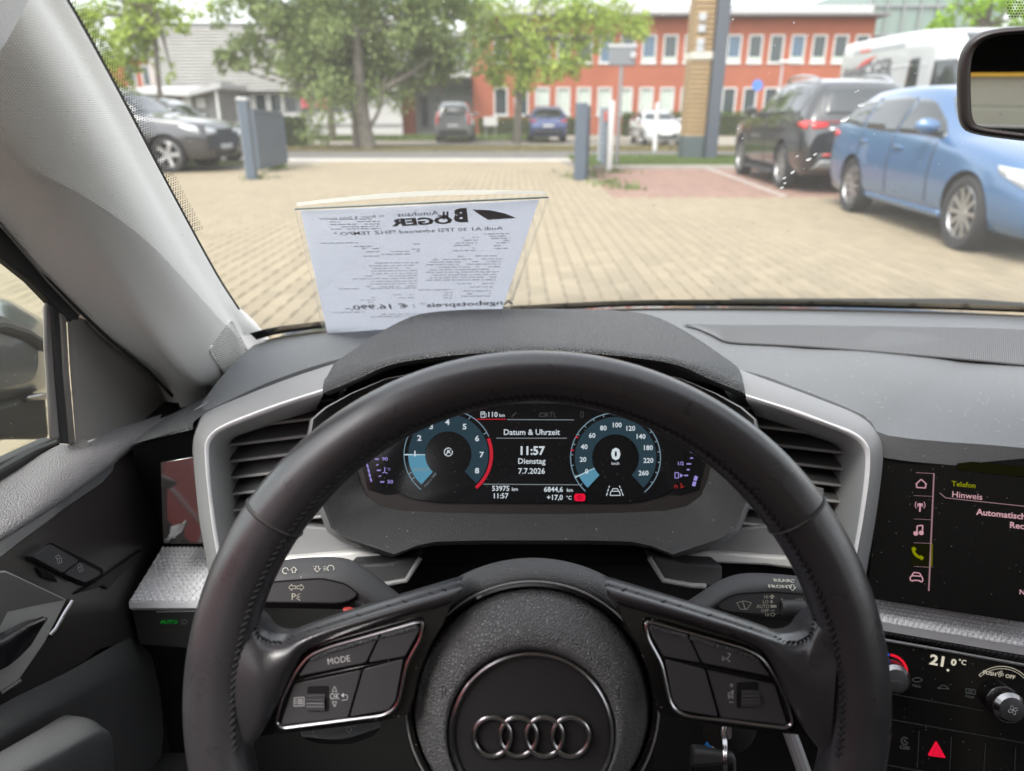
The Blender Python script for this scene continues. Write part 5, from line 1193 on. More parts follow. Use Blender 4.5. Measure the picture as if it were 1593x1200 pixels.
mb = MB(); pline(mb, [KC(535, 1005), KC(572, 1078), KC(502, 1069)], KP, .0004, .0016, True); mb.build('triangle_line', emit('lit_trired', (170, 14, 40)), KL, smooth=False)
mb = MB()
for q in (((1377, 1118), (1650, 1166)), ((1377, 1078), (1530, 1106)), ((1377, 1190), (1650, 1238))): line(mb, *q, KP, .0010, .0006)
for x in (1430, 1480, 1533, 1580): line(mb, (x, 1128+(x-1377)*.176), (x-3, 1186+(x-1377)*.176), KP, .0008, .0006)
mb.build('button_gap', mat('button_gap', (.04, .04, .042), .5), KL, smooth=False)
# ------------------------------------------------------------------ steering wheel
ZW = .369; MPX = ZW/F
WC = (835, 1092); AXW = 831
def wq(px, py, dz=0.0): return P(px, py, ZW+dz) if False else P(px, py, ZW) + ray(px, py).normalized()*dz
def rim_a(th):                                      # radial half thickness in photo pixels, th from the top
    t = abs(th); return 40+8.5*min(1, t/radians(50))
RO = 547
def rim_pt(th, ca):                                 # th: angle from the top (clockwise +), ca: around the tube (0 = outside, pi/2 = towards the driver)
    a = rim_a(th); b = 48
    r = RO-a+a*cos(ca)*(1.0); d = b*sin(ca)
    if abs(th) > radians(140): r = min(r, (450+a*cos(ca))/max(.3, -cos(th)))
    q = P(WC[0]+r*sin(th), WC[1]-r*cos(th), ZW)
    return q - FW*(d*MPX*(.94 if d > 0 else 1))
n = 168; rows = []
for k in range(n):
    th = 2*pi*k/n; th = th-2*pi if th > pi else th
    rows.append([rim_pt(th, 2*pi*j/28) for j in range(28)])
mb = MB(); mb.grid(rows, cu=True, cv=True)
SW = mb.build('steering_wheel', I['leather'], CAR, ang=80, label='black leather steering wheel with a round badge hub')
for th in (-54.8, 54.2):
    mb = MB(); th = radians(th); path = [rim_pt(th+.012*sin(2*pi*j/40)*0, 2*pi*j/40) for j in range(40)]; cen = rim_pt(th, 0).lerp(rim_pt(th, pi), .5)
    mb.tube([p+(p-cen).normalized()*.0001 for p in path], .0007, 6, closed=True); mb.build('seam', I['seam'], SW)
    mb = MB(); path = [rim_pt(th-.0045, 2*pi*j/40) for j in range(40)]; mb.tube([p+(p-cen).normalized()*.0001 for p in path], .0005, 6, closed=True); mb.build('seam', I['thread'], SW)
mb = MB()                                           # hand stitching along the inner edge
def stitch(mb, a, b, r=.0007): mb.tube([a, a.lerp(b, .5)-FW*.0006, b], [r, r*1.15, r*.8], 5)
for k in range(-74, 75):
    th = radians(k*1.32)
    if abs(th) > radians(99): continue
    a = rim_pt(th, radians(134)); b = rim_pt(th+radians(.9), radians(148))
    stitch(mb, a, b)
mb.build('stitching', I['thread'], SW, kind='stuff')
mb = MB()
path = [rim_pt(radians(k*1.5), radians(141)) for k in range(-66, 67)]; mb.tube(path, .0006, 5); mb.build('stitch_groove', I['thread'], SW)
def mxw(p): return (2*AXW-p[0],)+tuple(p[1:])
e1 = [(352, 938), (392, 972), (404, 988), (420, 996), (441, 996), (463, 987), (506, 972), (572, 951), (641, 930), (698, 913), (719, 908)]
e2 = [(372, 1180), (404, 1142), (424, 1108), (440, 1076), (455, 1045), (474, 1016), (510, 997), (578, 976), (645, 958), (700, 944), (717, 926)]
PLW = FP(.373)
for sgn in (1, -1):
    f = (lambda p: p) if sgn > 0 else mxw
    zz = [.366, .366, .367, .368, .369, .370, .372, .375, .378, .381, .384]
    def row(t, dz): return [P(*f((a[0]+(b[0]-a[0])*t, a[1]+(b[1]-a[1])*t)), z+dz) for a, b, z in zip(e1, e2, zz)]
    mb = MB(); mb.grid(crs([[p+FW*.024+UP*-.002 for p in row(0, 0)], [p+FW*.010+UP*.0008 for p in row(0, 0)], row(0, .0015), row(.22, -.0045), row(.5, -.007), row(.8, -.0045), row(1, .001), [p+FW*.012 for p in row(1, .001)]], 4, 4))
    sp_ = mb.build('spoke', I['leather'], SW, ang=80)
    mb = MB()
    for k in range(25):
        t = k/24; i = 1.6+t*(len(e1)-2.7); j = int(i); u = i-j; x, y = e1[j][0]*(1-u)+e1[j+1][0]*u, e1[j][1]*(1-u)+e1[j+1][1]*u; z = zz[j]
        a, b = P(*f((x-2.5, y+1.0)), z+.0035), P(*f((x+4, y+3.2)), z-.0008); stitch(mb, a, b, .0006)
    for k in range(7):
        x, y = 389+k*1.2, 935+k*7; a, b = P(*f((x, y)), .3665), P(*f((x+5, y+1.5)), .3675); stitch(mb, a, b, .0006)
    mb.build('stitching', I['thread'], SW, kind='stuff')
    # gloss trim, chrome surround, buttons
    mb = MB(); tp = [(400, 1146), (420, 1106), (438, 1070), (462, 1030), (485, 1006), (520, 990), (590, 970), (645, 955), (704, 938), (690, 972), (668, 1008), (652, 1050), (643, 1090), (636, 1112), (600, 1122), (500, 1136)]
    slab(mb, [f(p) for p in rpoly(tp, 4, 2)], PLW, -.002, -.014); mb.build('spoke_trim', I['gloss'], SW, bev=.0006)
    cr_ = [(429, 1126, 10), (440, 1086, 12), (461, 1044, 14), (480, 1020, 14), (510, 1007, 14), (645, 969, 3), (658, 968, 9), (655, 992, 10), (633, 1032, 12), (620, 1092, 10), (612, 1104, 10), (596, 1113, 10), (440, 1133, 6)]
    mb = MB(); mb.tube([PLW(*f(p), .0008) for p in rpoly(cr_, 6, 4)], .00105, 8, closed=True); mb.build('chrome_surround', I['chrome'], SW)
    mb = MB(); slab(mb, [f(p) for p in rpoly(cr_, 6, 4)], PLW, -.0006, -.004); mb.build('button_bed', I['matte'], SW)
    b1_ = [(464, 1052), (484, 1024), (512, 1011), (589, 989), (569, 1031)]; b2_ = [(593, 988), (648, 973), (653, 979), (630, 1021), (573, 1031)]
    b3_ = [(457, 1065), (562, 1043), (541, 1116), (437, 1128)]; b4_ = [(566, 1042), (627, 1026), (615, 1090), (604, 1105), (545, 1115)]
    bd = [(460, 1058, ), (631, 1022), (630, 1025), (459, 1062)]
    BT = []
    for q, h_ in ((b1_, .0022), (b2_, .0022), (b4_, .0018), (b3_, .0004)):
        mb = MB(); slab(mb, [f(p) for p in rpoly(q, 4, 3)], PLW, h_, -.003); BT.append(mb.build('button', I['button'], SW, bev=.0007))
        if q in (b1_, b2_):
            e_ = (q[1:4] if q is b1_ else q[0:2]); mb = MB(); mb.tube([PLW(f(p)[0], f(p)[1]+3, h_-.0002) for p in e_], .0011, 8); mb.build('button_edge', I['hood'], SW)
    mb = MB(); slab(mb, [f(p) for p in bd], PLW, .0012, -.003); mb.build('button_rail', I['gloss'], SW, bev=.0004)
    # ribbed thumb roller
    rx_ = 495 if sgn > 0 else 1163; ry = 1088 if sgn > 0 else 1082
    slabm = MB(); slab(slabm, rpoly([(rx_-17, ry-20), (rx_+17, ry-21), (rx_+17, ry+19), (rx_-17, ry+20)], 4, 3), PLW, .0006, -.002); slabm.build('roller_well', I['matte'], SW)
    c = PLW(rx_, ry, -.0035); mb = MB(); ax = PLW.u; nn = 44
    rr2 = [[c+ax*(s*14*MPX)+(PLW.v*cos(2*pi*k/nn)+PLW.n*sin(2*pi*k/nn))*((.0062 if k % 2 else .0056)) for k in range(nn)] for s in (-1, 1)]
    mb.grid(rr2, cu=True); mb.poly(list(reversed(rr2[0]))); mb.poly(rr2[1]); mb.build('roller', I['button'], SW, ang=20)
lp = MB(); sp = .0026
T(lp, 'MODE', 527, 1027.5, 9.5, PLW, sp, rot=radians(9), sx=.92)
T(lp, 'OK', 520.5, 1084, 10, PLW, .0009, sx=.72); pline(lp, [(520.5, 1068), (517, 1076), (524, 1076)], PLW, .00028, .0009, True); pline(lp, [(520.5, 1100), (517, 1092), (524, 1092)], PLW, .00028, .0009, True)
pline(lp, [(457.5, 1086), (473, 1085), (473, 1098), (457.5, 1099)], PLW, .0003, .0009, True)
for y in (1089, 1092, 1095): line(lp, (462.5, y), (471, y-.4), PLW, .0004, .0009); line(lp, (459.4, y), (460.8, y), PLW, .0005, .0009)
pline(lp, [(531, 1090), (540, 1088.5), (541, 1084), (539, 1081), (532, 1081.5)], PLW, .0003, .0009); lp.poly([PLW(*q, .0009) for q in ((534.5, 1078), (530.5, 1082), (535, 1085.5))])
# right symbols
pline(lp, [(1132, 1016), (1136, 1018), (1134, 1022), (1131, 1025), (1133, 1028), (1136, 1030)], PLW, .0003, sp)
for k in range(3): ringsec(lp, 1131, 1025, 3+k*2.2-.35, 3+k*2.2+.35, 150, 210, PLW, sp, 6)
line(lp, (1135, 1066), (1141, 1066.5), PLW, .0003, .0009); line(lp, (1138, 1063), (1138, 1069.5), PLW, .0003, .0009); line(lp, (1134.5, 1092.5), (1141, 1093), PLW, .0003, .0009)
pline(lp, [(1133, 1078), (1136, 1078), (1140, 1074.5), (1140, 1087), (1136, 1083.5), (1133, 1083.5)], PLW, .0003, .0009, True); line(lp, (1133, 1087.5), (1141.5, 1074), PLW, .0003, .0009)
lp.build('button_lettering', I['white'], SW, smooth=False)
# hub: back cover, gloss ring, airbag cover, badge
mb = MB(); mb.grid([circ(829, cy_, r_, z_, 48, radians(14), radians(166)) for cy_, r_, z_ in ((1112, 200, .435), (1112, 240, .432), (1111, 243, .425), (1109, 238, .414), (1107, 222, .405), (1104, 205, .400), (1102, 198, .400))])
mb.build('hub_cover', mat('dusty_hub_cover', (.085, .085, .086), .55, bump=.4, bscale=700, kind='leather', speck=.3, speckscale=300), SW, ang=60)
mb = MB(); mb.grid([circ(828.5, 1102, 199, .402, 72), circ(828.5, 1101, 197, .393, 72), circ(828, 1100, 188, .391, 72), circ(828, 1100, 184, .400, 72)], cu=True); mb.build('hub_ring', I['gloss'], SW, ang=40)
mb = MB(); mb.tube(circ(828.5, 1101.5, 196.5, .3925, 72), .0006, 6, closed=True); mb.build('hub_line', I['frame'], SW)
L = [(827, 1100, 184.5, .404), (827, 1100, 185, .399), (827, 1101.5, 181, .3925), (827, 1107, 169, .3850), (826.7, 1116, 157, .3795), (826.5, 1126, 147, .3755), (826.5, 1135, 139, .3738), (826.5, 1140.5, 133, .3755), (826.5, 1143, 128, .386)]
cl_ = [circ(*q, 84) for q in L]; mb = MB(); mb.grid(crs(cl_, 1, 3), cu=True); mb.build('airbag_cover', I['airbag'], SW, ang=80)
BP = FP(.379)
mb = MB(); mb.grid([circ(826.5, 1143, r, z, 84) for r, z in ((130, .385), (129.5, .3775), (127.5, .3765), (124, .3762), (120.5, .3775), (119, .3815))], cu=True); mb.build('badge_rim', I['chrome'], SW, ang=50)
mb = MB(); mb.poly(circ(826.5, 1143, 120, .380, 84)); mb.build('badge_disc', I['badge'], SW)
for k, x in enumerate((765.4, 806.0, 846.6, 887.2)):
    path = circ(x, 1146, 28.6, .3768, 56, sy=1.05); mb = MB(); mb.tube(path, .00115, 10, closed=True, flat=1.2); mb.build('emblem_ring', I['chrome'], SW)
mb = MB()
for x in (765.4, 806.0, 846.6, 887.2): mb.tube(circ(x+1, 1147.5, 29, .3796, 40, sy=1.05), .0016, 6, closed=True)
mb.build('emblem_seat', I['matte'], SW)
HP = FP(.3795)
mb = MB()
for x0_, s in ((696, 1), (955, -1)):
    line(mb, (x0_-8*s, 1068), (x0_-8*s, 1084), HP, .0004, .0052); pline(mb, [(x0_-3*s, 1084), (x0_-3*s, 1073), (x0_+8*s, 1072)], HP, .0004, .0052); pline(mb, [(x0_-3*s, 1084), (x0_+2*s, 1085), (x0_+5*s, 1080), (x0_+1*s, 1076)], HP, .0004, .0052)
mb.build('horn_symbol', I['matte'], SW, smooth=False)
# stalks behind the wheel
def stalk(label, tb, tf, bf, pan, sgn):
    mb = surf([[P(x, y, .50) for x, y in [(q[0], q[1]+4) for q in tb]], [P(x, y, .478) for x, y in tb], [P(x, y, .468) for x, y in [((a[0]+b[0])/2, (a[1]+b[1])/2-2) for a, b in zip(tb, tf)]], [P(x, y, .462) for x, y in tf], [P(x, y, .463) for x, y in [((a[0]+b[0])/2, (a[1]+b[1])/2) for a, b in zip(tf, bf)]], [P(x, y, .468) for x, y in bf], [P(x, y+6, .50) for x, y in bf]], 4, 3)
    o = mb.build('column_stalk', I['binnacle'], CAR, ang=60, label=label)
    pp = FP(.4615); mb = MB(); slab(mb, rpoly(pan, 8, 4), pp, .0006, -.003); mb.build('stalk_panel', I['button'], o, bev=.0004)
    mb = MB(); mb.tube([pp(*q, .0004) for q in rpoly(pan, 8, 4)], .0006, 6, closed=True); mb.build('panel_groove', I['matte'], o)
    return o, pp
SK, sk = stalk('indicator stalk with arrow symbols', [(360, 890), (420, 876), (470, 868), (532, 868), (566, 882), (600, 908), (650, 948)], [(360, 912), (420, 906), (470, 900), (520, 902), (552, 915), (590, 940), (640, 975)], [(360, 938), (420, 940), (470, 941), (525, 942), (552, 944), (590, 962), (640, 990)], [(380, 936), (404, 909), (430, 905), (500, 900), (536, 908), (558, 924), (545, 934), (528, 938)], 1)
mb = MB(); e = .0012
def arrow(mb, x, y, s, pl_, e, w=.0004, vert=False):
    q = [(0, -5), (5, 0), (2.2, 0), (2.2, 4), (-2.2, 4), (-2.2, 0), (-5, 0)] if vert else [(-6, 0), (-1, -5), (-1, -2.2), (5, -2.2), (5, 2.2), (-1, 2.2), (-1, 5)]
    pline(mb, [(x+a*(s if not vert else 1), y+b*(s if vert else 1)) for a, b in q], pl_, w, e, True)
arrow(mb, 455, 914, 1, sk, e); arrow(mb, 467, 914, -1, sk, e); T(mb, 'P', 456.5, 929, 10, sk, e)
for a in (-.5, 0, .5): line(mb, (461.5, 929-a*4), (467, 929-a*11), sk, .0004, e)
st_ = Pl(P(460, 884, .467), P(540, 884, .467), P(460, 872, .474))
arrow(mb, 457, 887, 1, st_, .001, vert=True); ringsec(mb, 444, 888, 4, 5, 0, 300, st_, .001, 16); arrow(mb, 493.5, 885, -1, st_, .001, vert=True)
for y in (882, 884.5, 887): line(mb, (503, y), (508, y), st_, .0004, .001)
ringsec(mb, 514.5, 884.5, 4.5, 5.5, -30, 230, st_, .001, 16)
mb.build('stalk_lettering', mat('print_cream', (.48, .46, .38), .6), SK, smooth=False)
SR, sk2 = stalk('wiper stalk with speed settings printed on it', [(1290, 900), (1240, 896), (1190, 892), (1150, 893), (1118, 904), (1085, 925), (1040, 955)], [(1290, 925), (1250, 921), (1200, 918), (1150, 921), (1120, 933), (1090, 952), (1050, 980)], [(1290, 958), (1250, 960), (1200, 960), (1150, 958), (1125, 956), (1095, 968), (1060, 990)], [(1114, 942), (1130, 930), (1148, 924), (1200, 921), (1275, 926), (1280, 956), (1200, 957), (1150, 953), (1126, 950)], -1)
mb = MB()
pline(mb, [(1146, 938), (1157, 935), (1169, 938), (1162, 948), (1152, 948)], sk2, .0004, e, True); line(mb, (1155, 936), (1160, 949), sk2, .0005, e)
for s, y, x in (('HI', 929, 1192), ('LO', 936.5, 1191), ('AUTO', 943.7, 1187), ('OFF', 950.5, 1190), ('1x', 956.5, 1193)): T(mb, s, x, y, 5.2, sk2, e, bold=.015, sx=.95)
mb.poly([sk2(*q, e) for q in ((1201, 924.5), (1206, 929), (1203, 929), (1203, 932), (1199, 932), (1199, 929), (1196, 929))])
for y, w_ in ((936.5, 3), (943.7, 9)): slab(mb, [(1199, y-2), (1199+w_, y-2), (1199+w_, y+2), (1199, y+2)], sk2, e, .0008)
line(mb, (1199, 950), (1205, 950), sk2, .0004, e); pline(mb, [(1202, 953), (1206, 956), (1202, 959.5), (1198, 956)], sk2, .0004, e, True)
for x in (1216, 1239, 1243, 1247): pline(mb, [(x+1.5, 931), (x-.8, 932.5), (x+1.5, 934)], sk2, .0004, e)
st2 = Pl(P(1160, 905, .467), P(1240, 907, .467), P(1160, 893, .474))
T(mb, 'REAR', 1217, 903.5, 4.5, st2, .001, bold=.01, sx=1.1); T(mb, 'FRONT', 1213.5, 913, 4.5, st2, .001, bold=.01, sx=1.1); ringsec(mb, 1233, 904, 2, 2.8, 0, 330, st2, .001, 10); arrow(mb, 1233, 914, -1, st2, .001, vert=True)
mb.build('stalk_lettering', bpy.data.materials['print_cream'], SR, smooth=False)
mb = MB(); slab(mb, rpoly([(1213, 938), (1248, 936), (1252, 952), (1215, 952)], 4, 3), sk2, .001, -.004); w0 = mb.build('switch_slot', I['matte'], SR)
mb = MB(); c = sk2(1233, 945, .0005); mb.lathe(c-sk2.u*.0075, sk2.u, [(0, 0), (.0045, 0), (.0052, .001), (.0052, .014), (.0045, .015), (0, .015)], 18, False); mb.build('thumb_switch', I['button'], SR)
# shift paddle-like lower stalk (cruise control) under the left spoke
mb = surf([[P(466, 1128, .44), P(530, 1122, .44), P(590, 1118, .44)], [P(470, 1146, .425), P(530, 1150, .42), P(592, 1132, .425)], [P(490, 1156, .44), P(540, 1158, .44), P(580, 1146, .44)]], 4, 4); CS = mb.build('cruise_stalk', I['black'], CAR)
mb = MB(); fp_ = FP(.419); T(mb, 'E', 488, 1139, 4.5, fp_, 0, rot=-.3); T(mb, 'T', 491, 1146, 4.5, fp_, 0, rot=-.3); arrow(mb, 543, 1135, -1, fp_, 0, vert=True); line(mb, (535, 1132), (538, 1131), fp_, .0004, 0); line(mb, (549, 1131), (554, 1130), fp_, .0004, 0); mb.build('stalk_lettering', I['grey'], CS, smooth=False)
mb = MB(); slab(mb, [(531, 949), (541, 948), (556, 953), (538, 956)], FP(.45), .002, -.004); mb.build('red_glow_bit', mat('red_glow_bit', (.45, .04, .03), .4), LD, bev=.001)  # small red prism standing in for a red reflected glow
mb = MB(); mb.tube([P(1228, 1138, .43), P(1240, 1170, .425), P(1256, 1215, .42)], .0042, 10); mb.build('adjuster_lever', I['frame'], CAR)
# steering column shroud around it all
mb = surf([[P(690, 905, .47), P(830, 885, .47), P(970, 905, .47)], [P(640, 1010, .45), P(830, 985, .44), P(1020, 1010, .45)], [P(640, 1160, .45), P(830, 1180, .44), P(1020, 1160, .45)], [P(660, 1280, .46), P(830, 1300, .45), P(1000, 1280, .46)]], 4, 4); mb.build('column_shroud', I['black'], CAR)
mb = MB(); mb.lathe(P(1128, 1120, .437), -FW, [(.0, 0), (.016, 0), (.016, .010), (.013, .012), (0, .012)], 24, False); mb.build('ignition_lock', I['black'], CAR)
# the key hanging in the ignition: a thing of its own
KEY = thing('car_key', 'dark car key with a blue and white tag hanging from the ignition', 'key', P(1120, 1195, .425))
KPN = FP(.425)
mb = MB(); slab(mb, rpoly([(1126, 1128), (1139, 1128), (1139, 1150), (1132, 1152), (1126, 1148)], 3, 3), KPN, .001, -.0015); mb.tube([P(1126, 1130, .424), P(1124.5, 1137, .423), P(1126, 1144, .423), P(1127, 1150, .423)], .0022, 8); mb.build('key_blade', I['chrome'], KEY, bev=.0004)
cR = P(1125, 1172, .4235); mb = MB(); ringp = [cR+UP*(.0105*cos(a))+(FW*.85+RT*.2).normalized()*(.0105*sin(a)) for a in [2*pi*k/36 for k in range(36)]]
mb.tube(ringp, .0009, 8, closed=True); mb.tube([p+RT*.0012 for p in ringp], .0009, 8, closed=True); mb.build('split_ring', I['chrome'], KEY)
mb = MB(); fob = rpoly([(1079, 1168, 8), (1146, 1174, 12), (1150, 1300, 20), (1074, 1300, 20)], 8, 5); slab(mb, fob, KPN, .004, -.006); mb.build('key_fob', mat('fob_grey', (.06, .06, .06), .5), KEY, bev=.003, ang=60)
mb = MB(); slab(mb, rpoly([(1076, 1192), (1142, 1186), (1146, 1300), (1072, 1300)], 6, 4), KPN, .0055, .003); mb.build('fob_face', I['matte'], KEY, bev=.001)
mb = MB(); cB = P(1116, 1176, .429); mb.tube([cB+RT*(.0072*cos(a))+UP*(.0085*sin(a)) for a in [pi*k/14 for k in range(-2, 17)]], .0019, 8, flat=1.4); mb.build('blue_tag', mat('blue_tag', (.02, .25, .72), .4), KEY)
mb = MB(); slab(mb, [(1108, 1155), (1122, 1155), (1122, 1176), (1107, 1176)], FP(.427), .0005, -.001); mb.build('paper_tag', mat('tag_white', (.6, .58, .56), .7), KEY)
# ------------------------------------------------------------------ pillar, roof lining, door
wedge = [(54, -80), (76, -45), (104, 0), (183, 140), (257, 280), (333, 420), (372, 482), (400, 512), (419, 529)]
wx = [-.255, -.262, -.27, -.289, -.312, -.332, -.333, -.330, -.325]
r1 = [(-10, -80), (16, -45), (52, 0), (138, 140), (213, 280), (291, 420), (345, 500), (372, 535), (402, 562)]
r1x = [-.245, -.25, -.258, -.268, -.283, -.302, -.312, -.318, -.323]
r2 = [(-190, -80), (-140, -45), (-95, 20), (20, 185), (100, 290), (188, 430), (262, 545), (305, 590), (362, 610)]
r2x = [-.27, -.275, -.28, -.288, -.294, -.302, -.309, -.312, -.318]
dr = [(-330, -80), (-270, 20), (-200, 120), (0, 333), (76, 425), (166, 520), (240, 575), (266, 604), (284, 634)]
drx = [-.325, -.328, -.332, -.338, -.341, -.345, -.345, -.343, -.340]
c0 = [VX(*p, x) for p, x in zip(wedge, wx)]; c1_ = [VX(*p, x) for p, x in zip(r1, r1x)]; c2_ = [VX(*p, x) for p, x in zip(r2, r2x)]; c3 = [VX(*p, x) for p, x in zip(dr, drx)]
cm = [a.lerp(b, .5)+Vector((.010, -.004, 0)) for a, b in zip(c1_, c2_)]
ce = [a.lerp(b, .55)+Vector((-.004, .0, .004)) for a, b in zip(c0, c1_)]
cf = [a.lerp(b, .5)+Vector((.004, -.002, 0)) for a, b in zip(c2_, c3)]
cb = [p+Vector((-.03, .03, .02)) for p in c0]; cd = [p+Vector((-.03, .01, 0)) for p in c3]
prow = crs([cb, c0, ce, c1_, cm, c2_, cf, c3, cd], 10, 7)
for _ in range(60):
    for i_ in range(11, len(prow)-10):
        r0_ = [p.copy() for p in prow[i_]]
        for j_ in range(1, len(r0_)-9): prow[i_][j_] = r0_[j_]*.5+(r0_[j_-1]+r0_[j_+1])*.25
for _ in range(4):
    old_ = [[p.copy() for p in r_] for r_ in prow]
    for i_ in range(9, len(prow)-8):
        for j_ in range(len(prow[0])): prow[i_][j_] = old_[i_][j_]*.5+(old_[i_-1][j_]+old_[i_+1][j_])*.25
mb = MB(); mb.grid(prow); AP = mb.build('windscreen_pillar', I['fabric'], CAR, ang=80, label='grey fabric-grained windscreen pillar trim')
# tweeter grille
tq = [(325, 545), (359, 497), (387, 551), (349, 584)]
bv = BVHTree.FromPolygons([tuple(v.co) for v in AP.data.vertices], [tuple(p.vertices) for p in AP.data.polygons])
def onp(px, py, lift=.001):
    d = ray(px, py).normalized(); h = bv.ray_cast(ORG, d); return (h[0] if h[0] is not None else VX(px, py, -.31))-d*lift
mb = MB(); mb.grid([[onp(*[(1-u)*(1-v)*a+u*(1-v)*b+u*v*c+(1-u)*v*d for a, b, c, d in zip(*tq)], .0008) for u in [k/16 for k in range(17)]] for v in [k/16 for k in range(17)]]); TG = mb.build('speaker_grille', mat('grille_grey', (.24, .24, .23), .7), AP)
mb = MB()
for k in range(24):
    v = (k+.5)/24
    # ribs run gently uphill across the quad
    ya = 584-v*78; pts_ = []
    for i in range(25):
        x = 322+i*2.8; y = ya-(x-349)*.27
        ins_ = True
        for a, b in zip(tq, tq[1:]+tq[:1]):
            if (b[0]-a[0])*(y-a[1])-(b[1]-a[1])*(x-a[0]) < 0: ins_ = False
        if ins_: pts_.append((x, y))
    if len(pts_) > 1: mb.tube([onp(*p, .0014) for p in pts_], .0007, 5)
mb.build('grille_rib', I['fabric'], TG, kind='stuff')
mb = MB(); mb.tube([onp(*p, .0008) for p in rpoly(tq, 6, 4)], .0012, 6, closed=True); mb.build('grille_border', I['fabric'], TG)
# roof lining corner and roof shell
mb = surf([[VX(-120, -60, -.262), VX(-40, -60, -.25), VX(62, -60, -.243)], [VX(-110, 10, -.262), VX(-40, 0, -.252), VX(44, 0, -.2475)], [VX(-90, 95, -.268), VX(-45, 75, -.258), VX(14, 58, -.252)], [VX(-75, 150, -.272), VX(-40, 120, -.262), VX(-2, 84, -.255)]], 5, 5)
mb.build('lining_corner', I['lining'], CAR)
ZR = 1.385
mb = MB(); xs_ = [-.24, -.1, .15, .36, .6, .85, 1.0]; ys_ = [.30, .1, -.5, -1.2, -1.85]
mb.grid([[Vector((x, y, ZR+.03*(1-((x-.36)/.65)**2)-(.03 if y > .2 else 0)-(.1 if y < -1.5 else 0))) for x in xs_] for y in ys_]); RL = mb.build('roof_lining', I['lining'], CAR)
mb = MB(); mb.grid([[p+Vector((0, 0, .03)) for p in r] for r in [[Vector((x, y, ZR+.03*(1-((x-.36)/.65)**2)-(.03 if y > .2 else 0)-(.1 if y < -1.5 else 0))) for x in xs_] for y in ys_]]); mb.build('roof', I['hoodpaint'], CAR)
def shell(side):
    x = -.40 if side < 0 else 1.12; xt = -.25 if side < 0 else .99
    for (ya, yb) in ((-.28, -.42), (-1.22, -1.95)):
        mb = MB(); mb.prism([(x, ya, .9), (x, yb, .9), (xt, yb, ZR+.02), (xt, ya, ZR+.02)], (-.03*side*-1, 0, 0)); mb.build('body_pillar', I['lining'], CAR)
    mb = MB(); mb.box((x+.02*side, -.95, .62), (.05, 2.1, .68)); mb.build('body_side', I['doorlow'], CAR)
    mb = MB(); mb.bar((xt, .30, ZR), (xt, -1.9, ZR-.02), .03, .05); mb.build('roof_rail', I['lining'], CAR)
shell(-1); shell(1)
mb = MB(); mb.box((1.13, .5, .62), (.05, .85, .68)); mb.build('body_side', I['doorlow'], CAR)
mb = MB(); mb.bar((.99, .3, ZR), (1.10, .98, .96), .05, .06); mb.build('body_pillar', I['fabric'], CAR)
mb = MB(); mb.box((.36, -1.95, .68), (1.4, .06, .62)); mb.build('tailgate', I['doorlow'], CAR)
mb = MB(); mb.box((.36, -.5, .28), (1.5, 3.0, .05)); mb.build('floor', I['carpet'], CAR)
mb = MB(); mb.box((.36, .76, .61), (1.42, .12, .64)); mb.build('dash_core', I['matte'], CAR)  # dark block added under the dash top to close light leaks
mb = MB(); mb.box((-.352, .25, .58), (.02, 1.15, .68)); mb.build('door_core', I['matte'], CAR)  # backing slab added so no daylight leaks through the door card
mb = surf([[P(170, 1215, .70), P(235, 1176, .70), P(300, 1172, .70), P(380, 1180, .70)], [P(150, 1290, .62), P(235, 1262, .60), P(300, 1258, .60), P(380, 1262, .62)]], 4, 4); mb.build('footwell_trim', I['carpet'], CAR)
# door
XD = -.335
DP = Pl(Vector((XD, .3, .8)), Vector((XD, .6, .8)), Vector((XD, .3, 1.0)))
DOOR = empty_part('driver_door', CAR, label='dark driver door with lock buttons and silver handle bowl')
def dsurf(nm, rows, m_, nu=4, nv=4, **k): return surf(rows, nu, nv).build(nm, m_, DOOR, ang=60, **k)
dsurf('belt_pad', [[VX(-120, 800, -.372), VX(0, 744, -.368), VX(80, 698, -.362), VX(120, 684, -.358), VX(205, 660, -.350), VX(282, 634, -.343)], [VX(-120, 815, -.362), VX(0, 758, -.358), VX(84, 706, -.354), VX(126, 690, -.350), VX(208, 665, -.344), VX(286, 640, -.340)], [VX(-120, 860, -.342), VX(0, 800, -.340), VX(80, 745, -.336), VX(150, 700, -.334), VX(215, 675, -.333), VX(290, 650, -.332)], [VX(-120, 905, -.328), VX(0, 838, -.328), VX(90, 780, -.327), VX(165, 726, -.327), VX(212, 692, -.328), VX(296, 660, -.330)], [VX(-120, 915, -.340), VX(0, 845, -.340), VX(92, 785, -.338), VX(168, 730, -.337), VX(214, 697, -.336), VX(297, 665, -.336)]], I['doorsoft'])
dsurf('gloss_inlay', [[VX(-100, 900, XD), VX(0, 836, XD), VX(100, 776, XD), VX(175, 715, XD), VX(214, 690, XD), VX(300, 660, XD)], [VX(-100, 980, XD), VX(0, 905, XD), VX(100, 850, XD), VX(180, 800, XD), VX(222, 770, XD), VX(300, 760, XD)], [VX(-100, 1080, XD), VX(0, 1010, XD), VX(100, 950, XD), VX(180, 915, XD), VX(235, 880, XD), VX(310, 900, XD)], [VX(-100, 1170, XD), VX(0, 1100, XD), VX(60, 1070, XD), VX(130, 1030, XD), VX(178, 1004, XD), VX(300, 1000, XD)]], mat('door_inlay', (.042, .037, .035), .28, spec=.5, speck=.2, speckscale=300))
mb = MB(); slab(mb, [(-20, 848), (0, 837), (62, 797), (130, 750), (181, 718), (176, 733), (160, 752), (100, 793), (40, 838), (0, 869), (-20, 884)], DP, .0035, -.002); mb.build('gloss_strip', mat('gloss_strip', (.14, .14, .145), .12, spec=.8, coat=.6), DOOR, bev=.001)
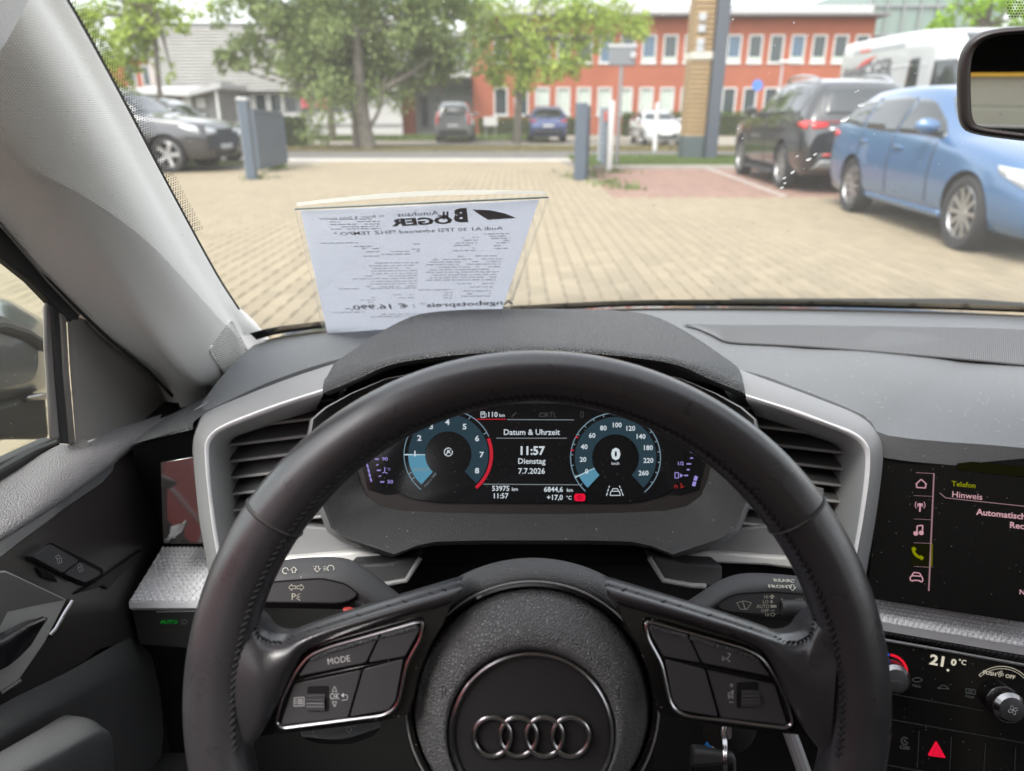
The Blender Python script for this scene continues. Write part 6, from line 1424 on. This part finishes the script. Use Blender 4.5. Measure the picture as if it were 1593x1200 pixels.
mb = MB(); slab(mb, [(118, 925), (150, 905), (223, 855), (205, 878), (168, 917), (160, 912)], DP, .003, -.002); mb.build('inlay_crease', I['black'], DOOR, bev=.001)
dsurf('lower_panel', [[VX(-100, 1175, -.332), VX(0, 1098, -.332), VX(100, 1048, -.332), VX(180, 1003, -.332), VX(210, 990, -.336)], [VX(-100, 1220, -.318), VX(0, 1140, -.318), VX(100, 1085, -.320), VX(190, 1040, -.326), VX(240, 1030, -.336)], [VX(-100, 1270, -.318), VX(0, 1180, -.318), VX(100, 1120, -.32), VX(190, 1085, -.328), VX(250, 1080, -.340)], [VX(-100, 1400, -.33), VX(0, 1300, -.33), VX(100, 1260, -.332), VX(200, 1250, -.338), VX(260, 1240, -.345)]], I['doorlow'])
dsurf('armrest', [[VX(-100, 1225, -.305), VX(0, 1170, -.305), VX(60, 1136, -.305), VX(98, 1114, -.305), VX(112, 1114, -.307)], [VX(-100, 1230, -.275), VX(0, 1182, -.272), VX(70, 1145, -.270), VX(130, 1118, -.275), VX(140, 1122, -.290)], [VX(-100, 1262, -.252), VX(0, 1208, -.245), VX(80, 1168, -.243), VX(150, 1132, -.250), VX(164, 1136, -.280)], [VX(-100, 1300, -.248), VX(0, 1240, -.240), VX(90, 1195, -.238), VX(165, 1152, -.246), VX(176, 1158, -.280)], [VX(-100, 1400, -.25), VX(0, 1340, -.245), VX(90, 1290, -.243), VX(160, 1240, -.25), VX(178, 1240, -.285)]], mat('armrest_soft', (.085, .086, .086), .6, bump=.4, bscale=800, kind='leather', spec=.35), 5, 5)
# lock buttons
slm = MB(); slab(slm, rpoly([(47, 868), (78, 843), (162, 886), (160, 896), (134, 914), (118, 909)], 5, 3), DP, .0005, -.003); slm.build('switch_well', I['matte'], DOOR)
for q in ([(50, 866), (79, 847), (123, 872), (98, 892)], [(101, 893), (126, 874), (156, 890), (155, 895), (133, 907)]):
    mb = MB(); slab(mb, rpoly(q, 4, 3), DP, .006, -.002); mb.build('lock_button', I['button'], DOOR, bev=.001)
dl = MB()
for (x, y, op) in ((92.5, 872, True), (125.5, 885, False)):
    pline(dl, [(x-4, y-1), (x+2.5, y-4), (x+4, y+2.5), (x-2.2, y+5)], DP, .0003, .0063, True); line(dl, (x-.2, y-.2), (x+.4, y+1.8), DP, .0005, .0063)
    pline(dl, [(x-2.8, y-1.5), (x-4.2-(2 if op else 0), y-5.5), (x-1.5, y-8.5), (x+.8, y-6), (x+(.2 if op else 1.5), y-3.6)], DP, .0003, .0063)
dl.build('lock_symbol', I['white'], DOOR, smooth=False)
mb = MB(); slab(mb, [(57, 884), (84, 896), (90, 906), (66, 898)], DP, .0016, -.002); mb.build('speaker_slot', I['matte'], DOOR)
# handle bowl and lever
bowl = [(-60, 925), (-30, 890), (10, 888), (30, 897), (104, 932), (98, 945), (70, 1000), (30, 1058), (0, 1079), (-60, 1110)]
mb = MB(); slab(mb, bowl, DP, .0015, -.004); BW = mb.build('handle_bowl', I['bowl'], DOOR, bev=.001)
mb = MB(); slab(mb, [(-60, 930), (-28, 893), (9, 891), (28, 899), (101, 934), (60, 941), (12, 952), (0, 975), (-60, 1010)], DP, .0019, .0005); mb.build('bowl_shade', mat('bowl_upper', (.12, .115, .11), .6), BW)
mb = MB(); mb.tube([DP(x, y, .002) for x, y in ((112, 936), (100, 955), (86, 980), (77, 990))], .0016, 8, flat=1.3); mb.build('bowl_edge', I['chrome'], BW); mb = MB(); mb.tube([DP(x, y, .002) for x, y in ((0, 1079), (14, 1070), (30, 1059))], .0016, 8); mb.build('bowl_edge', I['chrome'], BW)
mb = surf([[DP(-60, 1000, .006), DP(0, 985, .010), DP(40, 966, .010), DP(70, 960, .008)], [DP(-60, 1010, .016), DP(0, 998, .020), DP(42, 974, .019), DP(74, 963, .013)], [DP(-60, 1030, .017), DP(0, 1014, .021), DP(38, 988, .020), DP(66, 975, .014)], [DP(-60, 1062, .010), DP(0, 1043, .014), DP(25, 1027, .013), DP(48, 1005, .009)]], 5, 5)
mb.build('door_handle', mat('handle_dark_chrome', (.05, .05, .055), .18, metal=.6), DOOR, ang=70)
mb = MB(); mb.tube([DP(x, y, .0185) for x, y in ((-60, 1011), (0, 999), (40, 975), (66, 964))], .0022, 8); mb.build('handle_edge', I['chromed'], DOOR)
# window frame, seals, mirror triangle
XW = -.352
WP = Pl(Vector((XW, .3, .8)), Vector((XW, .6, .8)), Vector((XW, .3, 1.0)))
mb = MB(); slab(mb, [(-150, 200), (-90, 250), (0, 336), (78, 430), (128, 482), (122, 502), (110, 501), (52, 440), (0, 398), (-150, 290)], WP, .004, -.004); FRM = mb.build('window_frame', I['rubber'], DOOR, bev=.002)
mb = MB(); mb.tube([WP(x, y, .006) for x, y in ((-100, 236), (0, 340), (76, 433), (128, 487), (170, 528), (230, 576), (268, 616))], .0016, 8); mb.build('seal', I['rubber'], DOOR)
mb = MB(); mb.tube([WP(x, y, .008) for x, y in ((0, 346), (74, 438), (124, 490))], .0007, 6); mb.build('seal_edge', I['panel'], DOOR)
mb = surf([[WP(104, 488, .002), WP(108, 560, .002), WP(114, 640, .002), WP(118, 692, .002)], [WP(118, 492, .004), WP(126, 560, .004), WP(134, 640, .004), WP(142, 684, .004)], [WP(150, 508, -.001), WP(165, 570, -.002), WP(178, 640, -.002), WP(190, 672, -.002)], [WP(215, 560, -.004), WP(228, 600, -.005), WP(245, 640, -.005), WP(255, 655, -.005)], [WP(270, 606, -.004), WP(278, 618, -.004), WP(288, 635, -.004), WP(296, 645, -.004)]], 4, 4)
mb.build('mirror_triangle', I['panel'], DOOR, ang=60)
for nm, q, m_, fr_o in (('seal_strip', [(71, 478), (77, 465), (83, 474), (88, 560), (97, 683), (81, 683), (76, 600), (72, 540)], I['panel'], .0), ('window_guide', [(81, 472), (93, 482), (98, 560), (109, 690), (97, 690), (88, 580)], I['rubber'], .002), ('chrome_guide', [(94, 486), (104, 490), (109, 580), (119, 692), (109, 690), (99, 580)], mat('guide_satin', (.24, .22, .20), .35, metal=.4), .003)):
    mb = MB(); slab(mb, q, WP, fr_o, -.003); mb.build(nm, m_, DOOR, bev=.0015)
mb = MB(); slab(mb, [(-150, 800), (0, 722), (88, 681), (98, 688), (40, 716), (0, 737), (-150, 815)], Pl(Vector((-.375, .3, .8)), Vector((-.375, .6, .8)), Vector((-.375, .3, 1))), .004, -.01); mb.build('window_seal', I['rubber'], DOOR, bev=.002)
mb = MB(); slab(mb, [(-150, 806), (0, 733), (60, 700), (100, 684), (118, 688), (60, 716), (0, 752), (-150, 830)], Pl(Vector((-.366, .3, .8)), Vector((-.366, .6, .8)), Vector((-.366, .3, 1))), .002, -.01); mb.build('window_sill', I['black'], DOOR, bev=.002)
mb = MB(); cp = VX(115, 694, -.352); mb.lathe(cp, Vector((.25, -.15, 1)), [(0, 0), (.010, 0), (.010, .0012), (.008, .002), (0, .002)], 20, False); mb.build('trim_cap', I['panel'], DOOR)
GPn = Pl(Vector((-.372, .3, .8)), Vector((-.372, .6, .8)), Vector((-.372, .3, 1)))
mb = MB(); slab(mb, [(-900, 560), (-300, -100), (-90, 250), (0, 340), (80, 435), (104, 490), (112, 690), (90, 700), (0, 750), (-300, 900), (-900, 1200)], GPn, .0, -.004); mb.build('side_window', I['sideglass'], DOOR, smooth=False)
# door mirror outside
MPn = Pl(Vector((-.56, .3, .8)), Vector((-.56, .6, .8)), Vector((-.56, .3, 1)))
DM = empty_part('door_mirror', CAR, label='dark blue-grey door mirror outside the side window')
pm = mat('mirror_paint', (.07, .075, .088), .28, coat=.6, metal=.2)
cH = VX(4, 560, -.56); mb = MB(); 
ou = cr([(x, y) for x, y in ((-110, 520), (-60, 470), (0, 463), (40, 481), (78, 508), (92, 560), (80, 605), (40, 619), (0, 629), (-80, 640), (-120, 590))] and [Vector((x, y, 0)) for x, y in ((-110, 520), (-60, 470), (0, 463), (40, 481), (78, 508), (92, 560), (80, 605), (40, 619), (0, 629), (-80, 640), (-120, 590))], 4, closed=True)
cx_, cy_ = -15, 555
rings = []
for off, sc_ in ((-.13, .5), (-.12, .8), (-.08, .97), (-.03, 1.0), (.02, .98), (.05, .9), (.062, .7)):
    rings.append([MPn(cx_+(q.x-cx_)*sc_, cy_+(q.y-cy_)*sc_, off) for q in ou])
mb.grid(rings, cu=True); mb.poly(rings[0]); mb.poly(rings[-1]); mb.build('mirror_housing', pm, DM, ang=70)
mb = MB(); mb.tube([MPn(x, y, .064) for x, y in ((-60, 520), (0, 508), (40, 520), (70, 540))], .006, 8); mb.build('mirror_ridge', I['black'], DM)
mb = MB(); slab(mb, [(-90, 640), (0, 629), (46, 616), (74, 611), (80, 684), (20, 684), (-60, 690)], MPn, .05, -.05); mb.build('mirror_foot', I['black'], DM, bev=.006)
mb = MB(); slab(mb, [(44, 616), (76, 611), (76, 622), (44, 624)], MPn, .055, .045); mb.build('foot_edge', I['chromed'], DM, bev=.002)
# ------------------------------------------------------------------ windscreen
XC = .36
wbc = [Vector((p.x, p.y+.004, .955)) for p in resample(far, 61)]
print('WB', wbc[0], wbc[30], wbc[-1])
SLP = .655
def ybase(x):
    for a, b in zip(wbc[:-1], wbc[1:]):
        if a.x <= x <= b.x: return a.y+(b.y-a.y)*(x-a.x)/(b.x-a.x)
    return wbc[0].y if x < wbc[0].x else wbc[-1].y
def ws_pt(x, y): return Vector((x, y, .957+(ybase(x)-y)*SLP))
def WS(px, py, off=.0):
    d = ray(px, py); lo, hi = .2, 1.5
    for _ in range(50):
        t = (lo+hi)/2; p = ORG+d*t
        if p.z < .957+(ybase(p.x)-p.y)*SLP: lo = t
        else: hi = t
    return ORG+d*(lo-off)
rows = []
for k in range(25):
    t = k/24
    rows.append([Vector((XC+(p.x-XC)*(1-.12*t), p.y-(p.y-.30)*t, .957+(p.y-.30)*t*SLP)) for p in wbc])
rows = [[Vector((p.x+(-.06 if i == 0 else .06 if i == len(r)-1 else 0), p.y, p.z)) for i, p in enumerate(r)] for r in rows]
mb = MB(); mb.grid(rows); WSC = mb.build('windscreen', I['wscreen'], CAR, ang=80)
# black edge and printed dots
mb = MB()
ed = cr([Vector((x, y, 0)) for x, y in ((60, -60), (104, 0), (183, 140), (257, 280), (333, 420), (372, 482))], 26)
inn = []; wd = []
for i, q in enumerate(ed):
    t = max(0, min(1, q.y/300)); wd.append(4-2*t)
A_ = [WS(q.x-1.5, q.y, .004) for q in ed]; B_ = [WS(q.x+w__, q.y-w__*.3, .004) for q, w__ in zip(ed, wd)]
mb.grid([A_, B_]); mb.build('black_border', I['frit'], WSC, smooth=False)
mb = MB(); nrm = Vector((0, -SLP, -1)).normalized()
path = resample(cr([Vector((x, y, 0)) for x, y in ((60, -60), (104, 0), (183, 140), (257, 280), (300, 360))], 40), 124)
step = 0; last = path[0]
for q in path:
    step += 1; last = q; t = max(0, min(1, q.y/320)); ncol = 8 if t < .45 else (6 if t < .8 else 4)
    for c in range(ncol):
        w__ = 4-2*t; sp_ = (4.3-.6*t)
        x = q.x+w__+1+c*sp_+(sp_/2 if step % 2 else 0); y = q.y-(w__+c*sp_)*.30
        r = (1.35-.12*c)*(1-.12*t)*MPX
        if r > .0001: c = WS(x, y, .004); k_ = r/MPX; u_ = (WS(x+5, y, .004)-c)/5*k_; v_ = (WS(x, y+5, .004)-c)/5*k_; mb.poly([c+u_*cos(2*pi*g/7)+v_*sin(2*pi*g/7) for g in range(7)])
mb.build('frit_dot', I['frit'], WSC, smooth=False, kind='stuff')
mb = MB()
for j in range(16):
    for i in range(16):
        x, y = 1568+i*4.5+(2.25 if j % 2 else 0), -40+j*4.4; c = WS(x, y, .004); u_ = (WS(x+5, y, .004)-c)/5*1.35; v_ = (WS(x, y+5, .004)-c)/5*1.35; mb.poly([c+u_*cos(2*pi*g/7)+v_*sin(2*pi*g/7) for g in range(7)])
mb.build('sensor_dot', I['frit'], WSC, smooth=False, kind='stuff')
# bottom border, cowl, wiper, bonnet
mb = MB(); mb.grid([[Vector((p.x, p.y-.012, .957+.012*SLP+.0015)) for p in wbc], [Vector((p.x, p.y+.006, .957-.004)) for p in wbc]]); mb.build('bottom_border', I['frit'], WSC, smooth=False)
mb = MB(); mb.grid([[Vector((p.x, p.y+.004, .950)) for p in wbc], [Vector((p.x, p.y+.03, .944)) for p in wbc], [Vector((p.x, p.y+.10, .918)) for p in wbc], [Vector((p.x, p.y+.14, .900)) for p in wbc]]); mb.build('cowl', I['cowl'], CAR)
mb = MB(); bx_ = lambda p, y, z: Vector((XC+(p.x-XC)*1.05, y, z))
mb.grid([[bx_(p, p.y+.12, .905) for p in wbc], [bx_(p, p.y+.2, .902) for p in wbc], [bx_(p, p.y+.45, .845) for p in wbc], [bx_(p, p.y+.75, .765) for p in wbc], [bx_(p, p.y+.95, .68) for p in wbc], [bx_(p, p.y+1.0, .5) for p in wbc]]); mb.build('bonnet', I['hoodpaint'], CAR, ang=70)
mb = MB(); mb.tube([Vector((.30, ybase(.3)+.02, .955)), Vector((.6, ybase(.6)+.015, .962)), Vector((.95, ybase(.95)+.02, .955))], .005, 8); mb.build('wiper', I['cowl'], CAR)
# dried water drops on the glass
DROP = mat('dried_drop', (.6, .6, .58), .2, spec=.8)
_n = DROP.node_tree.nodes; _t = _n.new('ShaderNodeBsdfTranslucent'); _t.inputs[0].default_value = (.8, .8, .78, 1); _m = _n.new('ShaderNodeMixShader'); _m.inputs[0].default_value = .6
DROP.node_tree.links.new(_n['Principled BSDF'].outputs[0], _m.inputs[1]); DROP.node_tree.links.new(_t.outputs[0], _m.inputs[2]); DROP.node_tree.links.new(_m.outputs[0], _n['Material Output'].inputs[0])
mb = MB()
for x, y, l, a in ((1340, 163, 9, 15), (1314, 186, 11, 25), (1335, 141, 3, 10), (1331, 143, 2.5, 0), (1268, 240, 5, 30), (1258, 248, 7, 20), (1233, 268, 6, 35), (1220, 277, 5, 25), (1221, 285, 4, 20), (1216, 292, 5, 22), (1240, 243, 4, 20), (1148, 200, 2.5, 30), (1155, 215, 2, 30), (1140, 30, 3, 30), (1235, 35, 2, 10)):
    l *= .72; d = radians(a); c = WS(x, y, .003); u_ = (WS(x+10*cos(d), y-10*sin(d), .003)-c)/10; v_ = (WS(x+10*sin(d), y+10*cos(d), .003)-c)/10; n_ = u_.cross(v_).normalized()
    if n_.y > 0: n_ = -n_
    for rows_ in ([[c+u_*(l*cos(2*pi*k/12)*s)+v_*(l*.38*sin(2*pi*k/12)*s)+n_*h for k in range(12)] for s, h in ((1, 0), (.8, .0005), (.4, .0008))],):
        mb.grid(rows_, cu=True); mb.poly(rows_[-1])
mb.build('water_drop', DROP, WSC, kind='stuff')
mb = MB(); r = random.Random(21)
for x, y in [(882+k*9+r.uniform(-3, 3), 411+r.uniform(-3, 3)) for k in range(9)]+[(r.uniform(1000, 1500), r.uniform(260, 440)) for _ in range(12)]: mb.disc(WS(x, y, .003), nrm, r.uniform(.0004, .0008), 6)
mb.build('dirt_speck', I['black'], WSC, kind='stuff', smooth=False)
# ------------------------------------------------------------------ rear-view mirror
m0 = P(1550, 130, .42); mn = Vector((-.262, -.964, -.035)).normalized(); mu = Vector((0, 0, 1)).cross(mn).normalized(); mu = -mu if mu.x < 0 else mu
MP_ = Pl(m0, m0+mu, m0+mn.cross(mu))
out_ = [(1491, 200, 30), (1487, 120, 40), (1496, 70, 25), (1530, 46, 40), (1600, 40, 40), (2080, 24, 40), (2130, 60, 40), (2120, 240, 60), (2060, 262, 60), (1600, 221, 60), (1520, 211, 30)]
in_ = [(1512, 192, 24), (1509, 120, 30), (1514, 78, 18), (1540, 57, 25), (1600, 52, 30), (2070, 38, 40), (2112, 70, 40), (2104, 230, 50), (2050, 248, 50), (1600, 208, 40), (1532, 199, 26)]
mb = MB(); ro, ri_ = rpoly(out_, 30, 6), rpoly(in_, 30, 6)
A0 = [MP_(x, y, -.018) for x, y in shrink(ro, ri_, .3)]; A1 = [MP_(x, y, -.012) for x, y in ro]; A2 = [MP_(x, y, -.002) for x, y in shrink(ro, ri_, .12)]; A3 = [MP_(x, y, .001) for x, y in shrink(ro, ri_, .5)]; A4 = [MP_(x, y, .0) for x, y in shrink(ro, ri_, .85)]; A5 = [MP_(x, y, -.003) for x, y in ri_]
mb.grid(crs([A0, A1, A2, A3, A4, A5], 1, 4), cu=True); mb.poly(list(reversed(A0))); RM = mb.build('rear_view_mirror', I['mirrorframe'], CAR, ang=80)
mb = MB(); mb.poly([MP_(x, y, -.002) for x, y in ri_]); mb.build('mirror_glass', I['mirror'], RM, smooth=False)
mb = MB(); mb.tube([MP_(1811, 140, -.015), MP_(1811, 100, -.05), MP_(1811, 40, -.07)], [.012, .012, .02], 12); mb.build('mirror_stem', I['mirrorframe'], RM)
# what the mirror looks at: the lower edge of the rear header, and the yellow fascia of the showroom behind
def mirrored(px, py, y):
    p = MP_(px, py, -.002); d = (p-ORG).normalized(); r_ = d-mn*2*d.dot(mn); return p+r_*((y-p.y)/r_.y)
hz_ = mirrored(1552, 113, -1.8); print('MIRROR', hz_, mirrored(1552, 118, -12.3), mirrored(1552, 185, -12.3))
mb = MB(); mb.box((.36, -1.80, (hz_.z+1.42)/2), (1.25, .10, 1.42-hz_.z)); mb.build('rear_header', I['matte'], CAR)
za_ = mirrored(1552, 118.5, -12.2).z; m_ = MB(); m_.box((0, -12.2, za_+.06), (28, .06, .12)); m_.build('yellow_stripe', mat('yellow_band', (.75, .42, .04), .6), RH)
# ------------------------------------------------------------------ price sheet behind the windscreen (a thing of its own)
TL, TR, BL = P(462, 327, .604), P(849, 309, .604), P(506, 520, .853)
PS = thing('price_sheet', 'printed offer sheet in a clear sleeve leaning on the windscreen, seen from behind', 'paper sheet', BL)
sh = Pl(TL, TR, BL); ex = (BL-TL)*.10
u_ = (TR-TL); v_ = (BL-TL)
acr = glass('acrylic_sleeve', (.98, .98, .98), .04, dust=.04)
paper = mat('thin_paper', (.62, .63, .66), .8, var=.03, vscale=30)
pn = paper.node_tree.nodes; lk = paper.node_tree.links; tr_ = pn.new('ShaderNodeBsdfTranslucent'); tr_.inputs[0].default_value = (.90, .92, .97, 1); mx_ = pn.new('ShaderNodeMixShader'); mx_.inputs[0].default_value = .58
lk.new(pn['Principled BSDF'].outputs[0], mx_.inputs[1]); lk.new(tr_.outputs[0], mx_.inputs[2]); lk.new(mx_.outputs[0], pn['Material Output'].inputs[0])
def q(u, v, o=0): return TL+u_*u+v_*v+sh.n*o
mb = MB(); mb.prism([q(-.005, -.012, .0012), q(1.006, -.012, .0012), q(1.006, 1.1, .0012), q(-.005, 1.1, .0012)], sh.n*-.0008); mb.build('sleeve_front', acr, PS, smooth=False)
tl_ = mat('sheet_reflection_pale', (.80, .78, .70), .5); _n = tl_.node_tree.nodes; _t = _n.new('ShaderNodeBsdfTranslucent'); _t.inputs[0].default_value = (.85, .82, .72, 1); _m = _n.new('ShaderNodeMixShader'); _m.inputs[0].default_value = .7
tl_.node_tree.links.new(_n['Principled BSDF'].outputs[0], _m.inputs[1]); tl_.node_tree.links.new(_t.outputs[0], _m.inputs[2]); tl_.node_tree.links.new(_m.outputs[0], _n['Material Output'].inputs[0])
mb = MB(); rows = [[q(.0+1.0*k/12, -.012, -.002)-sh.n*(.004*sin(pi*k/12)+.003*k2)+sh.v*((.0003+.0022*sin(pi*k/12))*k2) for k in range(13)] for k2 in (0, .5, 1)]  # pale translucent strip modelled as the sheet's reflection in the windscreen
mb.grid(rows); mb.build('sheet_reflection', tl_, PS)
mb = MB(); mb.tube([q(-.006, -.012, .001), q(1.007, -.012, .001)], .0008, 6); mb.build('sleeve_edge', mat('sleeve_edge', (.14, .17, .16), .3), PS)
mb = MB(); mb.tube([q(1.007, -.01, .001), q(1.007, 1.1, .001)], .0012, 6); mb.build('sleeve_side', acr, PS); mb = MB(); mb.tube([q(-.006, -.01, .001), q(-.006, 1.1, .001)], .0008, 6); mb.build('sleeve_side', acr, PS)
mb = MB(); mb.prism([q(.012, .008, -.0004), q(.975, .008, -.0004), q(.975, 1.09, -.0004), q(.012, 1.09, -.0004)], sh.n*-.0003); mb.build('paper', paper, PS, smooth=False)
ink = mat('ink_showing_through', (.41, .415, .43), .8); inkl = mat('faint_ink', (.52, .53, .55), .8)
def SZ(x, y): return 420+x/3.463, 280+y/3.463
o_ = .0003
def ST_(mb, s, x, y, cap, off=o_, **k):
    p = SZ(x, y); c = sh(*p, off); sc_ = (sh(p[0], p[1]+1)-sh(*p)).length
    return mb.text(s, c, u_.normalized(), sh.v, cap/3.463*sc_, mirror=True, **k)
mb = MB(); ST_(mb, 'Autohaus', 797, 184, 22, bold=.012, sx=1.0); ST_(mb, 'B', 1030, 196, 66, bold=.06, sx=.75); ST_(mb, 'ÖGER', 822, 226, 36, bold=.05, sx=1.25)
arc = [SZ(*p) for p in ((1328, 206), (1250, 178), (1160, 162), (1060, 158), (960, 166), (905, 186), (960, 174), (1060, 172), (1110, 182), (1160, 220), (1230, 212))]
mb.poly([sh(*p, o_) for p in (SZ(1328, 206), SZ(1265, 180), SZ(1180, 163), SZ(1090, 160), SZ(1125, 185), SZ(1175, 216))])
slab(mb, [SZ(930, 172), SZ(942, 172), SZ(942, 214), SZ(930, 214)], sh, o_, .0001); slab(mb, [SZ(950, 172), SZ(962, 172), SZ(962, 214), SZ(950, 214)], sh, o_, .0001)
ST_(mb, 'Audi A1 30 TFSI advanced *SHZ TEMPO.*', 800, 277, 18, bold=.012, rot=radians(-1.0), sx=1.06)
ST_(mb, 'Angebotspreis* : € 16.990,-', 858, 676, 24, bold=.02, rot=radians(-1.5), sx=1.0)
ST_(mb, 'H. Böger & Sohn GmbH', 440, 203, 12, bold=.008, sx=1.1)
mb.build('printed_lettering', ink, PS, smooth=False)
mb = MB(); r = random.Random(4)                      # print too small to read: rows of word-long dashes
def words_row(x0, x1, y, h, slope=-.012, dens=.85):
    x = x0
    while x < x1:
        l = r.uniform(14, 46); e_ = min(x+l, x1)
        if r.random() < dens: mb.prism([sh(*SZ(a, b-(a-x0)*-slope), o_) for a, b in ((x, y-h/2), (e_, y-h/2), (e_, y+h/2), (x, y+h/2))], -sh.n*.0001)
        x = e_+r.uniform(5, 9)
for y in (214, 227, 241, 254, 266): words_row(320+r.uniform(0, 20), 596, y, 4)
for y, a, b in ((292, 1150, 1300), (304, 1180, 1300), (316, 1190, 1295), (328, 1200, 1295), (340, 1195, 1290), (355, 1185, 1285), (370, 1210, 1280), (312, 1030, 1125), (326, 1045, 1120), (341, 1000, 1118), (354, 990, 1115), (368, 1050, 1110), (382, 985, 1108), (336, 780, 812), (346, 770, 810), (375, 765, 808), (387, 650, 806), (402, 600, 802), (342, 272, 520), (360, 450, 588), (372, 440, 588), (388, 490, 588), (412, 505, 590), (412, 1010, 1258)): words_row(a, b, y, 3.6)
for k in range(9): words_row(880-10*(k % 3)*2, 1250-k*4, 430+k*14, 3.4)
for k in range(10): words_row(440+r.uniform(0, 160), 800-k, 450+k*14, 3.2)
words_row(370, 790, 588, 3.2)
for y, a, b in ((560, 1010, 1205), (578, 1075, 1200), (594, 800, 985), (608, 940, 985), (622, 930, 985), (636, 935, 980), (600, 1040, 1190), (614, 1060, 1190), (628, 1030, 1185), (620, 660, 778), (636, 690, 778), (634, 505, 568), (648, 485, 568), (660, 500, 568), (680, 500, 568), (725, 600, 900), (738, 540, 880), (715, 340, 510)): words_row(a, b, y, 3.2)
mb.build('small_print', inkl, PS, smooth=False, kind='stuff')
